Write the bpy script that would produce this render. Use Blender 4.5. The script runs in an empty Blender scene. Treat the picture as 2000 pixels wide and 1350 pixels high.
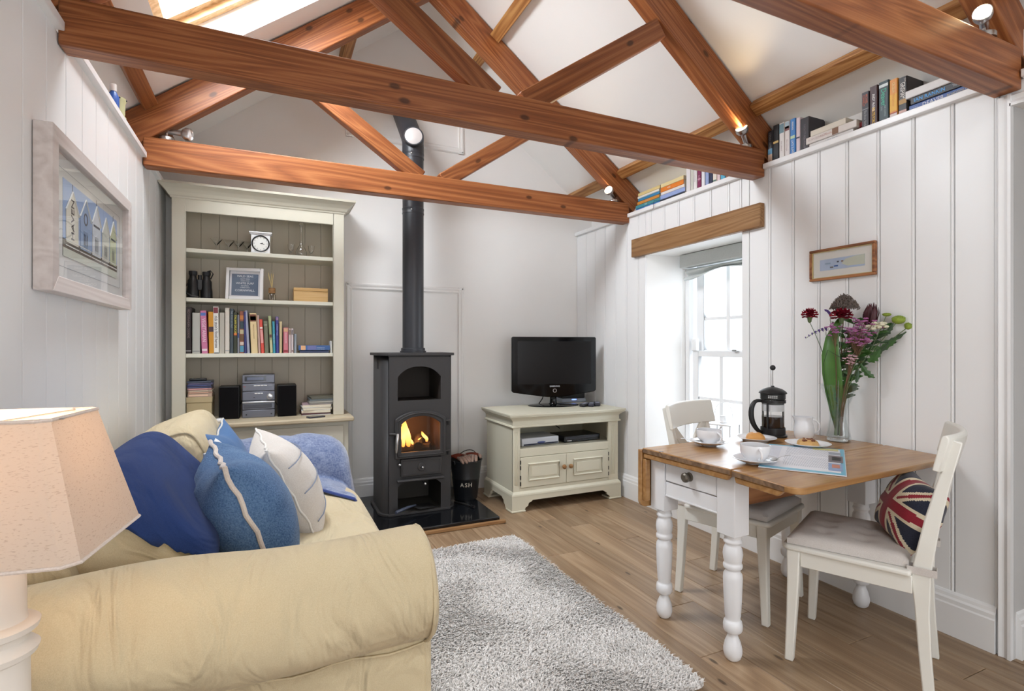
import bpy, bmesh, math, random
from mathutils import Vector, Matrix, Euler
random.seed(7)
PI = math.pi
sc = bpy.context.scene
COL = sc.collection

# ------------------------------------------------------------ camera, sky, large lights, exposure
cam_d = bpy.data.cameras.new('camera'); cam = bpy.data.objects.new('camera', cam_d); COL.objects.link(cam)
cam.location = (0, 0, 1.2); cam.rotation_euler = (PI/2, 0, -math.radians(24.757))
cam_d.sensor_width = 36; cam_d.lens = 18.54; cam_d.clip_start = 0.05
sc.camera = cam
world = bpy.data.worlds.new('sky'); sc.world = world; world.use_nodes = True
bg = world.node_tree.nodes['Background']
bg.inputs['Color'].default_value = (0.90, 0.95, 1.0, 1); bg.inputs['Strength'].default_value = 1.6

def area(name, loc, rot, sx, sy, power, color=(0.92, 0.96, 1.0)):
    d = bpy.data.lights.new(name, 'AREA'); d.shape = 'RECTANGLE'; d.size = sx; d.size_y = sy
    d.energy = power; d.color = color
    o = bpy.data.objects.new(name, d); COL.objects.link(o); o.location = loc; o.rotation_euler = rot
    return o
# daylight just outside the window and skylight; the rear three are added fill
area('daylight_window', (3.22, 2.72, 1.22), (0, math.radians(86), 0), 1.8, 1.5, 38, (0.78, 0.89, 1.0))
area('daylight_skylight', (-0.205, 2.755, 3.21), (0, math.radians(-37.5), 0), 1.9, 2.2, 500, (0.88, 0.94, 1.0))
area('added_fill_rear', (0.75, -2.75, 1.25), (math.radians(90), 0, 0), 2.6, 2.1, 55)  # added fill from behind the camera, through a made-up door
area('added_fill_rear_west', (-0.2, -1.0, 3.7), (0, math.radians(-37.5), 0), 1.2, 1.6, 52)  # added fill through a made-up opening in the left slope
area('added_fill_rear_east', (2.25, -1.0, 3.6), (0, math.radians(37.5), 0), 1.2, 1.6, 38)  # same added fill on the right slope
sc.view_settings.view_transform = 'Standard'; sc.view_settings.look = 'None'
sc.view_settings.gamma = 1.0; sc.view_settings.use_curve_mapping = False
sc.view_settings.exposure = 0.0
sc.cycles.max_bounces = 9; sc.cycles.diffuse_bounces = 4; sc.cycles.transparent_max_bounces = 16
sc.cycles.caustics_reflective = False; sc.cycles.caustics_refractive = False; sc.cycles.sample_clamp_indirect = 6.0

# ------------------------------------------------------------ helpers
def S(r, g, b):
    f = lambda c: (c/12.92 if c <= 0.04045 else ((c+0.055)/1.055)**2.4)
    return (f(r/255), f(g/255), f(b/255), 1)

class MB:
    def __init__(s): s.bm = bmesh.new(); s.mi = 0
    def _mat(s, faces):
        for f in faces: f.material_index = s.mi
    def poly(s, verts, faces):
        vs = [s.bm.verts.new(v) for v in verts]
        fs = []
        for f in faces:
            try: fs.append(s.bm.faces.new([vs[i] for i in f]))
            except ValueError: pass
        s._mat(fs); return s
    def box(s, x0, x1, y0, y1, z0, z1):
        v = [(x, y, z) for z in (z0, z1) for y in (y0, y1) for x in (x0, x1)]
        return s.poly(v, [(0,2,3,1),(4,5,7,6),(0,1,5,4),(2,6,7,3),(0,4,6,2),(1,3,7,5)])
    def obox(s, M, sx, sy, sz):     # oriented box, centred on the matrix
        v = [M @ Vector((x*sx/2, y*sy/2, z*sz/2)) for z in (-1,1) for y in (-1,1) for x in (-1,1)]
        return s.poly(v, [(0,2,3,1),(4,5,7,6),(0,1,5,4),(2,6,7,3),(0,4,6,2),(1,3,7,5)])
    def prism(s, prof, fn, a0, a1, cap=True):   # prof: CCW 2D list; fn(u,v,a)->xyz
        n = len(prof)
        v = [fn(u, w, a0) for u, w in prof] + [fn(u, w, a1) for u, w in prof]
        f = [(i, (i+1) % n, n+(i+1) % n, n+i) for i in range(n)]
        if cap: f += [tuple(range(n-1, -1, -1)), tuple(range(n, 2*n))]
        return s.poly(v, f)
    def lathe(s, prof, c=(0,0,0), seg=24, M=None, closed=False):
        vs = []; M = M or Matrix()
        for r, z in prof:
            for k in range(seg):
                a = 2*PI*k/seg
                vs.append(M @ Vector((c[0]+r*math.cos(a), c[1]+r*math.sin(a), c[2]+z)))
        f = []
        m = len(prof)
        for j in range(m-1 if not closed else m):
            j2 = (j+1) % m
            for k in range(seg):
                k2 = (k+1) % seg
                f.append((j*seg+k, j*seg+k2, j2*seg+k2, j2*seg+k))
        if not closed:
            flat = m == 2 and abs(prof[0][1]-prof[1][1]) < 1e-9
            if prof[0][0] > 5e-4 and not flat: f.append(tuple(range(seg-1, -1, -1)))
            if prof[-1][0] > 5e-4 and not flat: f.append(tuple(range((m-1)*seg, m*seg)))
        s.poly(vs, f); return s
    def tube(s, pts, r, seg=8, closed=False, flat=1.0):
        pts = [Vector(p) for p in pts]; n = len(pts)
        rs = r if isinstance(r, (list, tuple)) else [r]*n
        vs = []; up = None
        for i, p in enumerate(pts):
            a = pts[(i-1) % n] if (i > 0 or closed) else p
            b = pts[(i+1) % n] if (i < n-1 or closed) else p
            t = (b-a).normalized()
            if up is None:
                up = Vector((0,0,1)) if abs(t.z) < 0.9 else Vector((1,0,0))
            x = t.cross(up)
            if x.length < 1e-6: x = t.orthogonal()
            x.normalize(); up = x.cross(t).normalized()
            for k in range(seg):
                q = 2*PI*k/seg
                vs.append(p + x*math.cos(q)*rs[i] + up*math.sin(q)*rs[i]*flat)
        f = []
        for i in range(n if closed else n-1):
            j = (i+1) % n
            for k in range(seg):
                k2 = (k+1) % seg
                f.append((i*seg+k, i*seg+k2, j*seg+k2, j*seg+k))
        if not closed: f += [tuple(range(seg-1, -1, -1)), tuple(range((n-1)*seg, n*seg))]
        return s.poly(vs, f)
    def ball(s, c, r, seg=14, rings=9, sc3=(1,1,1)):
        prof = [(max(1e-7, r*math.sin(PI*j/rings)), -r*math.cos(PI*j/rings)) for j in range(rings+1)]
        M = Matrix.Translation(c) @ Matrix.Diagonal((*sc3, 1))
        return s.lathe(prof, seg=seg, M=M)
    def grid(s, fn, nu, nv, wrapu=False, wrapv=False):
        vs = [fn(i/(nu if wrapu else nu-1), j/(nv if wrapv else nv-1)) for j in range(nv) for i in range(nu)]
        f = []
        for j in range(nv if wrapv else nv-1):
            for i in range(nu if wrapu else nu-1):
                i2 = (i+1) % nu; j2 = (j+1) % nv
                f.append((j*nu+i, j*nu+i2, j2*nu+i2, j2*nu+i))
        return s.poly(vs, f)
    def mesh(s, name, mats, smooth=True, angle=38, weld=True):
        bm = s.bm
        if weld: bmesh.ops.remove_doubles(bm, verts=bm.verts, dist=1e-5)
        bmesh.ops.recalc_face_normals(bm, faces=bm.faces)
        for f in bm.faces: f.smooth = smooth
        for e in bm.edges:
            if len(e.link_faces) == 2 and e.calc_face_angle(0) > math.radians(angle): e.smooth = False
        me = bpy.data.meshes.new(name); bm.to_mesh(me); bm.free()
        for m in (mats if isinstance(mats, (list, tuple)) else [mats]): me.materials.append(m)
        return me
    def build(s, name, mats, parent=None, bevel=0, subsurf=0, loc=None, rot=None, kind=None, segs=2, label=None, **k):
        o = bpy.data.objects.new(name, s.mesh(name, mats, **k)); COL.objects.link(o)
        if parent is not None: o.parent = parent
        if loc is not None: o.location = loc
        if rot is not None: o.rotation_euler = rot
        if bevel:
            b = o.modifiers.new('bevel', 'BEVEL'); b.width = bevel; b.segments = segs; b.limit_method = 'ANGLE'
            b.angle_limit = math.radians(35); b.harden_normals = False
        if subsurf:
            m = o.modifiers.new('sub', 'SUBSURF'); m.levels = subsurf; m.render_levels = subsurf
        if kind: o['kind'] = kind
        if label: o['label'] = label
        return o

def thing(name, label, cat, loc=(0,0,0), rotz=0, group=None, M=None):
    o = bpy.data.objects.new(name, None); COL.objects.link(o)
    o.empty_display_size = 0.05
    o.location = loc; o.rotation_euler = (0, 0, rotz)
    if M is not None: o.matrix_basis = Matrix.Translation(loc) @ M.to_4x4()
    tag(o, label, cat, group); return o
def tag(o, label, cat, group=None):
    o['label'] = label; o['category'] = cat
    if group: o['group'] = group
    return o
def struct(o): o['kind'] = 'structure'; return o
def inst(name, me, parent=None, loc=(0,0,0), rot=(0,0,0), scale=None):
    o = bpy.data.objects.new(name, me); COL.objects.link(o)
    if parent is not None: o.parent = parent
    o.location = loc; o.rotation_euler = rot
    if scale: o.scale = scale
    return o
def dup(root, loc, rotz, label=None):
    def cp(o, par):
        c = o.copy(); COL.objects.link(c)
        if par is not None: c.parent = par
        for ch in [x for x in ALLCH.get(o.name, [])]: cp(ch, c)
        return c
    ALLCH = {}
    for x in bpy.data.objects:
        if x.parent: ALLCH.setdefault(x.parent.name, []).append(x)
    r = cp(root, None); r.location = loc; r.rotation_euler = (0, 0, rotz)
    if label: r['label'] = label
    return r
def frame(xa, ya):
    xa = Vector(xa).normalized(); ya = Vector(ya); za = xa.cross(ya).normalized(); ya = za.cross(xa)
    return Matrix((xa, ya, za)).transposed()

_txt = {}
def text(s, size, origin, xa, ya, mat, parent=None, name='lettering', align='LEFT', squash=1.0, bold=0.0, shear=0.0):
    key = (s, align, bold, shear)
    if key not in _txt:
        cu = bpy.data.curves.new('lettering', 'FONT'); cu.body = s; cu.size = 1; cu.align_x = align; cu.align_y = 'CENTER'
        cu.resolution_u = 2; cu.extrude = 0.004; cu.offset = bold; cu.shear = shear
        t = bpy.data.objects.new('lettering', cu); COL.objects.link(t)
        dg = bpy.context.evaluated_depsgraph_get()
        me = bpy.data.meshes.new_from_object(t.evaluated_get(dg)); me.name = 'lettering'
        bpy.data.objects.remove(t); bpy.data.curves.remove(cu)
        _txt[key] = me
    me = _txt[key].copy(); me.materials.clear(); me.materials.append(mat)
    o = bpy.data.objects.new(name, me); COL.objects.link(o)
    if parent is not None: o.parent = parent
    R = frame(xa, ya)
    o.matrix_basis = Matrix.Translation(origin) @ R.to_4x4() @ Matrix.Diagonal((size*squash, size, size, 1))
    return o

# ------------------------------------------------------------ materials
_mc = {}
def nodes(name):
    m = bpy.data.materials.new(name); m.use_nodes = True
    nt = m.node_tree; return m, nt, nt.nodes, nt.links, nt.nodes['Principled BSDF']
def paint(col, rough=0.5, name='paint', spec=0.5, metal=0.0, bump=0.0, bscale=80, var=0.04, vscale=6, coat=0, sheen=0):
    key = (tuple(round(c, 4) for c in col), rough, spec, metal, bump, bscale, var, vscale, coat, sheen)
    if key in _mc: return _mc[key]
    m, nt, N, L, p = nodes(name)
    tc = N.new('ShaderNodeTexCoord'); nz = N.new('ShaderNodeTexNoise'); nz.inputs['Scale'].default_value = vscale
    nz.inputs['Detail'].default_value = 3
    L.new(tc.outputs['Object'], nz.inputs['Vector'])
    mx = N.new('ShaderNodeMix'); mx.data_type = 'RGBA'
    mx.inputs[6].default_value = tuple(c*(1-var) for c in col[:3])+(1,); mx.inputs[7].default_value = tuple(min(1, c*(1+var)) for c in col[:3])+(1,)
    L.new(nz.outputs['Fac'], mx.inputs[0]); L.new(mx.outputs[2], p.inputs['Base Color'])
    p.inputs['Roughness'].default_value = rough; p.inputs['Metallic'].default_value = metal
    p.inputs['Specular IOR Level'].default_value = spec
    if coat: p.inputs['Coat Weight'].default_value = coat; p.inputs['Coat Roughness'].default_value = 0.08
    if sheen: p.inputs['Sheen Weight'].default_value = sheen; p.inputs['Sheen Roughness'].default_value = 0.5
    if bump:
        n2 = N.new('ShaderNodeTexNoise'); n2.inputs['Scale'].default_value = bscale; n2.inputs['Detail'].default_value = 4
        L.new(tc.outputs['Object'], n2.inputs['Vector'])
        b = N.new('ShaderNodeBump'); b.inputs['Strength'].default_value = bump; b.inputs['Distance'].default_value = 0.002
        L.new(n2.outputs['Fac'], b.inputs['Height']); L.new(b.outputs[0], p.inputs['Normal'])
    _mc[key] = m; return m

def wood(name, dark, mid, light, along='X', sa=0.55, sx=7.0, fine=70, rings=13, rough=0.45, knots=0.0, contrast=1.0, spec=0.4, randamt=1.0, tint=0.12, kplane='XZ', kscale=(2.6, 4.5)):
    m, nt, N, L, p = nodes(name)
    tc = N.new('ShaderNodeTexCoord'); oi = N.new('ShaderNodeObjectInfo')
    off = N.new('ShaderNodeVectorMath'); off.operation = 'MULTIPLY_ADD'
    L.new(oi.outputs['Random'], off.inputs[0]); off.inputs[1].default_value = (17*randamt, 31*randamt, 23*randamt)
    L.new(tc.outputs['Object'], off.inputs[2])
    def mapping(a, b):
        mp = N.new('ShaderNodeMapping'); sv = [b, b, b]; sv['XYZ'.index(along)] = a
        mp.inputs['Scale'].default_value = sv; L.new(off.outputs[0], mp.inputs['Vector']); return mp.outputs[0]
    nz = N.new('ShaderNodeTexNoise'); nz.inputs['Scale'].default_value = 1; nz.inputs['Detail'].default_value = 3; nz.inputs['Distortion'].default_value = 0.6
    L.new(mapping(sa, sx), nz.inputs['Vector'])
    # growth rings: contour lines of the stretched noise
    mul = N.new('ShaderNodeMath'); mul.operation = 'MULTIPLY'; mul.inputs[1].default_value = rings
    L.new(nz.outputs['Fac'], mul.inputs[0])
    fr = N.new('ShaderNodeMath'); fr.operation = 'PINGPONG'; fr.inputs[1].default_value = 1.0; L.new(mul.outputs[0], fr.inputs[0])
    fn = N.new('ShaderNodeTexNoise'); fn.inputs['Scale'].default_value = 1; fn.inputs['Detail'].default_value = 2
    L.new(mapping(1.6, fine), fn.inputs['Vector'])
    ad = N.new('ShaderNodeMath'); ad.operation = 'MULTIPLY_ADD'; ad.inputs[1].default_value = 0.45
    L.new(fr.outputs[0], ad.inputs[0])
    sub = N.new('ShaderNodeMath'); sub.operation = 'MULTIPLY'; sub.inputs[1].default_value = 0.7
    L.new(fn.outputs['Fac'], sub.inputs[0]); L.new(sub.outputs[0], ad.inputs[2])
    cr = N.new('ShaderNodeValToRGB'); e = cr.color_ramp.elements
    e[0].position = 0.5-0.32*contrast; e[0].color = dark; e[1].position = 0.5+0.33*contrast; e[1].color = light
    k = e.new(0.52); k.color = mid
    L.new(ad.outputs[0], cr.inputs[0]); out = cr.outputs[0]
    # tone differs from piece to piece
    hs = N.new('ShaderNodeHueSaturation'); mr = N.new('ShaderNodeMapRange'); L.new(oi.outputs['Random'], mr.inputs[0])
    mr.inputs[3].default_value = 1-tint; mr.inputs[4].default_value = 1+tint
    L.new(mr.outputs[0], hs.inputs['Value']); L.new(out, hs.inputs['Color']); out = hs.outputs[0]
    if knots:
        vo = N.new('ShaderNodeTexVoronoi'); vo.voronoi_dimensions = '2D'; vo.inputs['Scale'].default_value = 1
        sx_ = N.new('ShaderNodeSeparateXYZ'); L.new(off.outputs[0], sx_.inputs[0]); cx_ = N.new('ShaderNodeCombineXYZ')
        for i_, (ax_, sc_) in enumerate(zip(kplane, kscale)):
            mu_ = N.new('ShaderNodeMath'); mu_.operation = 'MULTIPLY'; mu_.inputs[1].default_value = sc_
            L.new(sx_.outputs['XYZ'.index(ax_)], mu_.inputs[0]); L.new(mu_.outputs[0], cx_.inputs[i_])
        L.new(cx_.outputs[0], vo.inputs['Vector'])
        k1 = N.new('ShaderNodeMapRange'); k1.inputs[1].default_value = knots*0.55; k1.inputs[2].default_value = knots; k1.inputs[3].default_value = 1; k1.inputs[4].default_value = 0
        L.new(vo.outputs['Distance'], k1.inputs[0])
        kc = N.new('ShaderNodeMix'); kc.data_type = 'RGBA'; kc.inputs[7].default_value = tuple(c*0.35 for c in dark[:3])+(1,)
        sc2 = N.new('ShaderNodeSeparateColor'); L.new(vo.outputs['Color'], sc2.inputs[0])
        gt = N.new('ShaderNodeMath'); gt.operation = 'GREATER_THAN'; gt.inputs[1].default_value = 0.5; L.new(sc2.outputs[0], gt.inputs[0])
        km0 = N.new('ShaderNodeMath'); km0.operation = 'MULTIPLY'; L.new(gt.outputs[0], km0.inputs[0]); L.new(k1.outputs[0], km0.inputs[1])
        km = N.new('ShaderNodeMath'); km.operation = 'MULTIPLY'; km.inputs[1].default_value = 0.8; L.new(km0.outputs[0], km.inputs[0])
        L.new(km.outputs[0], kc.inputs[0]); L.new(out, kc.inputs[6]); out = kc.outputs[2]
    L.new(out, p.inputs['Base Color']); p.inputs['Roughness'].default_value = rough; p.inputs['Specular IOR Level'].default_value = spec
    b = N.new('ShaderNodeBump'); b.inputs['Strength'].default_value = 0.12; b.inputs['Distance'].default_value = 0.001
    L.new(ad.outputs[0], b.inputs['Height']); L.new(b.outputs[0], p.inputs['Normal'])
    return m

def fabric(name, c1, c2, scale=260, bump=0.35, rough=0.9, blot=5, stretch=None, wr=0.0, sheen=0.25):
    m, nt, N, L, p = nodes(name)
    tc = N.new('ShaderNodeTexCoord'); mp = N.new('ShaderNodeMapping'); L.new(tc.outputs['Object'], mp.inputs[0])
    if stretch: mp.inputs['Scale'].default_value = stretch
    nz = N.new('ShaderNodeTexNoise'); nz.inputs['Scale'].default_value = scale; nz.inputs['Detail'].default_value = 2; L.new(mp.outputs[0], nz.inputs['Vector'])
    n2 = N.new('ShaderNodeTexNoise'); n2.inputs['Scale'].default_value = blot; n2.inputs['Detail'].default_value = 4; L.new(tc.outputs['Object'], n2.inputs['Vector'])
    a = N.new('ShaderNodeMath'); a.operation = 'MULTIPLY_ADD'; a.inputs[1].default_value = 0.6; L.new(nz.outputs['Fac'], a.inputs[0])
    h = N.new('ShaderNodeMath'); h.operation = 'MULTIPLY'; h.inputs[1].default_value = 0.4; L.new(n2.outputs['Fac'], h.inputs[0]); L.new(h.outputs[0], a.inputs[2])
    mr = N.new('ShaderNodeMapRange'); mr.inputs[1].default_value = 0.32; mr.inputs[2].default_value = 0.68; L.new(a.outputs[0], mr.inputs[0])
    mx = N.new('ShaderNodeMix'); mx.data_type = 'RGBA'; mx.inputs[6].default_value = c1; mx.inputs[7].default_value = c2
    L.new(mr.outputs[0], mx.inputs[0]); L.new(mx.outputs[2], p.inputs['Base Color'])
    p.inputs['Roughness'].default_value = rough; p.inputs['Specular IOR Level'].default_value = 0.15
    p.inputs['Sheen Weight'].default_value = sheen
    b = N.new('ShaderNodeBump'); b.inputs['Strength'].default_value = bump; b.inputs['Distance'].default_value = 0.0015
    L.new(nz.outputs['Fac'], b.inputs['Height'])
    if wr:
        n3 = N.new('ShaderNodeTexNoise'); n3.inputs['Scale'].default_value = 4.5; n3.inputs['Detail'].default_value = 3; n3.inputs['Distortion'].default_value = 1.2
        m3 = N.new('ShaderNodeMapping'); m3.inputs['Scale'].default_value = (1.6, 0.55, 0.8); m3.inputs['Rotation'].default_value = (0.5, 0.4, 0.6)
        L.new(tc.outputs['Object'], m3.inputs[0]); L.new(m3.outputs[0], n3.inputs['Vector'])
        b2 = N.new('ShaderNodeBump'); b2.inputs['Strength'].default_value = wr; b2.inputs['Distance'].default_value = 0.05
        L.new(n3.outputs['Fac'], b2.inputs['Height']); L.new(b.outputs[0], b2.inputs['Normal']); L.new(b2.outputs[0], p.inputs['Normal'])
    else: L.new(b.outputs[0], p.inputs['Normal'])
    return m
def emit(name, col, strength):
    m, nt, N, L, p = nodes(name)
    p.inputs['Base Color'].default_value = col; p.inputs['Emission Color'].default_value = col; p.inputs['Emission Strength'].default_value = strength
    return m
def glass(name, col=(1,1,1,1), rough=0.0, ior=1.45):
    m, nt, N, L, p = nodes(name)
    p.inputs['Base Color'].default_value = col; p.inputs['Roughness'].default_value = rough; p.inputs['IOR'].default_value = ior
    p.inputs['Transmission Weight'].default_value = 1.0
    return m
def clear(name, refl=0.045, tint=(1,1,1,1)):          # thin sheet glass: lets light straight through, reflects a little
    m, nt, N, L, p = nodes(name)
    t = N.new('ShaderNodeBsdfTransparent'); t.inputs[0].default_value = tint
    g = N.new('ShaderNodeBsdfGlossy'); g.inputs['Roughness'].default_value = 0.02
    lw = N.new('ShaderNodeLayerWeight'); lw.inputs[0].default_value = 0.5
    pw_ = N.new('ShaderNodeMath'); pw_.operation = 'POWER'; pw_.inputs[1].default_value = 5; L.new(lw.outputs['Facing'], pw_.inputs[0])
    ad = N.new('ShaderNodeMath'); ad.operation = 'MULTIPLY_ADD'; ad.inputs[1].default_value = 0.9; ad.inputs[2].default_value = refl
    L.new(pw_.outputs[0], ad.inputs[0]); ad.use_clamp = True
    ge = N.new('ShaderNodeNewGeometry'); inv = N.new('ShaderNodeMath'); inv.operation = 'SUBTRACT'; inv.inputs[0].default_value = 1.0; L.new(ge.outputs['Backfacing'], inv.inputs[1])
    a2 = N.new('ShaderNodeMath'); a2.operation = 'MULTIPLY'; L.new(ad.outputs[0], a2.inputs[0]); L.new(inv.outputs[0], a2.inputs[1]); ad = a2
    ms = N.new('ShaderNodeMixShader'); L.new(ad.outputs[0], ms.inputs[0]); L.new(t.outputs[0], ms.inputs[1]); L.new(g.outputs[0], ms.inputs[2])
    L.new(ms.outputs[0], N['Material Output'].inputs[0])
    return m

M_wall = paint(S(242,240,237), 0.55, 'white_wall_paint', bump=0.05, bscale=30, var=0.012)
M_board = paint(S(240,240,240), 0.42, 'white_board_paint', bump=0.04, bscale=60, var=0.012)
M_ceil = paint(S(243,241,238), 0.8, 'ceiling_paint', var=0.01)
M_trim = paint(S(240,240,240), 0.35, 'white_gloss_trim', var=0.01)
M_beam = wood('stained_pine', S(98,54,28), S(138,80,43), S(170,110,66), along='X', sa=0.16, sx=4.0, fine=190, rings=58, rough=0.42, knots=0.10, kscale=(3.4,6.5), contrast=1.35)
M_beam_pale = wood('pale_purlin_wood', S(120,74,34), S(160,108,60), S(186,138,84), along='X', sa=0.5, rings=24, rough=0.5, knots=0.05)
M_oak = wood('oak_lintel_wood', S(112,76,44), S(146,106,66), S(168,130,88), along='X', sa=0.4, sx=6, rings=26, contrast=1.4, rough=0.5)
M_floor = wood('oak_floor_boards', S(116,91,68), S(150,123,95), S(175,150,121), along='Y', sa=0.45, sx=6, fine=160, rings=14, contrast=1.6, rough=0.38, knots=0.05, kplane='YX', kscale=(1.9,5.0), tint=0.15, spec=0.45)
M_table = wood('waxed_pine_top', S(136,96,56), S(166,122,74), S(186,144,94), along='X', sa=0.45, sx=5, rings=16, contrast=1.5, rough=0.26, knots=0.045, kplane='XY', spec=0.55, tint=0.04)
M_table_edge = wood('weathered_table_edge', S(92,70,52), S(122,96,74), S(150,120,92), along='X', rough=0.6)
M_glass = glass('clear_glass')
M_pane = clear('sheet_glass')
M_metal = paint(S(200,200,200), 0.28, 'brushed_steel', metal=1.0, var=0.02)
M_black = paint(S(22,22,24), 0.4, 'black_plastic')
M_white = paint(S(238,238,238), 0.3, 'white_gloss')
# ------------------------------------------------------------ the room
XL, XR, YB = -0.615, 2.58, 4.165
ZL = 2.235                      # top of the ledges
RX, RZ, SL = 0.983, 3.737, 0.768   # ridge line and roof slope
CA = math.atan(SL)
def zc(x): return RZ - SL*abs(x-RX)
NR = Vector((math.sin(CA), 0, math.cos(CA)))   # normals of the slopes (right, left)
NL = Vector((-math.sin(CA), 0, math.cos(CA)))
YF = -2.4

# floor: every plank an object of its own
fl = MB().box(-0.8, 2.98, YF, YB, -0.06, -0.012).build('floor', paint(S(60,46,34), 0.9, 'subfloor')); struct(fl)
pw = 0.152; row = 0; x = -0.62
pm = {}
while x < 2.56:
    w = min(pw, 2.575-x); y = YB - 0.005 - random.uniform(0.0, 1.2)
    edges = [YB-0.004]
    while y > YF+0.3: edges.append(y); y -= random.choice((0.7, 0.9, 1.1, 1.3, 1.5))
    edges.append(YF+0.01)
    for a, b in zip(edges[:-1], edges[1:]):
        ln = round(a-b-0.002, 3)
        key = (round(w, 3), ln)
        if key not in pm:
            h = 0.0; c = 0.0016; hw = w/2-0.0006; hl = ln/2
            pm[key] = MB().poly([(-hw,-hl,-0.012),(hw,-hl,-0.012),(hw,hl,-0.012),(-hw,hl,-0.012),
                                 (-hw,-hl,-c),(hw,-hl,-c),(hw,hl,-c),(-hw,hl,-c),
                                 (-hw+c,-hl+c,0),(hw-c,-hl+c,0),(hw-c,hl-c,0),(-hw+c,hl-c,0)],
                                [(3,2,1,0),(0,1,5,4),(1,2,6,5),(2,3,7,6),(3,0,4,7),(4,5,9,8),(5,6,10,9),(6,7,11,10),(7,4,8,11),(8,9,10,11)]).mesh('plank', M_floor, smooth=False)
        inst('plank', pm[key], fl, (x+w/2, (a+b)/2, random.uniform(-0.0008, 0.0)))
    x += pw

# gable wall at the far end and the wall behind the camera
def gable(name, y0, y1, pieces):
    mb = MB()
    for pr_ in pieces: mb.prism(pr_, lambda u, v, a: (u, a, v), y0, y1)
    return struct(mb.build(name, M_wall, smooth=False))
gable('wall_back', YB, YB+0.16, [[(-0.95,0),(2.98,0),(2.98,zc(2.98)+0.06),(RX,RZ+0.06),(-0.95,zc(-0.95)+0.06)]])
D0, D1, DT = -0.35, 1.85, 2.15   # unseen glazed opening behind the camera, added to let fill light in
gable('wall_front', YF-0.16, YF, [[(-0.95,0),(D0,0),(D0,DT),(-0.95,DT)], [(D1,0),(2.98,0),(2.98,DT),(D1,DT)],
      [(-0.95,DT),(2.98,DT),(2.98,zc(2.98)+0.06),(RX,RZ+0.06),(-0.95,zc(-0.95)+0.06)]])
dr = MB()
for xa in (D0, (D0+D1)/2-0.03, D1-0.06): dr.box(xa, xa+0.06, YF-0.1, YF-0.05, 0, DT)
for z in (0, DT-0.06): dr.box(D0, D1, YF-0.1, YF-0.05, z, z+0.06)
dr = struct(dr.build('added_door_2', M_trim, smooth=False))
MB().box(D0+0.06, (D0+D1)/2-0.03, YF-0.08, YF-0.074, 0.06, DT-0.06).build('pane', M_pane, dr)
MB().box((D0+D1)/2+0.03, D1-0.06, YF-0.08, YF-0.074, 0.06, DT-0.06).build('pane', M_pane, dr)

# left wall: masonry, boards, ledge
wl = MB().box(-0.95, -0.627, YF, YB, 0, ZL-0.03)
wl.box(-0.95, -0.78, YF, YB, ZL-0.03, 2.43)
wl = struct(wl.build('wall_left', M_wall, smooth=False))
def board_mesh(w, h, bead):
    c = 0.001; hw = w/2-0.0026; t = 0.012
    if bead: prof = [(-hw,0),(-hw,t-c),(-hw+c,t),(hw-0.0135,t),(hw-0.0120,t-0.0035),(hw-0.0105,t-0.0005),(hw-0.006,t+0.001),(hw-0.0015,t-0.0005),(hw,t-0.004),(hw,0)]
    else: prof = [(-hw,0),(-hw,t-c),(-hw+c,t),(hw-c,t),(hw,t-c),(hw,0)]
    return MB().prism(prof, lambda u, v, a: (v, u, a), 0, h).mesh('board', M_board, smooth=False)
bm_l = board_mesh(0.1705, ZL-0.03, False)
y = 1.881-0.1705*0.5
ys = [1.881+0.1705*(k-0.5) for k in range(-24, 14)]
for yy in ys:
    if yy+0.085 < YB and yy-0.085 > YF: inst('board', bm_l, wl, (-0.627, yy, 0))
TIE = [1.0, 2.135, 3.385]        # near faces of the three trusses
TT = 0.085
def ledge(n, xa, xb, segs):
    o = None
    for a, b in segs:
        mb = MB().box(min(xa, xb), max(xa, xb), a, b, ZL-0.03, ZL)
        p = mb.build('trim_%d' % n if o is None else 'ledge_board', M_trim, o, bevel=0.003)
        if o is None: o = struct(p)
gaps = [(YF, TIE[0]-0.004), (TIE[0]+TT+0.004, TIE[1]-0.004), (TIE[1]+TT+0.004, TIE[2]-0.004), (TIE[2]+TT+0.004, YB)]
ledge(1, -0.79, -0.592, gaps)
ledge(2, 2.555, 2.75, gaps)

# right wall: masonry with door and window openings, beaded boards, upper recess
WY0, WY1, WZ0, WZ1 = 2.30, 3.19, 0.42, 1.88
DY0, DY1, DZ = 0.20, 1.03, 2.115
wr = MB()
for a, b in ((YF, DY0), (DY1, WY0)): wr.box(2.592, 2.98, a, b, 0, ZL-0.03)
wr.prism([(2.592,WY1),(2.98,WY1-0.09),(2.98,YB),(2.592,YB)], lambda u, v, a: (u, v, a), 0, ZL-0.03)
wr.box(2.592, 2.98, WY0, WY1, 0, WZ0); wr.box(2.592, 2.98, WY0, WY1, WZ1, ZL-0.03)
wr.box(2.592, 2.98, DY0, DY1, DZ, ZL-0.03)
wr.box(2.74, 2.98, YF, YB, ZL-0.03, 2.41)
wr = struct(wr.build('wall_right', M_wall, smooth=False))
cache = {}
def rboard(a, b, z0, z1):
    if b-a < 0.012: return
    key = (round(b-a, 3), round(z1-z0, 3))
    if key not in cache: cache[key] = board_mesh(key[0], key[1], b-a > 0.06)
    inst('board', cache[key], wr, (2.592, (a+b)/2, z0), (0, 0, PI), None).rotation_euler = (0, 0, PI)
g = [1.07+0.1467*k for k in range(0, 22)]
g[-1] = YB-0.002
for a, b in zip(g[:-1], g[1:]):
    cuts = sorted({a, b, *[c for c in (WY0, WY1) if a < c < b]})
    for p, q in zip(cuts[:-1], cuts[1:]):
        if p >= WY0-1e-4 and q <= WY1+1e-4:
            rboard(p, q, 0, WZ0); rboard(p, q, WZ1, ZL-0.03)
        else: rboard(p, q, 0, ZL-0.03)
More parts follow.
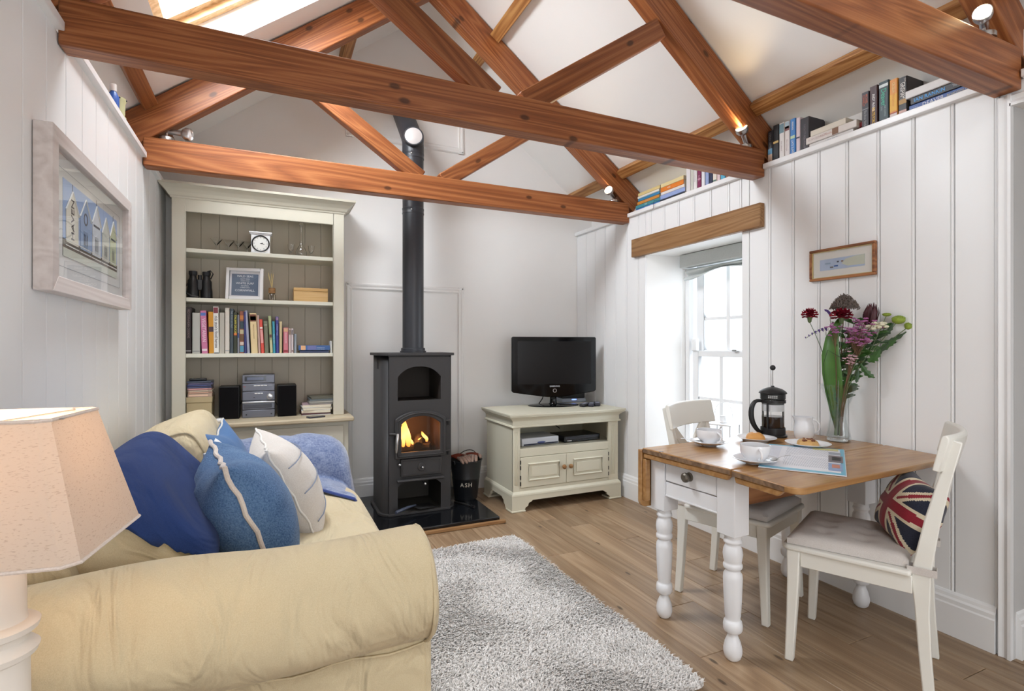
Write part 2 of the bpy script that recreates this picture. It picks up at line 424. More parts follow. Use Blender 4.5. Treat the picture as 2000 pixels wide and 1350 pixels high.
for k in range(7): rboard(DY0-0.045-0.1467*(k+1), DY0-0.045-0.1467*k, 0, ZL-0.03)
for a, b in ((DY0-0.04, 0.63), (0.63, 1.068)): rboard(a, b, DZ+0.04, ZL-0.03)

# skirting boards
SK = [(0,0),(0.022,0),(0.022,0.128),(0.018,0.134),(0.018,0.150),(0.012,0.158),(0.010,0.170),(0.004,0.178),(0,0.180)]
def skirt(name, fn, a0, a1): return struct(MB().prism(SK, fn, a0, a1).build(name, M_trim, smooth=False))
skirt('baseboard_right', lambda u, v, a: (2.58-u, a, v), 1.075, YB)
skirt('baseboard_back', lambda u, v, a: (a, YB-u, v), 0.5, 2.558)
skirt('baseboard_left', lambda u, v, a: (-0.615+u, a, v), YF, YB)
skirt('baseboard_door', lambda u, v, a: (a, DY1-u, v), 2.60, 3.2)

# door opening on the right: casing, deep lining, passage beyond
dc = MB()
prof = [(0,0),(0.042,0),(0.042,0.012),(0.034,0.018),(0.02,0.014),(0.012,0.02),(0,0.02)]
dc.prism([(0,0),(0.045,0),(0.045,0.012),(0.038,0.022),(0.022,0.016),(0.01,0.024),(0,0.024)], lambda u, v, a: (2.582-v, DY1-0.004+u, a), 0, DZ+0.04)
dc.prism([(0,0),(0.045,0),(0.045,0.012),(0.038,0.022),(0.022,0.016),(0.01,0.024),(0,0.024)], lambda u, v, a: (2.582-v, DY0+0.004-u, a), 0, DZ+0.04)
dc.prism([(0,0),(0.045,0),(0.045,0.012),(0.038,0.022),(0.022,0.016),(0.01,0.024),(0,0.024)], lambda u, v, a: (2.582-v, a, DZ-0.004+u), DY0, DY1)
dc = struct(dc.build('door_1', M_trim, smooth=False))
MB().box(2.585, 3.30, DY1-0.004, DY1+0.10, 0, DZ).build('jamb', paint(S(205,204,203), 0.5, 'passage_paint'), dc, smooth=False)
MB().box(2.6, 3.9, -0.8, DY1+0.1, 2.30, 2.4).build('passage_ceiling', M_wall, dc, smooth=False)
MB().box(3.9, 4.0, -0.8, DY1+0.1, 0, 2.4).build('passage_wall', M_wall, dc, smooth=False)
MB().box(2.98, 3.9, DY1+0.0, DY1+0.1, 0, 2.4).build('passage_side', M_wall, dc, smooth=False)
MB().box(2.98, 3.9, -0.8, -0.7, 0, 2.4).build('passage_end', M_wall, dc, smooth=False)
MB().box(2.58, 3.9, -0.8, DY1, -0.05, -0.001).build('passage_floor', M_floor, dc, smooth=False)

# roof slopes; the left one has the skylight holes
def slope(mb, side, xa, xb, y0, y1, n0=0.0, n1=0.22):
    n = NL if side < 0 else NR
    P = lambda x, y, k: Vector((x, y, zc(x))) + n*k
    v = [P(xa,y0,n0),P(xb,y0,n0),P(xb,y1,n0),P(xa,y1,n0),P(xa,y0,n1),P(xb,y0,n1),P(xb,y1,n1),P(xa,y1,n1)]
    mb.poly(v, [(0,1,2,3),(7,6,5,4),(0,4,5,1),(1,5,6,2),(2,6,7,3),(3,7,4,0)])
SK1 = (-0.455, 0.42, 2.30, 3.21)      # x0,x1,y0,y1 of the skylight in view
SK2 = (-0.40, 0.55, -1.75, -0.25)     # unseen, one behind the camera on each slope, added for fill light
mb = MB()
for xa, xb, a, b in ((-0.96, SK1[0], YF, YB), (SK1[1], RX, YF, YB), (SK1[0], SK1[1], SK1[3], YB), (SK1[0], SK1[1], SK2[3], SK1[2]), (SK1[0], SK1[1], YF, SK2[2])):
    slope(mb, -1, xa, xb, a, b)
ex = 2*RX-SK2[0]; ex1 = 2*RX-SK2[1]
for xa, xb, a, b in ((RX, ex1, YF, YB), (ex, 2.98, YF, YB), (ex1, ex, SK2[3], YB), (ex1, ex, YF, SK2[2])):
    slope(mb, 1, xa, xb, a, b)
ceiling = struct(mb.build('ceiling', M_ceil, smooth=False, weld=False))
# skylight: timber lining, sash, pane, glazing bars
M_skywood = wood('skylight_timber', S(176,136,92), S(206,170,124), S(224,194,152), along='X', rough=0.45)
def skylight(name, side, xa, xb, y0, y1):
    ks = 0.13
    mb = MB()
    slope(mb, side, xa, xb, y1-0.05, y1, ks, ks+0.09); slope(mb, side, xa, xb, y0, y0+0.05, ks, ks+0.09)
    slope(mb, side, xa, xa+0.04*(1 if xb > xa else -1), y0+0.05, y1-0.05, ks, ks+0.09); slope(mb, side, xb-0.04*(1 if xb > xa else -1), xb, y0+0.05, y1-0.05, ks, ks+0.09)
    o = struct(mb.build(name, M_skywood, smooth=False, weld=False))
    d = 0.04*(1 if xb > xa else -1)
    s_ = MB()
    slope(s_, side, xa+d, xb-d, y1-0.10, y1-0.05, ks+0.03, ks+0.10); slope(s_, side, xa+d, xb-d, y0+0.05, y0+0.10, ks+0.03, ks+0.10)
    slope(s_, side, xa+d, xa+2*d, y0+0.1, y1-0.1, ks+0.03, ks+0.10); slope(s_, side, xb-2*d, xb-d, y0+0.1, y1-0.1, ks+0.03, ks+0.10)
    s_.build('sash', M_skywood, o, smooth=False, weld=False)
    p = MB(); slope(p, side, xa+d, xb-d, y0+0.09, y1-0.09, ks+0.075, ks+0.08); p.build('pane', M_pane, o, smooth=False)
    return o
sk = skylight('window_2', -1, *SK1)
for yy in (2.50, 2.62):
    b_ = MB(); slope(b_, -1, SK1[0]+0.05, SK1[1]-0.05, yy, yy+0.018, 0.215, 0.235); b_.build('glazing_bar', M_trim, sk, smooth=False)
skylight('added_window_3', -1, *SK2)  # made-up rear skylights, out of view, openings for the fill
skylight('added_window_4', 1, ex, ex1, SK2[2], SK2[3])

# raised mouldings on the gable wall, two painted panels
def mould(n, x0, x1, z0, z1, bottom=True, top=True):
    mb = MB(); P_ = [(0,0),(0.05,0),(0.05,0.008),(0.042,0.014),(0.03,0.010),(0.018,0.016),(0.008,0.016),(0,0.006)]
    f = lambda k: None
    mb.prism(P_, lambda u, v, a: (x1-u, YB-v, a), z0, z1); mb.prism(P_, lambda u, v, a: (x0+u, YB-v, a), z0, z1)
    if top: mb.prism(P_, lambda u, v, a: (a, YB-v, z1-u), x0, x1)
    if bottom: mb.prism(P_, lambda u, v, a: (a, YB-v, z0+u), x0, x1)
    return struct(mb.build('trim_%d' % n, M_wall, smooth=False, weld=False))
mould(3, 0.53, 1.475, 0.18, 1.68, bottom=False)
mould(4, 0.53, 1.475, 2.79, 3.05, top=False)

# ------------------------------------------------------------ roof timbers
def beam(name, p0, p1, w, d, mat, parent=None, bevel=0.006, up=(0,1,0)):
    p0, p1 = Vector(p0), Vector(p1); L_ = (p1-p0).length; x = (p1-p0).normalized(); y = Vector(up)
    R = frame(x, y)
    o = MB().box(-L_/2, L_/2, -w/2, w/2, -d/2, d/2).build(name, mat, parent, bevel=bevel)
    par = parent.matrix_basis.inverted() if parent is not None else Matrix()
    o.matrix_basis = par @ (Matrix.Translation((p0+p1)/2) @ R.to_4x4())
    return o
TB, TTOP = 2.165, 2.322
def truss(y, label):
    t = thing('roof_truss', label, 'roof truss', (RX, y, TB), 0, 'pine roof trusses spanning the room')
    yc = y + TT/2
    beam('tie_beam', (-0.612, yc, (TB+TTOP)/2), (2.578, yc, (TB+TTOP)/2), TT, TTOP-TB, M_beam, t)
    dz = 0.105          # rafter centre line below the ceiling, measured along the vertical
    for sgn in (-1, 1):
        xe = RX + sgn*1.69; 
        off = 0.0125 if sgn < 0 else -0.0125
        beam('rafter', (xe, yc+0.004, zc(xe)-dz-0.01), (RX+sgn*0.005, yc+0.004, zc(RX)-dz-0.01), TT, 0.165, M_beam, t)
        p0 = Vector((RX+sgn*0.075, y+0.0365, TTOP-0.02)); dxs = 0.775
        beam('strut', p0, (p0.x+sgn*dxs, y+0.0365, p0.z+0.69*dxs), 0.068, 0.103, M_beam, t)
    return t
truss(TIE[0], 'dark pine roof truss at the upper edge, closest to the doorway on the right')
truss(TIE[1], 'pine roof truss whose long tie beam crosses in front of the stove pipe')
truss(TIE[2], 'pine roof truss standing directly over the bookcase and the stove')
def purlin(x, side, y0, y1, label, w=0.075, d=0.05, mat=None):
    n = NL if side < 0 else NR; c = Vector((x, 0, zc(x))) - n*(d/2)
    o = beam('purlin', (c.x, y0, c.z), (c.x, y1, c.z), w, d, mat or M_beam_pale, None, 0.004, up=n.cross(Vector((0,1,0))))
    tag(o, label, 'roof beam', 'purlins under the ceiling slopes'); return o
bays = [(YF, TIE[0]+0.002, 'behind the dark truss'), (TIE[0]+TT+0.006, TIE[1]+0.002, 'before the middle truss'),
        (TIE[1]+TT+0.006, TIE[2]+0.002, 'before the stove-side truss'), (TIE[2]+TT+0.006, YB, 'meeting the gable wall')]
for y0, y1, w_ in bays:
    purlin(2.515, 1, y0, y1, 'pale purlin low on the right slope above the books, '+w_)
    purlin(1.455, 1, y0, y1, 'pale wood purlin high on the right ceiling slope, '+w_, 0.08)
    purlin(-0.60, -1, y0, y1, 'pine purlin low on the left slope, '+w_, mat=M_beam)
    if y0 > 3: purlin(0.50, -1, y0, y1, 'pine purlin high on the left ceiling slope, '+w_, 0.08)

# ------------------------------------------------------------ window on the right wall
lt = beam('lintel', (2.570, WY0-0.16, 1.949), (2.570, 3.318, 1.949), 0.05, 0.137, M_oak, None, 0.004, up=(1,0,0))
tag(lt, 'oak lintel board fixed over the window recess', 'lintel')
win = struct(MB().box(2.60, 2.985, WY0, WY1-0.0, WZ0, WZ0+0.012).build('window_1', M_trim, bevel=0.003))
fx = 2.90
f_ = MB(); f_.box(fx, fx+0.10, WY1-0.115, WY1-0.075, WZ0, WZ1); f_.box(fx, fx+0.10, WY0, WY0+0.06, WZ0, WZ1)
f_.box(fx, fx+0.10, WY0, WY1-0.075, WZ1-0.05, WZ1); f_.box(fx, fx+0.10, WY0, WY1-0.075, WZ0, WZ0+0.05)
f_.build('window_frame', M_trim, win, bevel=0.003)
def sash(x, y0, y1, z0, z1, ym, zm, st=0.06):
    s_ = MB(); t = 0.036
    s_.box(x, x+t, y1-st, y1, z0, z1); s_.box(x, x+t, y0, y0+st, z0, z1)
    s_.box(x, x+t, y0+st, y1-st, z0, z0+0.05); s_.box(x, x+t, y0+st, y1-st, z1-0.042, z1)
    o = s_.build('sash', M_trim, win, bevel=0.003)
    b = MB(); b.box(x+0.006, x+0.03, ym-0.016, ym+0.016, z0+0.05, z1-0.042); b.build('glazing_bar', M_trim, o, bevel=0.003)
    b = MB(); b.box(x+0.006, x+0.03, y0+st, ym-0.016, zm-0.012, zm+0.012); b.box(x+0.006, x+0.03, ym+0.016, y1-st, zm-0.012, zm+0.012); b.build('glazing_bar', M_trim, o, bevel=0.003)
    for a, c in ((y0+st, ym-0.016), (ym+0.016, y1-st)):
        for d, e in ((z0+0.05, zm-0.012), (zm+0.012, z1-0.042)):
            MB().box(x+0.016, x+0.019, a, c, d, e).build('pane', M_pane, o, smooth=False)
    return o
sash(2.915, WY0+0.04, 3.055, WZ0+0.05, 1.160, 2.782, 0.81)
sash(2.955, WY0+0.04, 3.055, 1.118, WZ1-0.05, 2.757, 1.398, 0.075)
MB().box(2.89, 2.915, 2.62, 2.66, 1.160, 1.172).build('sash_catch', M_metal, win, bevel=0.003)
MB().box(2.895, 2.93, 3.0, 3.05, 1.16, 1.25).build('sash_horn', M_trim, win, bevel=0.008)
# ------------------------------------------------------------ bookcase on the far wall
def wpart(mb, name, mat, root, **k):       # geometry given in room coordinates, parented to an unrotated thing
    return mb.build(name, mat, root, loc=-Vector(root.location), **k)
def B(*a): return MB().box(*a)
M_cream = paint(S(208,203,186), 0.42, 'cream_furniture_paint', var=0.02)
M_creamwood = wood('limed_wood_top', S(196,178,146), S(210,194,164), S(220,206,180), along='X', sa=0.6, rings=16, rough=0.45)
bc = thing('bookcase', 'tall cream painted bookcase with open shelves in the corner', 'bookcase', (-0.03, 3.95, 0))
b = B(-0.600, 0.500, 3.78, 4.160, 0.06, 0.68); b.box(-0.58, 0.48, 3.80, 4.15, 0, 0.06)
wpart(b, 'cabinet', M_cream, bc, bevel=0.003)
for x0, x1 in ((-0.565, -0.055), (-0.045, 0.465)):
    d = B(x0, x1, 3.765, 3.782, 0.10, 0.655)
    dd = wpart(d, 'door', M_cream, bc, bevel=0.003)
    p = MB(); 
    p.box(x0+0.07, x1-0.07, 3.760, 3.7655, 0.17, 0.59); p.build('door_panel', M_cream, dd, bevel=0.004)
    MB().ball((x1-0.035 if x0 < -0.3 else x0+0.035, 3.750, 0.42), 0.016).build('knob', M_creamwood, dd)
wpart(B(-0.606, 0.532, 3.730, 4.160, 0.682, 0.714), 'worktop', M_creamwood, bc, bevel=0.010, segs=3)
for x0, x1 in ((-0.551, -0.529), (0.460, 0.482)):
    wpart(B(x0, x1, 3.890, 4.155, 0.714, 2.13), 'side_panel', M_cream, bc, bevel=0.002)
f = B(-0.551, -0.477, 3.874, 3.890, 0.714, 2.13); f.box(0.410, 0.482, 3.874, 3.890, 0.714, 2.13); f.box(-0.477, 0.410, 3.874, 3.890, 2.045, 2.13)
wpart(f, 'face_frame', M_cream, bc, bevel=0.003)
wpart(B(-0.529, 0.460, 3.89, 4.155, 2.10, 2.125), 'top_panel', M_cream, bc)
M_back_shaded = paint(S(196,186,168), 0.5, 'shaded_back_paint', var=0.02)  # cream darkened in colour for the shade at the back of the shelves
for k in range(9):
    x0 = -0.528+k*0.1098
    wpart(MB().prism([(0.0006,0),(0.1092,0),(0.1092,0.008),(0.1082,0.010),(0.0016,0.010),(0.0006,0.008)], lambda u, v, a: (x0+u, 4.155-v, a), 0.714, 2.10), 'board', M_back_shaded, bc, smooth=False)
wpart(B(-0.528, 0.459, 4.155, 4.160, 0.714, 2.10), 'back_panel', M_cream, bc)
M_shelf = paint(S(226,224,208), 0.42, 'pale_shelf_paint', var=0.02)
for z in (1.818, 1.505, 1.148):
    wpart(B(-0.528, 0.459, 3.893, 4.144, z-0.026, z), 'shelf', M_shelf, bc, bevel=0.003)
c = MB()
x0, x1, y0, t = -0.556, 0.487, 3.870, 0.068
def ring(e, z): return [(max(-0.612, x0-e), y0-e, z), (x1+e, y0-e, z), (x1+e, 4.158, z), (max(-0.612, x0-e), 4.158, z)]
lv = [ring(0, 2.125), ring(0.004, 2.135), ring(0.010, 2.140), ring(0.020, 2.158), ring(0.036, 2.178), ring(0.058, 2.196), ring(0.066, 2.198), ring(0.066, 2.212)]
vv = [p for r in lv for p in r]; ff = []
for i in range(len(lv)-1):
    for k in range(4): ff.append((i*4+k, i*4+(k+1) % 4, i*4+4+(k+1) % 4, i*4+4+k))
ff += [(3,2,1,0), tuple(len(vv)-4+k for k in range(4))]
c.poly(vv, ff); wpart(c, 'cornice', M_cream, bc, smooth=False)

# books ------------------------------------------------------------
M_page = paint(S(228,220,200), 0.9, 'book_pages', var=0.06, vscale=60)
def book(label, group, loc, R, t, h, d, col, spine=None, band=None, rough=0.45, hard=False, cat='book', tilt=0.0):
    """local axes: X thickness, Y depth away from the spine, Z height; origin at the foot of the spine's centre"""
    o = thing('book', label, cat, loc, 0, group, M=R if not tilt else (R @ Matrix.Rotation(tilt, 3, 'Y')))
    m = paint(col, rough, 'book_cover', var=0.03, vscale=20)
    c = 0.0016 if not hard else 0.0025; e = 0.002 if hard else 0.0
    mb = MB(); hb = t/2
    mb.prism([(-hb,0.003),(-hb+0.003,0),(hb-0.003,0),(hb,0.003),(hb,d),(hb-c,d),(hb-c,c+0.002),(-hb+c,c+0.002),(-hb+c,d),(-hb,d)], lambda u, v, a: (u, v, a), 0, h)
    mb.build('cover', m, o, smooth=False)
    MB().box(-hb+c, hb-c, c+0.002, d-0.003-e, e, h-e).build('pages', M_page, o, smooth=False)
    for bd in (band or []):
        z0, z1, bc_ = bd[:3]; 
        MB().box(-hb+0.002, hb-0.002, -0.0006, 0.002, h*z0, h*z1).build('spine_band', paint(bc_, 0.5, 'spine_print'), o, smooth=False)
    for sp in (spine or []):
        s_, z, size, tc, al = sp[:5]; sq = sp[5] if len(sp) > 5 else 1.0; bo = sp[6] if len(sp) > 6 else 0.0; dx = sp[7] if len(sp) > 7 else 0
        text(s_, size, (dx, -0.0009, h*z), (0,0,-1), (1,0,0), paint(tc, 0.5, 'spine_lettering'), o, align=al, squash=sq, bold=bo)
    return o
I3 = Matrix.Identity(3)
WHT = S(240,238,232); BLK = S(24,22,22)
bk = [  # x right edge, thickness, height, colour, words, bands, label, tilt
 (-0.450,0.034,0.297,S(50,38,38),[('MEDITERRANEAN COOKING',0.96,0.018,S(150,130,125),'LEFT',0.8)],[(0.05,0.065,S(200,200,200))],'very dark brown tall book, first on the left of the bookcase row',0.0),
 (-0.402,0.043,0.262,S(186,186,178),None,[(0.04,0.07,S(150,150,148))],'thick pale grey book standing beside the dark brown one',0.0),
 (-0.359,0.033,0.277,S(206,122,160),[('VEGETARIAN',0.82,0.027,S(244,214,226),'LEFT',0.95,0.01)],[(0.06,0.11,S(238,220,228)),(0.88,0.95,S(90,120,190))],'pink book with pale lettering on its spine',-0.035),
 (-0.321,0.031,0.271,S(214,150,38),None,[(0.52,0.64,S(70,50,60))],'mustard yellow book with a dark band across the spine',-0.02),
 (-0.294,0.030,0.305,WHT,[("rick stein's food heroes",0.80,0.025,S(50,44,50),'LEFT',0.88,0.008)],[(0.86,0.98,S(130,60,70)),(0.0,0.02,S(40,40,60))],'tall white book with dark lettering and a red top band',-0.015),
 (-0.264,0.028,0.266,S(186,180,168),None,None,'stone coloured book between the two tall white books',0.0),
 (-0.235,0.026,0.299,S(220,212,200),None,[(0.05,0.07,S(170,170,170))],'tall ivory book without any lettering',0.0),
 (-0.212,0.020,0.294,S(66,78,86),[('THE FOOD OF ITALY',0.95,0.014,S(170,180,186),'LEFT',0.85)],None,'dark slate book with thin grey capitals',0.0),
 (-0.190,0.021,0.270,S(54,58,40),[('ITALIAN DELICIAS',0.94,0.018,S(214,200,70),'LEFT',0.9,0.01)],[(0.44,0.5,S(220,80,50))],'dark olive book with yellow lettering and a small red mark',0.0),
 (-0.177,0.012,0.256,S(140,142,152),None,[(0.4,0.52,S(50,70,130))],'thin grey book with a blue mark',0.0),
 (-0.149,0.027,0.280,S(150,84,62),None,[(0.8,0.9,S(206,130,70)),(0.58,0.76,S(52,70,78)),(0.46,0.56,S(200,190,150)),(0.3,0.44,S(110,80,50)),(0.2,0.27,S(225,205,190)),(0.03,0.18,S(80,150,180))],'book with a many coloured patchwork spine',0.0),
 (-0.133,0.014,0.276,S(50,52,110),None,None,'thin navy book leaning left of the silver grey one',-0.02),
 (-0.114,0.016,0.285,S(160,164,184),None,None,'silver grey thin book leaning to the left',-0.055),
 (-0.066,0.040,0.268,S(230,206,156),[('FRENCH COUNTRY',0.72,0.011,S(150,120,80),'LEFT',1.0)],[(0.79,0.97,S(120,72,50)),(0.82,0.92,S(206,190,130))],'thick sand coloured book with a brown picture at the top of its spine',-0.04),
 (-0.050,0.013,0.256,S(196,164,152),None,None,'thin dusty pink book beside the sand coloured book',-0.04),
 (-0.026,0.020,0.228,S(216,78,64),None,[(0.72,0.77,S(250,236,226)),(0.3,0.7,S(230,160,156))],'bright red book with a white spot on its spine',-0.06),
 (0.000,0.024,0.216,S(112,114,92),None,[(0.86,0.9,S(160,160,140))],'olive grey short book beside the bright red one',-0.04),
 (0.026,0.018,0.252,S(172,184,136),None,[(0.42,0.5,S(110,70,60)),(0.02,0.35,S(214,206,160))],'pale green slim book with a brown mark',-0.05),
 (0.042,0.015,0.215,S(58,150,172),[('COASTAL WALKS',0.6,0.009,S(220,236,240),'LEFT',0.9)],None,'turquoise slim book between the pale green and indigo ones',-0.03),
 (0.062,0.018,0.248,S(58,62,140),[('CORNISH TALES',0.8,0.012,S(170,176,220),'LEFT',0.9)],[(0.9,0.98,S(150,120,150))],'indigo book with a mauve top',-0.01),
 (0.082,0.017,0.216,S(206,188,144),None,None,'beige slim book right of the indigo one',0.0),
 (0.121,0.030,0.174,S(206,118,130),[('ENGLISH RECIPES',0.8,0.011,S(246,226,226),'LEFT',0.85)],[(0.84,0.97,S(214,170,130)),(0.03,0.12,S(150,50,60))],'rose pink short book beyond the gap in the row',0.0),
 (0.138,0.014,0.168,S(206,188,184),None,[(0.75,0.95,S(130,110,90))],'slim mauve paperback touching the rose pink book',0.0),
 (0.154,0.014,0.168,S(214,200,200),None,[(0.75,0.95,S(120,110,110)),(0.05,0.12,S(150,120,120))],'slim whitish paperback with a grey top band',0.0),
 (0.174,0.015,0.132,S(150,158,166),None,None,'smallest grey paperback at the end of the standing row',0.0),
]
for x1, t, h, col, sp, bd, lab, tl in bk:
    book(lab, 'books in the bookcase', (x1-t/2, 3.925+random.uniform(-0.006, 0.01), 1.1485), I3, t, h, min(0.19, h*0.75), col, sp, bd, tilt=tl)
FLAT = Matrix(((0,0,-1),(0,1,0),(1,0,0)))      # lying, spine to the front: X->+z, Y->+y, Z->-x
book('small dark book lying flat under the blue one at the end of the shelf', 'books in the bookcase', (0.385, 3.93, 1.1685-0.0115), FLAT, 0.017, 0.19, 0.13, S(44,56,92))
book('blue book lying flat on the shelf with a peach band on its spine', 'books in the bookcase', (0.392, 3.925, 1.1840), FLAT, 0.034, 0.205, 0.13, S(54,96,156),
     [('THE BOOK OF', 0.30, 0.008, S(220,230,240), 'CENTER'), ('LOCAL WALKS', 0.30, 0.008, S(220,230,240), 'CENTER', 1, 0, -0.010)], [(0.78,0.93,S(226,176,130)), (0.44,0.72,S(110,116,170))])
book('narrow white booklet standing against the right end of the bookcase', 'books in the bookcase', (0.402, 3.93, 1.1485), I3, 0.012, 0.085, 0.1, WHT)

# ornaments on the upper shelves ------------------------------------------------------------
ck = thing('mantel_clock', 'small white mantel clock with a black ringed dial', 'clock', (-0.050, 3.96, 1.8185))
c = MB().box(-0.058, 0.058, -0.025, 0.03, 0.008, 0.128); c.build('body', M_white, ck, bevel=0.002)
c = MB()
for e, z0, z1 in ((0.0, 0, 0.008),): c.box(-0.061, 0.061, -0.028, 0.033, z0, z1)
c.build('base', M_white, ck, bevel=0.002)
c = MB(); c.box(-0.064, 0.064, -0.031, 0.036, 0.128, 0.136); c.box(-0.070, 0.070, -0.037, 0.040, 0.136, 0.146); c.build('top', M_white, ck, bevel=0.003)
RXM = Matrix.Rotation(PI/2, 4, 'X')
MB().lathe([(0.047,0),(0.054,0),(0.056,0.004),(0.053,0.009),(0.048,0.007)], M=Matrix.Translation((0,-0.0245,0.068)) @ RXM, seg=40, closed=True).build('rim', M_black, ck)
dial = MB().lathe([(0.0001,0),(0.048,0)], M=Matrix.Translation((0,-0.0262,0.068)) @ RXM, seg=32).build('dial', paint(S(236,236,230), 0.5, 'dial_paper'), ck)
for ang, ln, w in ((100, 0.026, 0.0035), (75, 0.018, 0.004)):
    M = Matrix.Translation((0,-0.0278,0.068)) @ Matrix.Rotation(math.radians(ang), 4, 'Y') @ Matrix.Translation((0,0,ln/2-0.003))
    MB().obox(M, w, 0.0012, ln).build('hand', M_black, ck)
for k in range(12):
    a = 2*PI*k/12; MB().obox(Matrix.Translation((0.040*math.sin(a),-0.0272,0.068+0.040*math.cos(a))) @ Matrix.Rotation(a, 4, 'Y'), 0.0022, 0.001, 0.007).build('hour_mark', M_black, dial)

def glassware(name, label, loc, prof, group, seg=20):
    o = thing(name, label, 'glass', loc, 0, group)
    MB().lathe(prof, seg=seg).build('bowl', M_glass, o); return o
def stemmed(r, h, stem, rb):
    return [(0.0001,0),(rb,0),(rb,0.002),(0.006,0.005),(0.0035,0.012),(0.0035,stem),(0.010,stem+0.004),(r*0.8,stem+(h-stem)*0.4),(r,h),(r-0.0012,h),(r*0.8-0.0012,stem+(h-stem)*0.42),(0.008,stem+0.007),(0.0001,stem+0.006)]
for x, y, lab in ((-0.315,4.00,'clear cocktail glass, first from the left on the top shelf'), (-0.245,4.03,'clear cocktail glass, second from the left on the top shelf'),
                  (-0.185,4.02,'clear cocktail glass, third from the left on the top shelf'), (-0.135,4.05,'clear cocktail glass partly behind the white clock')):
    glassware('cocktail_glass', lab, (x, y, 1.8185), [(0.0001,0),(0.028,0),(0.028,0.002),(0.005,0.005),(0.003,0.012),(0.003,0.045),(0.036,0.088),(0.035,0.0885),(0.002,0.048),(0.0001,0.047)], 'cocktail glasses on the top shelf')
glassware('sherry_glass', 'small stemmed glass left of the tall decanter', (0.140, 3.97, 1.8185), stemmed(0.022, 0.083, 0.030, 0.020), 'stemmed glasses beside the decanter')
glassware('sherry_glass', 'small stemmed glass right of the tall decanter', (0.272, 3.97, 1.8185), stemmed(0.022, 0.083, 0.030, 0.020), 'stemmed glasses beside the decanter')
dc_ = thing('decanter', 'tall clear glass decanter with a long thin neck', 'decanter', (0.207, 3.985, 1.8185))
MB().lathe([(0.0001,0),(0.030,0),(0.036,0.012),(0.037,0.035),(0.028,0.062),(0.013,0.085),(0.009,0.12),(0.009,0.215),(0.013,0.225),(0.0115,0.225),(0.007,0.214),(0.007,0.12),(0.011,0.086),(0.025,0.062),(0.034,0.035),(0.033,0.014),(0.028,0.005),(0.0001,0.005)], seg=24).build('body', M_glass, dc_)
MB().lathe([(0.0001,0),(0.006,0),(0.0065,0.012),(0.014,0.016),(0.015,0.028),(0.010,0.034),(0.0001,0.035)], c=(0,0,0.214)).build('stopper', M_glass, dc_)

bn = thing('binoculars', 'black binoculars standing upright on the second shelf', 'binoculars', (-0.410, 3.99, 1.5055), 0.15)
for s_ in (-1, 1):
    q = MB().lathe([(0.0001,0),(0.034,0),(0.036,0.01),(0.034,0.055),(0.031,0.075),(0.031,0.115),(0.022,0.130),(0.020,0.150),(0.023,0.153),(0.023,0.178),(0.0001,0.178)], c=(s_*0.038,0,0), seg=20).build('barrel', M_black, bn)
    MB().lathe([(0.021,0),(0.0245,0),(0.0245,0.020),(0.021,0.020)], c=(s_*0.038,0,0.158), closed=True).build('eyecup', paint(S(34,34,36), 0.7, 'rubber'), q)
MB().box(-0.02, 0.02, -0.014, 0.014, 0.055, 0.125).build('bridge', M_black, bn, bevel=0.004)
MB().lathe([(0.0001,0),(0.012,0),(0.012,0.03),(0.0001,0.03)], c=(0,0.0,0.125)).build('focus_wheel', M_black, bn)
MB().tube([(0.06,-0.02,0.13),(0.074,-0.03,0.165),(0.060,-0.02,0.185),(0.045,0.0,0.18)], 0.006, flat=0.4).build('strap', M_black, bn)
MB().tube([(-0.065,0,0.10),(-0.082,-0.025,0.07),(-0.078,-0.05,0.03),(-0.045,-0.055,0.012),(-0.01,-0.055,0.008)], 0.006, flat=0.4).build('strap', M_black, bn)

def tilted(a): return Matrix.Rotation(a, 3, 'X')
pf = thing('picture_frame', 'white box frame with a grey blue lettered print', 'picture frame', (-0.148, 3.945, 1.5058), 0, M=Matrix.Rotation(math.radians(-8), 3, 'Z') @ tilted(math.radians(-9)))
W_, H_, fw = 0.226, 0.216, 0.020
fb = MB()
for x0, x1, z0, z1 in ((-W_/2,-W_/2+fw,0,H_),(W_/2-fw,W_/2,0,H_),(-W_/2+fw,W_/2-fw,0,fw),(-W_/2+fw,W_/2-fw,H_-fw,H_)): fb.box(x0,x1,-0.012,0.02,z0,z1)
fb.build('frame', M_white, pf, bevel=0.0015)
MB().box(-W_/2+fw,W_/2-fw,0.006,0.009,fw,H_-fw).build('mount', paint(S(226,226,230),0.8,'mount_card'), pf)
MB().box(-W_/2+fw+0.012,W_/2-fw-0.012,0.0045,0.0065,fw+0.010,H_-fw-0.018).build('print', paint(S(96,112,134),0.7,'grey_blue_print',var=0.06), pf)
for s_, z, sz in (('WILD SEAS',0.162,0.0195),('SALTY SKIN',0.143,0.0105),('SANDY TOES',0.130,0.0085),('WHITE SURF',0.113,0.0185),('SEA SPRAY',0.096,0.0095),('SUMMER DAYS',0.084,0.0085),('CORNWALL',0.064,0.0205)):
    text(s_, sz, (0.0,0.0038,z), (1,0,0), (0,0,1), paint(S(232,236,240),0.6,'print_lettering'), pf, align='CENTER', squash=1.05, bold=0.006)
MB().box(-W_/2+fw,W_/2-fw,-0.004,-0.003,fw,H_-fw).build('pane', M_pane, pf)

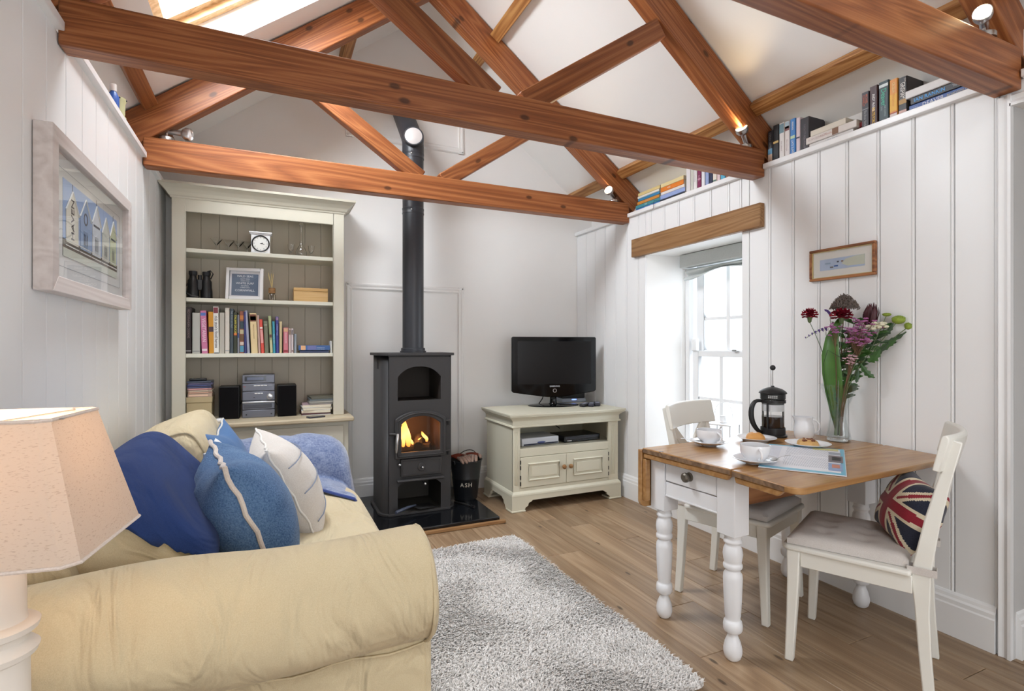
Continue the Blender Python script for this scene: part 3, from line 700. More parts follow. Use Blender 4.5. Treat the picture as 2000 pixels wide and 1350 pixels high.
rd = thing('reed_diffuser', 'reed diffuser with a wooden collar and pale reeds', 'diffuser', (0.020, 3.955, 1.5055))
MB().lathe([(0.0001,0),(0.022,0),(0.024,0.004),(0.024,0.038),(0.013,0.052),(0.012,0.062),(0.010,0.062),(0.011,0.050),(0.021,0.037),(0.021,0.006),(0.0001,0.005)]).build('bottle', M_glass, rd)
MB().lathe([(0.014,0.050),(0.021,0.050),(0.0215,0.052),(0.0215,0.084),(0.0205,0.086),(0.006,0.086),(0.006,0.080),(0.014,0.078)], closed=True).build('collar', M_oak, rd)
for a, l in ((0.1,0.185),(1.4,0.18),(2.7,0.19),(3.6,0.175),(5.0,0.186)):
    MB().tube([(0.012*math.cos(a+PI),0.012*math.sin(a+PI),0.006),(0,0,0.082),(0.016*math.cos(a)-0.008,0.010*math.sin(a),l)], 0.0017, seg=5).build('reed', paint(S(214,190,130),0.7,'reed'), rd)
bb = thing('wooden_box', 'light bamboo lidded box on the second shelf', 'box', (0.268, 3.99, 1.5055))
M_bam = wood('bamboo', S(206,162,98), S(222,182,120), S(232,198,142), along='X', sa=0.4, rings=20, rough=0.45)
MB().box(-0.112,0.112,-0.055,0.06,0,0.072).build('body', M_bam, bb, bevel=0.002)
MB().box(-0.1125,0.1125,-0.0555,0.0605,0.0735,0.096).build('lid', M_bam, bb, bevel=0.003)

# things on the bookcase worktop ------------------------------------------------------------
ZW = 0.7145
bx = thing('storage_box', 'tan card storage box with a label holder', 'box', (-0.406, 4.00, ZW))
M_card = paint(S(190,172,134), 0.75, 'tan_card', var=0.03)
MB().box(-0.070,0.070,-0.085,0.10,0,0.125).build('body', M_card, bx, bevel=0.002)
MB().box(-0.073,0.073,-0.088,0.103,0.118,0.154).build('lid', M_card, bx, bevel=0.002)
h = MB(); h.box(-0.036,0.036,-0.0875,-0.085,0.030,0.058); h.build('label_holder', M_metal, bx, bevel=0.001)
MB().box(-0.024,0.024,-0.0885,-0.0865,0.035,0.053).build('label_card', M_white, bx)
z = ZW+0.1545
for k, (col, t, lab) in enumerate([(S(188,160,140),0.022,'beige boxed set at the bottom of the disc stack'),(S(176,140,120),0.0115,'brown disc case directly on the beige boxed set'),(S(196,180,160),0.0115,'cream disc case third from the bottom of the disc stack'),
        (S(178,132,132),0.0115,'dusky red disc case in the middle of the disc stack'),(S(72,76,106),0.0115,'slate blue disc case above the dusky red one'),(S(60,66,104),0.0115,'dark blue disc case under the violet one'),(S(96,92,124),0.0115,'violet grey disc case second from the top of the disc stack'),(S(64,70,86),0.0115,'charcoal disc case at the top of the disc stack')]):
    t_ = t-0.0006
    o = thing('disc_case', lab, 'disc case', (-0.403+random.uniform(-0.004,0.004), 3.985+random.uniform(-0.004,0.004), z), random.uniform(-0.05,0.05), 'disc cases on the storage box')
    MB().box(-0.068,0.068,-0.07,0.07,0,t_).build('case', paint(col,0.3,'disc_case'), o, bevel=0.001)
    MB().box(-0.06,0.045,-0.0708,-0.07,t_*0.25,t_*0.75).build('spine_label', paint(tuple(min(1,c*1.7) for c in col[:3])+(1,),0.4,'disc_label'), o)
    z += t
o = thing('remote_control', 'black remote control lying on top of the disc stack', 'remote control', (-0.418, 3.975, z+0.0005), 0.1)
MB().box(-0.05,0.05,-0.018,0.018,0,0.014).build('body', M_black, o, bevel=0.005)
MB().ball((-0.03,-0.0,0.0145),0.004,sc3=(1,1,0.4)).build('button', M_metal, o)
def speaker(x, lab):
    o = thing('loudspeaker', lab, 'speaker', (x, 4.00, ZW), 0, 'speakers of the stereo')
    MB().box(-0.060,0.060,-0.062,0.11,0,0.213).build('cabinet', paint(S(18,17,18),0.5,'black_veneer'), o, bevel=0.003)
    MB().box(-0.056,0.056,-0.070,-0.0615,0.004,0.209).build('grille', fabric('speaker_cloth', S(10,9,11), S(20,18,20), 700, sheen=0), o, bevel=0.004)
speaker(-0.238, 'black speaker to the left of the stereo'); speaker(0.114, 'black speaker to the right of the stereo')
st = thing('stereo', 'grey stacked mini stereo with a round volume knob', 'stereo', (-0.062, 3.945, ZW))
M_st = paint(S(112,114,124), 0.35, 'grey_stereo_plastic', metal=0.4); M_st2 = paint(S(74,76,84), 0.4, 'dark_stereo_plastic')
lvl = [(0.0,0.052),(0.054,0.112),(0.114,0.176),(0.178,0.229),(0.231,0.288)]
for k, (z0, z1) in enumerate(lvl):
    u = MB().box(-0.099,0.099,0,0.20,z0,z1).build('unit', M_st, st, bevel=0.004)
    F = -0.0012
    if k == 4:
        MB().box(-0.085,0.045,F,0.001,0.245,0.279).build('display', paint(S(34,38,48),0.1,'display_glass'), u)
        MB().box(-0.070,0.030,F-0.0006,F,0.252,0.272).build('display_window', paint(S(88,96,120),0.15,'lcd'), u)
    if k == 3:
        for q in range(4): MB().box(-0.03+q*0.021,-0.012+q*0.021,F-0.003,0,0.212,0.218).build('button', M_white, u, bevel=0.001)
        MB().box(-0.092,-0.08,F,0,0.208,0.212).build('indicator', paint(S(190,80,70),0.4,'red_mark'), u)
        MB().box(0.058,0.085,F,0,0.215,0.2165).build('marking', M_white, u)
    if k == 2:
        MB().lathe([(0.0001,0),(0.020,0),(0.020,-0.004),(0.0155,-0.006),(0.015,-0.014),(0.0001,-0.016)], M=Matrix.Translation((0.068,-0.001,0.140)) @ Matrix.Rotation(-PI/2,4,'X'), seg=28).build('volume_knob', M_metal, u)
        for q in range(3): MB().box(-0.025+q*0.018,-0.009+q*0.018,F-0.003,0,0.160,0.166).build('button', M_white, u, bevel=0.001)
        MB().box(-0.033,-0.022,F,0,0.133,0.137).build('socket', M_black, u)
    if k == 1:
        MB().box(-0.090,0.080,-0.006,0,0.066,0.092).build('disc_tray', M_st2, u, bevel=0.003)
        MB().box(-0.0995,0.0995,-0.008,0.0,0.0985,0.110).build('trim_bar', M_metal, u, bevel=0.003)
    if k == 0:
        for q in (-0.074,0.078): MB().lathe([(0.0001,0),(0.005,0),(0.005,-0.002),(0.0001,-0.002)], M=Matrix.Translation((q,-0.0005,0.022)) @ Matrix.Rotation(-PI/2,4,'X'), seg=12).build('socket', M_black, u)
MB().tube([(0.105,0.12,0.09),(0.125,0.09,0.05),(0.14,0.06,0.085)],0.0025,seg=6).build('cable', M_black, st)
MB().tube([(-0.105,0.12,0.11),(-0.118,0.06,0.075),(-0.128,0.05,0.055)],0.0025,seg=6).build('cable', M_black, st)
z = ZW
mags = [(S(224,226,232),0.006,0.0,'thin pale magazine at the very bottom of the pile'),(S(90,52,60),0.010,-0.01,'dark red edged magazine second from the bottom of the pile'),(S(232,234,240),0.020,0.0,'thick white magazine third from the bottom of the pile'),(S(222,226,236),0.018,0.0,'thick bluish white magazine in the middle of the pile'),(S(196,168,176),0.020,0.006,'pinkish ring binder booklet below the grey magazines'),
        (S(150,146,140),0.012,0.045,'grey brown magazine just above the pinkish booklet'),(S(176,174,168),0.012,0.05,'light grey magazine third from the top of the pile'),(S(112,120,124),0.014,0.05,'blue grey magazine second from the top of the pile'),(S(104,104,92),0.012,0.06,'olive grey magazine on top of the pile')]
for col, t, dx, lab in mags:
    o = thing('magazine', lab, 'magazine', (0.315+dx*0.6, 4.01, z), random.uniform(-0.06,0.06), 'magazines piled beside the speaker')
    w2 = 0.105 if dx < 0.02 else 0.088
    MB().box(-w2,0.085,-0.10,0.115,0,t-0.0008).build('pages', M_page if t > 0.017 and col[0] > 0.5 else paint(col,0.6,'magazine_paper'), o, bevel=0.0015)
    MB().box(-w2-0.001,0.086,-0.101,0.116,t-0.0016,t-0.0006).build('cover', paint(col,0.4,'magazine_cover'), o)
    z += t
o = thing('mobile_phone', 'flat dark phone lying at the front of the worktop', 'phone', (0.288, 3.785, ZW), 0.35)
MB().box(-0.055,0.055,-0.028,0.028,0,0.010).build('body', paint(S(60,62,72),0.35,'phone_case'), o, bevel=0.003)
MB().box(-0.050,0.050,-0.024,0.024,0.010,0.0105).build('screen', paint(S(30,32,38),0.15,'phone_glass'), o)
o = thing('cordless_phone', 'grey and white cordless handset lying behind the sofa', 'phone', (-0.345, 3.815, ZW), -0.30)
MB().box(-0.085,0.060,-0.026,0.026,0,0.022).build('body', paint(S(140,144,140),0.4,'grey_handset'), o, bevel=0.007)
MB().box(0.045,0.085,-0.027,0.027,0,0.026).build('end_cap', M_white, o, bevel=0.010)
MB().box(-0.105,-0.07,-0.024,0.024,0,0.020).build('base_cap', paint(S(206,206,212),0.4,'pale_plastic'), o, bevel=0.006)
# ------------------------------------------------------------ hearth, stove, flue
M_granite = paint(S(20,21,24), 0.09, 'polished_granite', spec=0.6, var=0.5, vscale=160)
M_iron = paint(S(56,54,54), 0.52, 'stove_iron', var=0.06, bump=0.06, bscale=180, spec=0.4)
M_iron_dark = paint(S(30,28,27), 0.8, 'sooty_iron', var=0.15)
hs = tag(B(0.56, 1.425, 3.285, 4.148, 0.001, 0.040).build('hearth_slab', M_granite, bevel=0.006), 'polished black stone hearth slab under the stove', 'hearth')
et = B(0.53, 1.455, 3.252, 3.280, 0.001, 0.022)
tag(et.build('hearth_edging', M_oak, bevel=0.004), 'thin oak strip along the front of the black hearth', 'edging')

sv = thing('wood_stove', 'tall dark grey wood burning stove with a lit fire', 'stove', (0.95, 3.77, 0.0405))
FY = 3.58
def arc(cx, cy, r, a0, a1, n): return [(cx+r*math.cos(a0+(a1-a0)*k/n), cy+r*math.sin(a0+(a1-a0)*k/n)) for k in range(n+1)]
def plan(e):   # plan outline, offset outwards by e
    return [(0.735-e*0.3,3.595-e)] + [(1.165+e*0.3,3.595-e)] + arc(1.145,3.665,0.055+e,-PI/2+0.35,0,5) + [(1.20+e,3.955+e),(0.70-e,3.955+e)] + arc(0.775,3.675,0.080+e,PI,PI*1.5-0.35,6)
shell = MB(); pl = plan(0)
n = len(pl); 
shell.poly([(u,v,0.055) for u,v in pl]+[(u,v,1.13) for u,v in pl], [(i,(i+1)%n,n+(i+1)%n,n+i) for i in range(1,n)])
shell.prism(pl, lambda u,v,a:(u,v,a), 1.122, 1.13)
wpart(shell, 'body', M_iron, sv)
wpart(MB().prism(plan(0.022), lambda u,v,a:(u,v,a), 1.130, 1.149), 'top_plate', M_iron, sv, bevel=0.004)
wpart(MB().prism(plan(0.018), lambda u,v,a:(u,v,a), 0.0405, 0.056), 'base_plate', M_iron, sv, bevel=0.004)
# front plate with the arched oven opening, door hole and log store
fp = MB(); y0, y1 = FY, FY+0.016
XA, XB = 0.738, 1.168
f3 = lambda u, v, a: (u, a, v)
def arch_top(xa, xb, zs, rise, ztop, outer=None):     # plate piece above an arch
    m = 12; pts = []
    for k in range(m+1):
        q = k/m; x = xa+(xb-xa)*q; s_ = abs(2*q-1)
        pts.append((x, zs + rise*(1-s_**2.6)))
    return [(xa, ztop)] + [(xa,zs)] + pts[1:-1] + [(xb,zs)] + [(xb, ztop)]
for pr_ in ([(XA,0.056),(0.796,0.056),(0.796,1.122),(XA,1.122)], [(1.100,0.056),(XB,0.056),(XB,1.122),(1.100,1.122)],
            arch_top(0.796,1.100,0.985,0.070,1.122), [(0.796,0.715),(1.100,0.715),(1.100,0.822),(0.796,0.822)],
            [(0.796,0.300),(1.100,0.300),(1.100,0.460),(0.796,0.460)], arch_top(0.796,1.100,0.235,0.055,0.300)):
    fp.prism(pr_, f3, y0, y1)
fp = wpart(fp, 'front_plate', M_iron, sv, weld=False)
def cavity(x0,x1,z0,z1,yb,name,mat):
    c = MB(); c.box(x0-0.01,x0,FY+0.012,yb,z0,z1); c.box(x1,x1+0.01,FY+0.012,yb,z0,z1); c.box(x0-0.01,x1+0.01,yb,yb+0.01,z0,z1)
    c.box(x0-0.01,x1+0.01,FY+0.012,yb,z0-0.01,z0); c.box(x0-0.01,x1+0.01,FY+0.012,yb,z1,z1+0.01); return wpart(c, name, mat, sv, smooth=False)
cavity(0.790,1.106,0.815,1.065,3.90,'oven_chamber', paint(S(58,50,44),0.7,'oven_lining'))
cavity(0.790,1.106,0.425,0.715,3.88,'firebox', paint(S(70,54,42),0.85,'fire_brick',var=0.2))
cavity(0.790,1.106,0.058,0.295,3.92,'log_store', paint(S(60,56,50),0.75,'log_store_lining'))
# fire door
def arched_frame(xa,xb,z0,zs,rise,w):
    m = 14; o_, i_ = [], []
    for k in range(m+1):
        q = k/m; s_ = abs(2*q-1); o_.append((xa+(xb-xa)*q, zs+rise*(1-s_**2.4))); i_.append((xa+w+(xb-xa-2*w)*q, zs+(rise-0.0)*(1-s_**2.4)-w*0.9))
    return [(xa,z0)]+o_+[(xb,z0)], [(xa+w,z0+w)]+i_+[(xb-w,z0+w)]
oo, ii = arched_frame(0.772,1.128,0.430,0.700,0.052,0.042)
dm = MB(); nn = len(oo)
for ya, yb2 in ((FY-0.028,FY-0.002),):
    v = [(u,ya,w) for u,w in oo]+[(u,ya,w) for u,w in ii]+[(u,yb2,w) for u,w in oo]+[(u,yb2,w) for u,w in ii]
    F_ = []
    for k in range(nn):
        k2 = (k+1)%nn
        F_ += [(k,k2,nn+k2,nn+k),(2*nn+k2,2*nn+k,3*nn+k,3*nn+k2),(k2,k,2*nn+k,2*nn+k2),(nn+k,nn+k2,3*nn+k2,3*nn+k)]
    dm.poly(v, F_)
door = wpart(dm, 'fire_door', M_iron, sv, bevel=0.005)
rim = MB(); o2, i2 = arched_frame(0.790,1.110,0.448,0.685,0.050,0.012)
rim.tube([(u,FY-0.029,w) for u,w in o2], 0.006, seg=6, closed=True); rim.build('door_moulding', M_iron, door)
MB().prism(ii, f3, FY-0.014, FY-0.010).build('pane', clear('stove_glass', 0.05, (1.0,0.93,0.85,1)), door, smooth=False)
for z in (0.672,0.462):
    MB().box(1.118,1.165,FY-0.022,FY-0.008,z-0.006,z+0.006).build('hinge', M_iron, door, bevel=0.003)
    MB().lathe([(0.0001,0),(0.008,0),(0.008,0.034),(0.0001,0.034)], c=(1.150,FY-0.014,z-0.03)).build('hinge_pin', M_iron_dark, door)
MB().tube([(0.742,FY-0.004,0.600),(0.780,FY-0.03,0.600)],0.010,seg=10).build('handle_stem', M_iron, door)
MB().tube([(0.785,FY-0.040,0.604),(0.783,FY-0.047,0.585),(0.780,FY-0.048,0.54),(0.778,FY-0.046,0.50),(0.777,FY-0.044,0.478)],[0.009,0.0105,0.010,0.009,0.006],seg=10).build('handle', M_metal, door, label='polished steel door handle')
# ash door, shelf lip, knobs, side vents
ad_ = wpart(B(0.812,1.100,FY-0.020,FY-0.001,0.305,0.425), 'ash_door', M_iron, sv, bevel=0.005)
r_ = MB(); 
for a_ in ((0.826,1.086,0.4085,0.4125),(0.826,1.086,0.3185,0.3225)): r_.box(a_[0],a_[1],FY-0.0225,FY-0.0195,a_[2],a_[3])
for a_ in (0.826,1.082): r_.box(a_,a_+0.004,FY-0.0225,FY-0.0195,0.3185,0.4125)
r_.build('ash_door_moulding', M_iron, ad_)
MB().lathe([(0.0001,0.018),(0.010,0.018),(0.012,0.008),(0.026,0.008),(0.029,0.004),(0.029,0)], M=Matrix.Translation((0.956,FY-0.019,0.365)) @ RXM, seg=24).build('air_wheel', M_iron, ad_)
MB().ball((0.958,FY-0.042,0.364),0.0085).build('knob', M_metal, ad_)
wpart(B(0.785,1.115,FY-0.040,FY,0.272,0.288), 'ash_lip', M_iron, sv, bevel=0.006)
k_ = wpart(MB().tube([(0.803,FY,0.392),(0.803,FY-0.022,0.392)],0.004,seg=8), 'air_lever', M_iron, sv); MB().ball((0.803,FY-0.028,0.392),0.010).build('knob', M_metal, k_)
k_ = wpart(MB().tube([(0.963,FY-0.005,0.262),(0.975,FY-0.035,0.250)],0.003,seg=8), 'riddling_lever', M_iron_dark, sv); MB().ball((0.977,FY-0.038,0.249),0.0095).build('knob', M_metal, k_)
for k in range(3):
    wpart(B(0.6955,0.7005,3.69+k*0.045,3.705+k*0.045,1.035,1.105), 'side_vent', M_iron_dark, sv)

fi = thing('fire', 'burning logs with orange flames behind the stove glass', 'fire', (0.95, 3.72, 0.4265))
M_char = paint(S(60,50,44), 0.9, 'charred_log', var=0.4, vscale=40, bump=0.6, bscale=60)
def logm(p0, p1, r):
    m = MB(); p0, p1 = Vector(p0), Vector(p1); pts = [p0.lerp(p1, k/6) for k in range(7)]
    return m.tube(pts, [r*(1+0.12*math.sin(k*2.1)) for k in range(7)], seg=9)
logm((-0.12,-0.02,0.035),(0.12,0.03,0.04),0.034).build('log', M_char, fi); logm((-0.09,0.06,0.04),(0.10,-0.05,0.05),0.030).build('log', M_char, fi); logm((0.01,-0.05,0.06),(0.05,0.07,0.10),0.032).build('log', M_char, fi)
e_ = MB()
for k in range(26): e_.ball((random.uniform(-0.13,0.13),random.uniform(-0.07,0.07),0.008),random.uniform(0.008,0.016),6,4,(1,1,0.7))
e_.build('embers', M_char, fi, kind='stuff')
mf, nt, N, L, p = nodes('flame')
tc = N.new('ShaderNodeTexCoord'); sp_ = N.new('ShaderNodeSeparateXYZ'); L.new(tc.outputs['Generated'], sp_.inputs[0])
cr = N.new('ShaderNodeValToRGB'); cr.color_ramp.elements[0].color = (1.0,0.22,0.02,1); cr.color_ramp.elements[1].color = (1.0,0.42,0.06,1)
k = cr.color_ramp.elements.new(0.45); k.color = (1.0,0.66,0.22,1)
L.new(sp_.outputs[2], cr.inputs[0]); L.new(cr.outputs[0], p.inputs['Emission Color']); p.inputs['Emission Strength'].default_value = 2.6
p.inputs['Base Color'].default_value = (0.02,0.01,0.0,1)
def flame(x, y, z, h, r, bend):
    pts = [(x+bend*q*q*h+0.006*math.sin(q*7), y, z+h*q) for q in [k/9 for k in range(10)]]
    rr = [r*(0.35+1.5*q)*(1-q)**0.75+0.0008 for q in [k/9 for k in range(10)]]
    MB().tube(pts, rr, seg=10).build('flame', mf, fi)
flame(-0.055,-0.02,0.055,0.215,0.032,-0.18); flame(-0.095,-0.03,0.05,0.19,0.022,0.05); flame(-0.02,0.0,0.05,0.10,0.014,-0.5); flame(0.075,-0.03,0.085,0.075,0.017,-0.5); flame(-0.125,-0.06,0.015,0.075,0.010,-0.3); flame(0.02,-0.02,0.07,0.045,0.008,0.4)
pl_ = bpy.data.lights.new('fire_glow', 'POINT'); pl_.energy = 1.6; pl_.color = (1.0,0.42,0.12); pl_.shadow_soft_size = 0.03
o = bpy.data.objects.new('fire_glow', pl_); COL.objects.link(o); o.location = (0.93, 3.69, 0.60)

fl_ = thing('flue_pipe', 'black flue pipe rising from the stove to a bend high on the wall', 'flue', (0.952, 3.78, 1.149))
M_flue = paint(S(46,47,52), 0.42, 'flue_enamel', var=0.03)
MB().lathe([(0.094,0),(0.094,0.012),(0.086,0.014),(0.086,0.030),(0.082,0.034)], seg=32).build('collar', M_flue, fl_)
MB().lathe([(0.076,0.0),(0.076,1.50)], seg=36).build('pipe', M_flue, fl_)
jn = MB().lathe([(0.0765,0),(0.0785,0.002),(0.0785,0.010),(0.0772,0.013),(0.0772,0.030),(0.0785,0.033),(0.0785,0.042),(0.0765,0.044)], c=(0,0,1.0), seg=32).build('joint_band', M_flue, fl_)
MB().ball((-0.03,-0.073,1.022),0.006).build('screw', M_metal, jn)
jn = MB().lathe([(0.0765,0),(0.0785,0.002),(0.0785,0.010),(0.0772,0.013),(0.0772,0.030),(0.0785,0.033),(0.0785,0.042),(0.0765,0.044)], c=(0,0,1.40), seg=32).build('joint_band', M_flue, fl_)
MB().ball((-0.03,-0.073,1.422),0.006).build('screw', M_metal, jn)
bend = [(0,0,1.44),(0,0.0,1.50),(0,0.012,1.545),(0,0.045,1.585),(0,0.10,1.64),(0,0.20,1.74),(0,0.372,1.912)]
MB().tube(bend, 0.078, seg=32).build('elbow', M_flue, fl_)
cp = Vector((-0.012,-0.062,1.535)); nrm = Vector((-0.25,-0.93,0.1)).normalized()
Mx = Matrix.Translation(cp) @ nrm.to_track_quat('Z','Y').to_matrix().to_4x4()
MB().lathe([(0.072,-0.07),(0.072,0.026),(0.068,0.032),(0.064,0.032)], M=Mx, seg=32).build('access_port', M_flue, fl_)
MB().lathe([(0.0001,0.035),(0.058,0.034),(0.063,0.030)], M=Mx, seg=32).build('access_cap', paint(S(196,190,188),0.35,'pale_enamel'), fl_, label='pale round access cap')

# ash bucket, gloves, shovel, poker
BKX, BKY = 1.365, 3.80
bu = thing('ash_bucket', 'black metal ash bucket beside the stove', 'bucket', (BKX, BKY, 0.0405))
M_tin = paint(S(30,32,36), 0.35, 'black_enamelled_tin', spec=0.5, var=0.05)
MB().lathe([(0.0001,0.004),(0.080,0.004),(0.082,0),(0.085,0),(0.088,0.012),(0.103,0.150),(0.105,0.153),(0.106,0.166),(0.105,0.170),(0.121,0.288),(0.125,0.290),(0.125,0.295),(0.120,0.296),(0.117,0.290),(0.084,0.010),(0.0001,0.009)], seg=40).build('body', M_tin, bu)
ang0 = math.atan2(-BKY, -BKX)
for k, ch in enumerate('ASH'):
    a = ang0 + 0.02 + (k-1)*0.30; z = 0.118; r = 0.0885+0.0155*(z-0.012)/0.138+0.0010
    text(ch, 0.044, (r*math.cos(a), r*math.sin(a), z), (-math.sin(a), math.cos(a), 0), (0.1*math.cos(a),0.1*math.sin(a),1), paint(S(206,202,190),0.6,'cream_lettering'), bu, align='CENTER', squash=1.0, bold=0.012)
hp = []
for k in range(13):
    a = PI*k/12; hp.append((0.126*math.cos(a)*math.cos(0.5)+0.045*math.sin(a), 0.126*math.cos(a)*math.sin(0.5)+0.10*math.sin(a)*1.0, 0.285+0.055*math.sin(a)))
MB().tube(hp, 0.0035, seg=6).build('bail_handle', M_tin, bu)
for s_ in (-1,1): MB().ball((s_*0.126*math.cos(0.5), s_*0.126*math.sin(0.5), 0.285),0.012,sc3=(0.6,0.6,1.3)).build('handle_lug', M_tin, bu)
M_glr = fabric('rust_leather', S(104,46,34), S(134,66,48), 90, 0.2, sheen=0); M_glg = fabric('pale_suede', S(140,112,100), S(172,146,132), 120, 0.3, sheen=0.1)
def glove(lab, loc, rz):
    g_ = thing('work_glove', lab, 'glove', loc, rz, 'gloves in the ash bucket')
    MB().grid(lambda u, v: ((0.045+0.012*v)*math.cos(2*PI*u)*(1-0.25*(v>0.99)), -0.015+0.095*v, (0.020*(1.1-0.5*v))*math.sin(2*PI*u)+0.012*math.sin(v*3)), 16, 8, wrapu=True).build('palm', M_glr, g_, subsurf=1)
    for i, (fx_, ln) in enumerate(((-0.036,0.066),(-0.012,0.078),(0.013,0.074),(0.036,0.060))):
        MB().tube([(fx_*0.9,-0.005,0.006),(fx_,-0.03,0.008),(fx_*1.1,-0.03-ln*0.4,0.0),(fx_*1.15,-0.03-ln*0.75,-0.016),(fx_*1.15,-0.03-ln*0.92,-0.026)],[0.012,0.0135,0.0135,0.0125,0.006],seg=9).build('finger', M_glg, g_, subsurf=1)
    MB().tube([(0.045,0.045,0.004),(0.064,0.022,0.006),(0.070,-0.004,0.0),(0.068,-0.02,-0.006)],[0.012,0.015,0.0135,0.006],seg=9).build('thumb', M_glg, g_, subsurf=1)
glove('rust and pale suede work glove on the stove side of the bucket', (BKX-0.055, BKY-0.030, 0.353), 0.35)
glove('rust and pale suede work glove on the cabinet side of the bucket', (BKX+0.038, BKY-0.020, 0.352), -0.45)
sh = thing('ash_shovel', 'slate blue ash shovel lying in the log store', 'shovel', (0.88, 3.60, 0.060))
MB().tube([(-0.115,-0.10,0.030),(-0.09,-0.085,0.032),(-0.02,-0.03,0.033),(0.05,0.02,0.028)],[0.011,0.012,0.010,0.006],seg=10).build('handle', paint(S(70,76,92),0.35,'slate_enamel'), sh)
MB().poly([(0.03,0.0,0.022),(0.06,-0.045,0.018),(0.20,0.0,0.004),(0.17,0.12,0.004),(0.05,0.075,0.018),
           (0.03,0.0,0.019),(0.06,-0.045,0.015),(0.20,0.0,0.001),(0.17,0.12,0.001),(0.05,0.075,0.015)],
          [(0,1,2,3,4),(9,8,7,6,5),(0,5,6,1),(1,6,7,2),(2,7,8,3),(3,8,9,4),(4,9,5,0)]).build('blade', M_iron_dark, sh, smooth=False)
pk = thing('poker', 'short black poker lying on the hearth beside the bucket', 'poker', (1.29, 3.62, 0.041))
MB().tube([(-0.045,0.10,0.006),(0.0,0.02,0.006),(0.03,-0.06,0.006)],0.005,seg=7).build('shaft', M_iron_dark, pk)
MB().tube([(0.03,-0.06,0.008),(0.038,-0.10,0.009)],0.009,seg=8).build('grip', M_black, pk)

# ------------------------------------------------------------ television cabinet
tv = thing('tv_cabinet', 'low cream television cabinet with two panelled doors', 'cabinet', (2.05, 3.68, 0))
M_cr2 = paint(S(216,211,190), 0.45, 'cream_cabinet_paint', var=0.025)
X0, X1, Y0, Y1 = 1.592, 2.505, 3.432, 3.935
c = B(X0, X0+0.02, Y0+0.012, Y1, 0.10, 0.61); c.box(X1-0.02, X1, Y0+0.012, Y1, 0.10, 0.61); c.box(X0+0.02, X1-0.02, Y1-0.012, Y1, 0.10, 0.61)
c.box(X0+0.02, X1-0.02, Y0+0.012, Y1-0.012, 0.115, 0.135)
wpart(c, 'carcass', M_cr2, tv, smooth=False)
wpart(B(X0+0.02, X1-0.02, Y0+0.010, Y1-0.012, 0.432, 0.452), 'shelf', M_cr2, tv, smooth=False)
fr = B(X0, 1.648, Y0, Y0+0.02, 0.10, 0.62); fr.box(2.412, X1, Y0, Y0+0.02, 0.10, 0.62); fr.box(1.648, 2.412, Y0, Y0+0.02, 0.392, 0.452); fr.box(1.648, 2.412, Y0, Y0+0.02, 0.10, 0.168)
fr = wpart(fr, 'face_frame', M_cr2, tv, bevel=0.002)
for xs in (1.606, 1.617, 1.628, 2.440, 2.455, 2.470):
    MB().lathe([(0.0001,0),(0.003,0.004),(0.003,0.386),(0.0001,0.390)], c=(xs, Y0, 0.19), seg=8).build('reed_moulding', M_cr2, fr)
t = MB()
def rg(e, z): return [(X0-e, Y0-e, z), (X1+e, Y0-e, z), (X1+e, Y1+0.01, z), (X0-e, Y1+0.01, z)]
def loft(levels, ring):
    lv = [ring(e, z) for e, z in levels]; vv = [p for r in lv for p in r]; ff = []
    for i in range(len(lv)-1):
        for k in range(4): ff.append((i*4+k, i*4+(k+1) % 4, i*4+4+(k+1) % 4, i*4+4+k))
    ff += [(3,2,1,0), tuple(len(vv)-4+k for k in range(4))]
    return MB().poly(vv, ff)
wpart(loft([(0.0,0.605),(0.012,0.606),(0.016,0.612),(0.012,0.620),(0.006,0.624),(0.006,0.652),(0.010,0.660),(0.022,0.672),(0.036,0.682),(0.040,0.686),(0.040,0.693),(0.044,0.696),(0.044,0.706)], rg), 'top', M_cr2, tv, smooth=False)
wpart(loft([(0.0,0.145),(0.006,0.140),(0.014,0.128),(0.016,0.118),(0.016,0.112)], rg), 'base_moulding', M_cr2, tv, smooth=False)
def plinth(fn, ln):
    m = []
    pr_ = [(0,0.012),(0.10,0.012),(0.108,0.030),(0.128,0.040),(0.134,0.060),(0.155,0.068),(0.165,0.078)]
    pts = pr_ + [(ln-u, z) for u, z in reversed(pr_)] + [(ln,0.113),(0,0.113)]
    return MB().prism(pts, fn, 0, 0.018)
e = 0.016
wpart(plinth(lambda u,v,a:(X0-e+u, Y0-e+a, v), X1-X0+2*e), 'plinth', M_cr2, tv, smooth=False)
wpart(plinth(lambda u,v,a:(X0-e+a, Y0-e+0.0185+u, v), Y1-Y0+e), 'plinth', M_cr2, tv, smooth=False)
wpart(plinth(lambda u,v,a:(X1+e-a, Y0-e+0.0185+u, v), Y1-Y0+e), 'plinth', M_cr2, tv, smooth=False)
for fx_, fy_ in ((X0-e-0.004,Y0-e-0.004),(X1+e+0.004-0.112,Y0-e-0.004),(X0-e-0.004,Y1-0.08),(X1+e+0.004-0.112,Y1-0.08)):
    wpart(B(fx_, fx_+0.112, fy_, fy_+0.112, 0, 0.014), 'foot', M_cr2, tv, bevel=0.004)
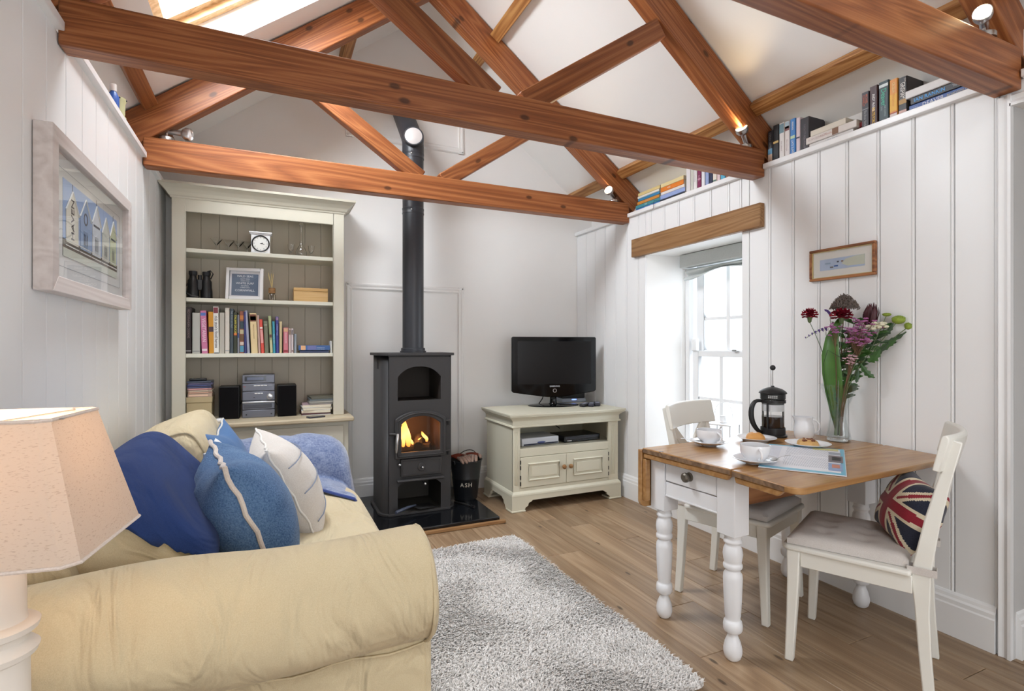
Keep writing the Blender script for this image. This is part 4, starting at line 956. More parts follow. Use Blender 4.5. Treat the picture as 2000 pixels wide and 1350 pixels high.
for x0, x1, kx in ((1.650,2.0285,2.003),(2.0315,2.410,2.060)):
    d = wpart(B(x0, x1, Y0-0.006, Y0+0.014, 0.171, 0.389), 'door', M_cr2, tv, bevel=0.002)
    mb = MB(); a, b_, c0, c1 = x0+0.062, x1-0.062, 0.222, 0.338
    mb.tube([(a,Y0-0.007,c0),(b_,Y0-0.007,c0),(b_,Y0-0.007,c1),(a,Y0-0.007,c1)], 0.008, seg=6, closed=True); mb.build('panel_moulding', M_cr2, d)
    MB().box(a+0.022, b_-0.022, Y0-0.011, Y0-0.005, c0+0.02, c1-0.02).build('door_panel', M_cr2, d, bevel=0.004)
    MB().lathe([(0.0001,0.030),(0.010,0.029),(0.017,0.022),(0.017,0.014),(0.008,0.008),(0.009,0),(0.0001,0)], M=Matrix.Translation((kx,Y0-0.006,0.295)) @ RXM, seg=20).build('knob', M_oak, d, label='turned bare wood knob')
    hx = x0-0.001 if x0 < 2 else x1+0.001
    for z in (0.20,0.245,0.315,0.355): MB().box(hx-0.003,hx+0.003,Y0-0.008,Y0+0.002,z-0.014,z+0.014).build('hinge', M_black, d)

bxs = thing('set_top_box', 'silver set top box on the left side of the cabinet shelf', 'set top box', (1.845, 3.60, 0.4525), 0.05)
MB().box(-0.165,0.155,-0.11,0.12,0.004,0.062).build('body', paint(S(206,208,214),0.3,'silver_plastic',metal=0.3), bxs, bevel=0.006)
MB().box(-0.15,0.145,-0.114,-0.109,0.010,0.020).build('front_strip', paint(S(40,44,60),0.2,'smoked_strip'), bxs)
MB().ball((0.0,-0.1135,0.026),0.012,sc3=(3.0,0.25,0.6)).build('display', paint(S(70,80,130),0.2,'blue_window'), bxs)
dv = thing('dvd_player', 'slim black disc player on the right side of the cabinet shelf', 'disc player', (2.215, 3.60, 0.4525), 0.03)
MB().box(-0.165,0.165,-0.10,0.12,0.005,0.050).build('body', paint(S(20,20,24),0.25,'gloss_black'), dv, bevel=0.003)
MB().box(-0.155,0.155,-0.1015,-0.099,0.026,0.044).build('disc_drawer', paint(S(44,46,54),0.15,'gloss_grey'), dv)
MB().box(-0.14,-0.10,-0.1022,-0.100,0.012,0.018).build('marking', M_metal, dv)
cb = MB().tube([(1.80,3.86,0.60),(1.86,3.84,0.555),(1.92,3.80,0.575),(2.0,3.83,0.545),(2.10,3.85,0.585),(2.2,3.82,0.51)],0.004,seg=6)
tag(cb.build('power_cable', M_black), 'black looping cable inside the television cabinet', 'cable')

# ------------------------------------------------------------ television and things beside it
t_ = thing('television', 'black flat screen television on the cream cabinet', 'television', (2.13, 3.80, 0.7065), -math.radians(12))
M_gb = paint(S(10,10,12), 0.08, 'piano_black', spec=0.3, var=0.0)
prof = [(-0.36,0.125),(-0.345,0.112),(-0.18,0.088),(-0.06,0.072),(0.06,0.072),(0.18,0.088),(0.345,0.112),(0.36,0.125),(0.36,0.555),(0.352,0.564),(-0.352,0.564),(-0.36,0.555)]
MB().prism(prof, lambda u, v, a: (u, a, v), -0.030, 0.004).build('bezel', M_gb, t_, bevel=0.005)
MB().box(-0.30,0.30,0.004,0.055,0.16,0.52).build('back_case', M_black, t_, bevel=0.015)
MB().box(-0.313,0.313,-0.0312,-0.0295,0.178,0.528).build('screen', paint(S(24,22,22),0.22,'lcd_screen',var=0.02,spec=0.2), t_)
text('SAMSUNG', 0.0165, (0,-0.0315,0.160), (1,0,0), (0,0,1), paint(S(206,206,210),0.4,'silver_lettering'), t_, align='CENTER', bold=0.012, squash=1.15)
MB().lathe([(0.012,0),(0.016,0),(0.016,0.003),(0.012,0.003)], M=Matrix.Translation((0,-0.031,0.125)) @ RXM, seg=28, closed=True).build('power_ring', M_metal, t_)
MB().lathe([(0.040,0),(0.030,0.012),(0.028,0.05),(0.034,0.085)], c=(0,0.012,0.010), seg=20).build('neck', M_gb, t_)
MB().lathe([(0.0001,0),(1.0,0),(1.0,0.006),(0.93,0.009),(0.2,0.013),(0.0001,0.013)], M=Matrix.Diagonal((0.215,0.125,1,1)), seg=48).build('base', M_gb, t_, weld=False)
MB().tube([(-0.06,0.05,0.12),(-0.075,0.075,0.05),(-0.10,0.09,0.008)],0.004,seg=6).build('cable', M_black, t_)
rt = thing('broadband_router', 'flat silver fronted router with a blue light behind the television', 'router', (2.415, 3.985, 0.7065), -0.1)
MB().box(-0.115,0.115,-0.05,0.08,0,0.034).build('body', paint(S(176,184,200),0.3,'silver_blue',metal=0.2), rt, bevel=0.006)
MB().box(-0.112,0.112,-0.03,0.08,0.034,0.095).build('upper_case', M_black, rt, bevel=0.006)
MB().ball((0.0,-0.050,0.024),0.008,sc3=(3.2,0.3,0.6)).build('indicator_light', emit('blue_light', S(120,150,255), 2.5), rt)
for lab, x, y, rz, ln, col in (('short black remote control nearest to the television base','2.335',3.64,0.5,0.13,S(40,40,46)), ('dark blue grey remote control with pale buttons','2.395',3.64,0.9,0.14,S(44,46,62)), ('chunky dark remote control at the cabinet corner','2.46',3.66,1.05,0.15,S(52,52,62))):
    r_ = thing('remote_control', lab, 'remote control', (float(x), y, 0.7065), rz, 'remote controls beside the television')
    MB().box(-ln/2,ln/2,-0.024,0.024,0,0.026).build('body', paint(col,0.4,'remote_plastic'), r_, bevel=0.008)
    for i in range(4):
        for j in range(3): MB().box(-ln/2+0.02+i*0.018,-ln/2+0.03+i*0.018,-0.015+j*0.011,-0.008+j*0.011,0.026,0.028).build('button', paint(S(170,172,190),0.5,'button_rubber'), r_)
# ------------------------------------------------------------ sofa
from mathutils import noise as _nz
M_sofa = fabric('cream_cotton_cover', S(199,182,148), S(213,198,165), 420, 0.22, blot=3, wr=0.8, sheen=0.15)
sf = thing('sofa', 'cream two seat sofa with fat rolled arms along the left wall', 'sofa', (-0.10, 2.28, 0))
def wob(p, a, f): return _nz.noise(Vector(p)*f)*a
def arm(cy, inner, xs=(-0.57, 0.386)):
    r = 0.152; cz = 0.527
    out = []                                     # outline (y outwards negative for the near arm), from the outer foot over the roll to the inner foot
    out += [(-0.066,0.02),(-0.064,0.12),(-0.061,0.24),(-0.058,0.372)]
    for k in range(25):
        a = math.radians(248 - k*(248+50)/24)
        out.append((r*1.02*math.cos(a), cz+r*math.sin(a)))
    out += [(0.115,0.30),(0.118,0.15),(0.118,0.02)]
    n = len(out); NX = 34
    def pt(i, q):
        u = i/(NX-1); x = xs[0]+(xs[1]-xs[0])*u; y, z = out[q]
        # gathered fabric: shallow diagonal folds on the roll
        w = 0.010*math.sin(9*x+5.5*z+3*y)*(1 if z > 0.37 else 0.4) + wob((x*1.2, y*4, z*3), 0.012, 2.4)
        ln = math.hypot(y, z-cz) or 1
        if z > 0.375: y += y/ln*w; z += (z-cz)/ln*w*0.7
        else: y += w*0.6
        return Vector((x, cy+inner*y, z))
    mb = MB(); vs = [pt(i, q) for i in range(NX) for q in range(n)]
    ff = [(i*n+q, i*n+q+1, (i+1)*n+q+1, (i+1)*n+q) for i in range(NX-1) for q in range(n-1)]
    # rounded front end
    base = (NX-1)*n; cen = Vector((xs[1]+0.018, cy, 0.47)); prev = base; m = len(vs)
    for sx, dx in ((0.985,0.010),(0.94,0.020),(0.82,0.026),(0.4,0.028)):
        for q in range(n):
            p = vs[base+q]; vs.append(Vector((xs[1]+dx, cy+(p.y-cy)*sx, (p.z-0.35)*sx+0.35 if p.z > 0.3 else p.z)))
        for q in range(n-1): ff.append((prev+q, prev+q+1, m+q+1, m+q))
        prev = m; m = len(vs)
    ff.append(tuple(range(prev, prev+n)))
    ff.append(tuple(range(n-1, -1, -1)))
    mb.poly(vs, ff)
    a_ = wpart(mb, 'arm', M_sofa, sf, subsurf=1, angle=80)
    pts = [(xs[1]+0.006, cy+inner*y*1.005, (z-cz)*1.005+cz) for y, z in out]
    MB().tube(pts, 0.0045, seg=6).build('piping', M_sofa, a_)
    cr_ = [(xs[0]+(xs[1]-xs[0])*k/20, cy+inner*(-0.0655), 0.381+0.006*math.sin(k*1.3)) for k in range(21)]
    MB().tube(cr_, 0.0035, seg=6).build('piping', M_sofa, a_)
    return a_
arm(1.480, 1); arm(3.105, -1, (-0.57, 0.300))
def sup(a, b, c, e, nu=40, nv=24, amp=0.0, f=5.0):
    def fn(u, v):
        t = 2*PI*u; p = -PI/2+PI*v
        sg = lambda q, k: math.copysign(abs(q)**k, q)
        P = Vector((a*sg(math.cos(p), e)*sg(math.cos(t), e), b*sg(math.cos(p), e)*sg(math.sin(t), e), c*sg(math.sin(p), e)))
        if amp: P += P.normalized()*_nz.noise(P*f)*amp
        return P
    return fn
wpart(B(-0.585,0.36,1.60,2.985,0.02,0.30), 'base', M_sofa, sf, bevel=0.02)
se = MB().grid(sup(0.36,0.69,0.105,0.32,48,20,0.004), 48, 20, wrapu=True)
s_ = se.build('seat_cushion', M_sofa, sf, loc=Vector((0.055,2.285,0.375))-Vector(sf.location), angle=80)
bk_ = MB(); prof = [(-0.59,0.02),(-0.59,0.60),(-0.575,0.68),(-0.53,0.715),(-0.48,0.705),(-0.44,0.65),(-0.40,0.50),(-0.36,0.30),(-0.36,0.02)]
bk_.prism(prof, lambda u, v, a: (u, a, v), 1.60, 2.985); wpart(bk_, 'back_rest', M_sofa, sf, bevel=0.02, segs=3)
RY = lambda a: Matrix.Rotation(a, 4, 'Y')
def cushion_fn(amp, a, c): return sup(a,0.375,c,0.42,56,32,amp,4.0)
cu_near = Matrix.Translation((-0.355,2.03,0.660)) @ RY(math.radians(-40))
cu_far = Matrix.Translation((-0.335,2.775,0.665)) @ RY(math.radians(-22))
def back_cushion(lab, M, a, c):
    o = thing('back_cushion', lab, 'cushion', M.translation, 0, 'loose back cushions of the sofa', M=M.to_3x3())
    MB().grid(cushion_fn(0.012, a, c), 56, 32, wrapu=True).build('cover', M_sofa, o, angle=80)
    for s2 in (-1, 1):       # piped seams round both gusset edges
        pts = []
        for k in range(48):
            t = 2*PI*k/48; sg = lambda q, e: math.copysign(abs(q)**e, q)
            pts.append((a*0.845*sg(math.cos(t),0.42), s2*0.331, c*0.845*sg(math.sin(t),0.42)))
        MB().tube(pts, 0.004, seg=6, closed=True).build('piping', M_sofa, o)
    return o
back_cushion('plump cream back cushion mostly under the royal blue throw', cu_near, 0.135, 0.19)
back_cushion('plump cream back cushion next to the bookcase, uncovered', cu_far, 0.155, 0.205)
# royal blue throw pulled over the near back cushion
M_blue = fabric('royal_blue_cotton', S(32,50,94), S(44,64,114), 500, 0.15, blot=4, wr=0.6, sheen=0.06)
bmv = MB().grid(sup(0.154,0.394,0.209,0.42,110,56), 80, 44, wrapu=True)
bm = bmv.bm
kill = []
for f in bm.faces:
    w = cu_near @ f.calc_center_median()
    edge = 0.03*_nz.noise(w*7)
    side = w.y < 1.74
    keep = (w.z + 0.60*(w.x+0.39) > 0.752+edge*0.5) if side else (w.z > 0.47 and w.z + 0.9*w.x > 0.18)
    if w.y > 2.41 or not keep: kill.append(f)
bmesh.ops.delete(bm, geom=kill, context='FACES')
for v in bm.verts:
    p = v.co; w = cu_near @ p
    fold = (0.010*math.sin(62*(w.x*0.8+w.z*0.3)+10*w.y)+0.006*math.sin(31*(w.x*0.5-w.z*0.6)+16*w.y)) * max(0.15, min(1, (2.1-w.y)*2.2))
    v.co = p + p.normalized()*(fold + _nz.noise(w*6)*0.012)
th = thing('throw', 'royal blue cotton throw pulled over a back cushion', 'throw', cu_near.translation, M=cu_near.to_3x3())
t_o = bmv.build('cloth', M_blue, th, subsurf=1, angle=80); so = t_o.modifiers.new('solid','SOLIDIFY'); so.thickness = 0.006; so.offset = 1

def pillow(name, label, c, u, v, w, h, t, mat, pipe=None, pr_=0.006, group='scatter cushions on the sofa', mats=None, fn_mat=None, seed=0, droop=0.0, N_=26, wr=0.02):
    R = frame(u, v)
    o = thing(name, label, 'cushion', c, 0, group, M=R)
    def P(a, b, sgn):
        pin = 0.075
        x = w/2*a*(1-pin*(1-b*b)); y = h/2*b*(1-pin*(1-a*a)) - droop*(1-abs(a))*max(0,b)*h
        q = max(0, (1-a*a))*max(0, (1-b*b))
        z = sgn*t/2*(q**0.45)
        k = _nz.noise(Vector((a*1.7+seed, b*1.7, sgn)))
        rim = 1-min(1, q*1.6)
        z += sgn*wr*t*k*(q**0.3)*2.2*(0.3+rim) 
        # corner tucks
        z += 0.05*t*math.sin(9*math.atan2(b, a)+seed)*(max(abs(a),abs(b))**3)*(q**0.35)
        return Vector((x, y, z))
    mb = MB()
    cs = lambda q: math.sin((q-0.5)*PI)
    for sgn in (1, -1):
        vs = [P(cs(i/(N_-1)), cs(j/(N_-1)), sgn) for j in range(N_) for i in range(N_)]
        ff = []
        for j in range(N_-1):
            for i in range(N_-1):
                q = (j*N_+i, j*N_+i+1, (j+1)*N_+i+1, (j+1)*N_+i)
                ff.append(q if sgn > 0 else q[::-1])
        if fn_mat is None: mb.poly(vs, ff)
        else:
            for q in ff:
                pass
            mb.poly(vs, ff)
    cov = mb.build('cover', mat if not mats else mats, o, angle=80)
    if fn_mat:
        for p_ in cov.data.polygons: p_.material_index = fn_mat(p_.center.x/(w/2), p_.center.y/(h/2), p_.center.z)
    if pipe:
        pts = []
        for k in range(4*14):
            s_, q = divmod(k, 14); q = -1+2*q/14
            a, b = ((q,-1),(1,q),(-q,1),(-1,-q))[s_]
            p = P(a, b, 1); p.z = 0.004*math.sin(k*1.7); pts.append(p*1.006)
        MB().tube(pts, pr_, seg=8, closed=True).build('piping', pipe, o, label='pale corded piping')
    return o
M_denim = fabric('denim_blue_weave', S(50,80,120), S(104,134,170), 210, 1.0, blot=6, sheen=0.1)
M_denim2 = fabric('blue_linen', S(62,100,148), S(84,120,166), 380, 0.35, blot=5, sheen=0.2)
M_cord = fabric('pale_cord', S(200,186,176), S(222,210,200), 300, 0.6)
M_strip = fabric('oatmeal_linen', S(206,198,190), S(224,218,212), 300, 0.3, blot=4, wr=0.2)
pillow('blue_cushion', 'large denim blue cushion with pale corded piping', (-0.068,1.99,0.635), (-0.16,0.98,0.03), (-0.387,-0.03,0.922), 0.44, 0.46, 0.29, M_denim, M_cord, 0.0075, seed=1.0, droop=0.03)
pw_ = pillow('striped_cushion', 'oatmeal white cushion with thin grey blue stripes', (0.065,2.345,0.640), (-0.10,0.98,0.07), (-0.45,0.02,0.89), 0.41, 0.42, 0.24, M_strip, paint(S(232,228,222),0.8,'white_cord'), 0.004, seed=2.3, droop=0.05)
M_stripe = paint(S(126,134,152), 0.9, 'grey_blue_stripe')
for b_ in (-0.62,-0.05,0.5):
    pts = []
    for k in range(15):
        a = -0.96+1.92*k/14; q = (1-a*a)*(1-b_*b_); pts.append((0.215*a*(1-0.075*(1-b_*b_)), 0.22*b_*(1-0.075*(1-a*a)), 0.120*(q**0.45)+0.002))
    MB().tube(pts, 0.0024, seg=5).build('stripe', M_stripe, pw_)
pillow('blue_cushion', 'smaller plain blue cushion behind the striped one', (-0.170,2.72,0.655), (0.17,0.98,0), (-0.34,0.06,0.94), 0.42, 0.40, 0.16, M_denim2, paint(S(214,212,206),0.8,'white_piping'), 0.004, seed=4.2, droop=0.12)
M_rib = fabric('white_ribbed_knit', S(206,208,214), S(236,236,238), 60, 0.9, stretch=(1,6,1), sheen=0.1)
pillow('knitted_cushion', 'white ribbed cushion peeping from behind the denim cushion', (-0.135,2.335,0.650), (0.03,1,0), (-0.40,0,0.917), 0.34, 0.36, 0.11, M_rib, None, seed=6.0)

# blue wool throw over the far arm
M_wool = fabric('heathered_wool', S(86,102,142), S(148,160,188), 110, 0.9, blot=16, sheen=0.5)
M_bind = fabric('navy_binding', S(40,58,118), S(54,74,140), 300, 0.3)
wt = thing('wool_throw', 'heathered blue wool throw spread over the far sofa arm', 'throw', (0.1, 3.0, 0.68))
CY, CZ, RR = 3.105, 0.527, 0.170
def cross(x):
    yend = 2.86 if x < 0.12 else 2.86-0.36*min(1, (x-0.12)/0.28)
    pts = [(CY+0.180,0.36),(CY+0.176,0.46)]
    for k in range(13):
        a = math.radians(-8+k*(196)/12); pts.append((CY+RR*math.cos(a), CZ+RR*math.sin(a)))
    pts += [(CY-0.180,0.494),(yend+ (CY-0.2-yend)*0.5,0.492),(yend,0.487)]
    return pts
NU, NVV = 44, 60
def resample(pts, n):
    P = [Vector((0,)+p) for p in pts]; d = [0]
    for a, b in zip(P[:-1], P[1:]): d.append(d[-1]+(b-a).length)
    out = []
    for k in range(n):
        s_ = d[-1]*k/(n-1); i = 0
        while i < len(d)-2 and d[i+1] < s_: i += 1
        q = (s_-d[i])/max(1e-9, d[i+1]-d[i]); out.append(P[i].lerp(P[i+1], q))
    return out
def wfn(u, v):
    s_ = -0.27+0.80*u                       # runs along the arm, then down its front
    x = min(s_, 0.365); hang = max(0, s_-0.365)
    c_ = resample(cross(min(x, 0.40)), NVV)[int(round(v*(NVV-1)))]
    rnd = max(0.0, (x-0.235)/0.13); zdrop = 0.050*rnd**2.2 if c_.z > 0.49 else 0.012*rnd**2
    y, z = c_.y, c_.z-zdrop
    cen = (CY-0.06); 
    if hang: z -= hang*(1.5 if c_.z > 0.5 else 1.6); x += 0.020*min(1,hang/0.03)+0.26*hang; y = y+(cen-y)*0.25*hang/0.1
    w = 0.008*math.sin(26*x+6*y)+_nz.noise(Vector((x*5,y*5,z*5)))*0.013
    return Vector((x+w*0.3*(hang > 0), y-(0.3*w if z < 0.6 else 0), z+abs(w))) - Vector(wt.location)
wm = MB().grid(wfn, NU, NVV)
w_o = wm.build('cloth', M_wool, wt, subsurf=1, angle=80); so = w_o.modifiers.new('solid','SOLIDIFY'); so.thickness = 0.009; so.offset = 1
MB().tube([wfn(k/(NU-1),1.0)+Vector((0,-0.002,0.004)) for k in range(NU)], 0.009, seg=7, flat=0.8).build('binding', M_bind, wt, label='navy satin binding')
MB().tube([wfn(1.0,k/(NVV-1))+Vector((0.003,0,0)) for k in range(NVV)], 0.008, seg=7).build('binding', M_bind, wt, label='navy satin binding')
MB().tube([wfn(0.0,k/(NVV-1))+Vector((-0.004,0,0.005)) for k in range(8,NVV)], 0.014, seg=7).build('binding', M_bind, wt, label='navy satin binding')

# ------------------------------------------------------------ rug
rg_ = thing('rug', 'pale grey shaggy rug on the floorboards before the sofa', 'rug', (0.885, 2.17, 0.001))
mr, nt, N, L, p = nodes('shaggy_pile')
ge = N.new('ShaderNodeNewGeometry'); cr = N.new('ShaderNodeValToRGB'); cr.color_ramp.elements[0].color = S(200,195,190); cr.color_ramp.elements[1].color = S(240,237,234)
L.new(ge.outputs['Random Per Island'], cr.inputs[0]); L.new(cr.outputs[0], p.inputs['Base Color']); p.inputs['Roughness'].default_value = 0.95; p.inputs['Specular IOR Level'].default_value = 0.05
RX0, RX1, RY0, RY1 = 0.37, 1.372, 1.385, 2.955
hx, hy = (RX1-RX0)/2, (RY1-RY0)/2
MB().box(-hx+0.01,hx-0.01,-hy+0.01,hy-0.01,0,0.014).build('backing', paint(S(236,232,228),0.95,'rug_backing'), rg_, bevel=0.004)
rng = random.Random(3); vs, ff = [], []
for k in range(52000):
    x, y = rng.uniform(-hx,hx), rng.uniform(-hy,hy)
    if abs(x) > hx-0.03 and abs(y) > hy-0.03 and (abs(x)-hx+0.03)**2+(abs(y)-hy+0.03)**2 > 0.0009: continue
    sw = 1.2*_nz.noise(Vector((x*3,y*3,0)))*PI+rng.uniform(-1.3,1.3)
    h = rng.uniform(0.016,0.030); ln = rng.uniform(0.008,0.020); w = rng.uniform(0.0022,0.0036)
    cx, cy = math.cos(sw), math.sin(sw); n = len(vs)
    vs += [(x-cy*w,y+cx*w,0.010),(x+cy*w,y-cx*w,0.010),(x+cx*ln*0.5+cy*w,y+cy*ln*0.5-cx*w,0.010+h*0.62),(x+cx*ln*0.5-cy*w,y+cy*ln*0.5+cx*w,0.010+h*0.62),(x+cx*ln*1.3,y+cy*ln*1.3,0.008+h*0.8)]
    ff += [(n,n+1,n+2,n+3),(n+3,n+2,n+4)]
me = bpy.data.meshes.new('pile'); me.from_pydata(vs, [], ff); me.materials.append(mr); me.update()
o = bpy.data.objects.new('pile', me); COL.objects.link(o); o.parent = rg_; o['kind'] = 'stuff'

# ------------------------------------------------------------ lamp and its side table
LX, LY = -0.407, 1.135
stb = thing('side_table', 'small white side table beside the sofa arm, under the lamp', 'side table', (LX, LY-0.03, 0))
MB().box(-0.19,0.19,-0.16,0.16,0.455,0.480).build('tabletop', M_white, stb, bevel=0.004)
for sx in (-1,1):
    for sy in (-1,1): MB().box(sx*0.16-0.018,sx*0.16+0.018,sy*0.13-0.018,sy*0.13+0.018,0,0.455).build('leg', M_white, stb, bevel=0.003)
lp = thing('table_lamp', 'table lamp with a pale linen square shade, lit', 'lamp', (LX, LY, 0.4805))
M_lampw = paint(S(226,218,208), 0.5, 'chalky_white_turning', var=0.02)
Z0 = 0.4805
MB().lathe([(0.0001,0),(0.085,0),(0.085,0.014),(0.070,0.024),(0.052,0.034),(0.046,0.05),(0.0445,0.188),(0.0445,0.204),(0.054,0.210),(0.0575,0.220),(0.050,0.228),(0.043,0.234),(0.044,0.244),(0.0555,0.250),(0.058,0.260),(0.052,0.265),(0.042,0.267),(0.0405,0.273),(0.0385,0.40),(0.030,0.43),(0.012,0.44),(0.0001,0.44)], seg=40).build('column', M_lampw, lp)
ml, nt, N, L, p = nodes('linen_shade')
tc = N.new('ShaderNodeTexCoord'); nz = N.new('ShaderNodeTexNoise'); nz.inputs['Scale'].default_value = 420; nz.inputs['Detail'].default_value = 2
mp = N.new('ShaderNodeMapping'); mp.inputs['Scale'].default_value = (0.35,0.35,1.3); L.new(tc.outputs['Object'], mp.inputs[0]); L.new(mp.outputs[0], nz.inputs['Vector'])
cr = N.new('ShaderNodeValToRGB'); cr.color_ramp.elements[0].position = 0.30; cr.color_ramp.elements[0].color = S(206,187,170); cr.color_ramp.elements[1].position = 0.42; cr.color_ramp.elements[1].color = S(226,211,196)
L.new(nz.outputs['Fac'], cr.inputs[0]); L.new(cr.outputs[0], p.inputs['Base Color']); p.inputs['Roughness'].default_value = 0.9; p.inputs['Specular IOR Level'].default_value = 0.1
tr = N.new('ShaderNodeBsdfTranslucent'); L.new(cr.outputs[0], tr.inputs[0]); ms = N.new('ShaderNodeMixShader'); ms.inputs[0].default_value = 0.35
L.new(p.outputs[0], ms.inputs[1]); L.new(tr.outputs[0], ms.inputs[2]); L.new(ms.outputs[0], N['Material Output'].inputs[0])
def oct_(sx, sy, c, z): return [(-sx+c,-sy,z),(sx-c,-sy,z),(sx,-sy+c,z),(sx,sy-c,z),(sx-c,sy,z),(-sx+c,sy,z),(-sx,sy-c,z),(-sx,-sy+c,z)]
ZB, ZT = 0.872-Z0, 1.084-Z0
b0, t0 = oct_(0.166,0.132,0.018,ZB), oct_(0.112,0.092,0.014,ZT)
shd = MB().poly(b0+t0, [(k,(k+1)%8,8+(k+1)%8,8+k) for k in range(8)]).build('shade', ml, lp, smooth=False, rot=(0,0,math.radians(-8)))
so = shd.modifiers.new('solid','SOLIDIFY'); so.thickness = 0.0012
M_rim = fabric('shade_tape', S(206,190,178), S(222,208,198), 300, 0.3)
MB().tube(b0, 0.003, seg=6, closed=True).build('shade_rim', M_rim, shd); MB().tube(t0, 0.003, seg=6, closed=True).build('shade_rim', M_rim, shd)
cg = MB()
for k in (0,2,4,6): cg.tube([t0[k],(0,0,ZT-0.01)],0.0015,seg=5)
cg.build('shade_carrier', M_metal, lp)
MB().lathe([(0.014,0.435),(0.014,0.475)]).build('lamp_holder', M_white, lp)
bl = MB().ball((0,0,0.505),0.030).build('bulb', emit('warm_bulb', S(255,214,160), 14), lp)
ll = bpy.data.lights.new('lamp_light', 'POINT'); ll.energy = 2.0; ll.color = (1.0,0.82,0.62); ll.shadow_soft_size = 0.032
o = bpy.data.objects.new('lamp_light', ll); COL.objects.link(o); o.location = (LX, LY, 0.4805+0.555)
# ------------------------------------------------------------ drop leaf table
TZ = 0.746
TA = math.radians(3.5)
tb = thing('drop_leaf_table', 'pine topped drop leaf table on white turned legs', 'table', (1.535, 1.415, 0), TA)
M_tw = paint(S(232,232,234), 0.32, 'white_table_paint', var=0.015)
TL = 1.025
def rounded(x0, x1, y0, y1, rs, n=6):      # rectangle with own radius per corner: (x0,y0),(x1,y0),(x1,y1),(x0,y1)
    P = []
    for (cx, cy, a0), r in zip(((x0,y0,PI),(x1,y0,1.5*PI),(x1,y1,0),(x0,y1,0.5*PI)), rs):
        if r < 1e-4: P.append((cx, cy)); continue
        ox = cx+r if cx == x0 else cx-r; oy = cy+r if cy == y0 else cy-r
        P += [(ox+r*math.cos(a0+k*PI/2/n), oy+r*math.sin(a0+k*PI/2/n)) for k in range(n+1)]
    return P
fz = lambda u, v, a: (u, v, a)
MB().prism(rounded(0,TL,0.003,0.470,(0,0,0,0)), fz, TZ-0.023, TZ).build('tabletop', [M_table], tb, bevel=0.004)
MB().box(-0.0015,0.0005,0.006,0.467,TZ-0.020,TZ-0.004).build('end_edge', M_table_edge, tb)
lf = MB().prism(rounded(-0.004,TL,-0.262,-0.003,(0.045,0.04,0,0)), fz, -0.023, 0).build('drop_leaf', M_table, tb, bevel=0.004)
MB().box(-0.0055,-0.0035,-0.212,-0.007,-0.020,-0.004).build('end_edge', M_table_edge, lf)
lf.location = (0,0,TZ); lf.rotation_euler = (math.radians(2.2),0,0)
MB().prism([(-0.205,-0.0235),(-0.185,-0.045),(-0.02,-0.045),(-0.012,-0.0235)], lambda u,v,a:(a,u,v), 0.000, 0.022).build('batten', M_table, lf, bevel=0.004)
MB().prism([(0.006,TZ-0.0235),(0.022,TZ-0.045),(0.465,TZ-0.045),(0.465,TZ-0.0235)], lambda u,v,a:(a,u,v), 0.003, 0.022).build('batten', M_table, tb, bevel=0.004)
hl = MB().prism([(u,v) for u,v in rounded(-0.003,TL,-0.26,-0.004,(0.03,0.03,0,0))], lambda u,v,a:(u,0.474+a,TZ-0.006+v), 0, 0.022).build('drop_leaf', M_table, tb, bevel=0.003)
MB().box(0.004,0.03,0.452,0.473,TZ-0.235,TZ-0.05).build('batten', M_table, hl, bevel=0.003)
turn = [(0.0001,0),(0.020,0.0),(0.029,0.010),(0.034,0.028),(0.034,0.045),(0.029,0.068),(0.020,0.090),(0.018,0.098),(0.019,0.105),(0.030,0.108),(0.035,0.118),(0.0355,0.134),(0.033,0.148),(0.028,0.153),(0.027,0.162),(0.029,0.170),(0.033,0.24),(0.0355,0.310),(0.034,0.328),(0.027,0.340),(0.027,0.346),(0.033,0.350),(0.0355,0.358),(0.035,0.366),(0.031,0.372),(0.034,0.384),(0.0365,0.405),(0.034,0.425),(0.027,0.440),(0.029,0.446),(0.034,0.449),(0.034,0.457),(0.030,0.462),(0.030,0.480)]
legpos = [(0.080,0.058),(0.080,0.418),(0.945,0.058),(0.945,0.418)]
for lx, ly in legpos:
    l_ = MB().lathe(turn, c=(lx,ly,0), seg=28)
    l_.box(lx-0.041,lx+0.041,ly-0.041,ly+0.041,0.480,TZ-0.023)
    l_.build('leg', M_tw, tb, bevel=0.003)
MB().box(0.048,0.066,0.099,0.377,0.548,0.612).build('end_rail', M_tw, tb, bevel=0.003)
MB().box(0.044,0.048,0.099,0.377,0.548,0.556).build('rail_moulding', M_tw, tb, bevel=0.002)
dr_ = MB().box(0.043,0.062,0.103,0.373,0.616,0.718).build('drawer', M_tw, tb, bevel=0.004)
MB().lathe([(0.0001,0.036),(0.012,0.036),(0.019,0.030),(0.020,0.022),(0.012,0.016),(0.010,0.008),(0.018,0.004),(0.019,0)], M=Matrix.Translation((0.043,0.238,0.662)) @ Matrix.Rotation(-PI/2,4,'Y'), seg=22).build('knob', paint(S(108,102,92),0.42,'aged_pewter',metal=0.6), dr_, label='dull pewter drawer knob')
M_raw = wood('raw_apron_wood', S(96,58,32), S(136,90,56), S(160,112,74), along='X', rings=16)
for y0 in (0.040,0.418): MB().box(0.121,0.904,y0,y0+0.018,0.585,0.720).build('side_rail', M_raw, tb, bevel=0.002)
MB().box(0.92,0.94,0.099,0.377,0.548,0.720).build('end_rail', M_tw, tb, bevel=0.003)
MB().box(0.35,0.39,0.030,0.040,0.63,0.69).build('hinge', M_black, tb)

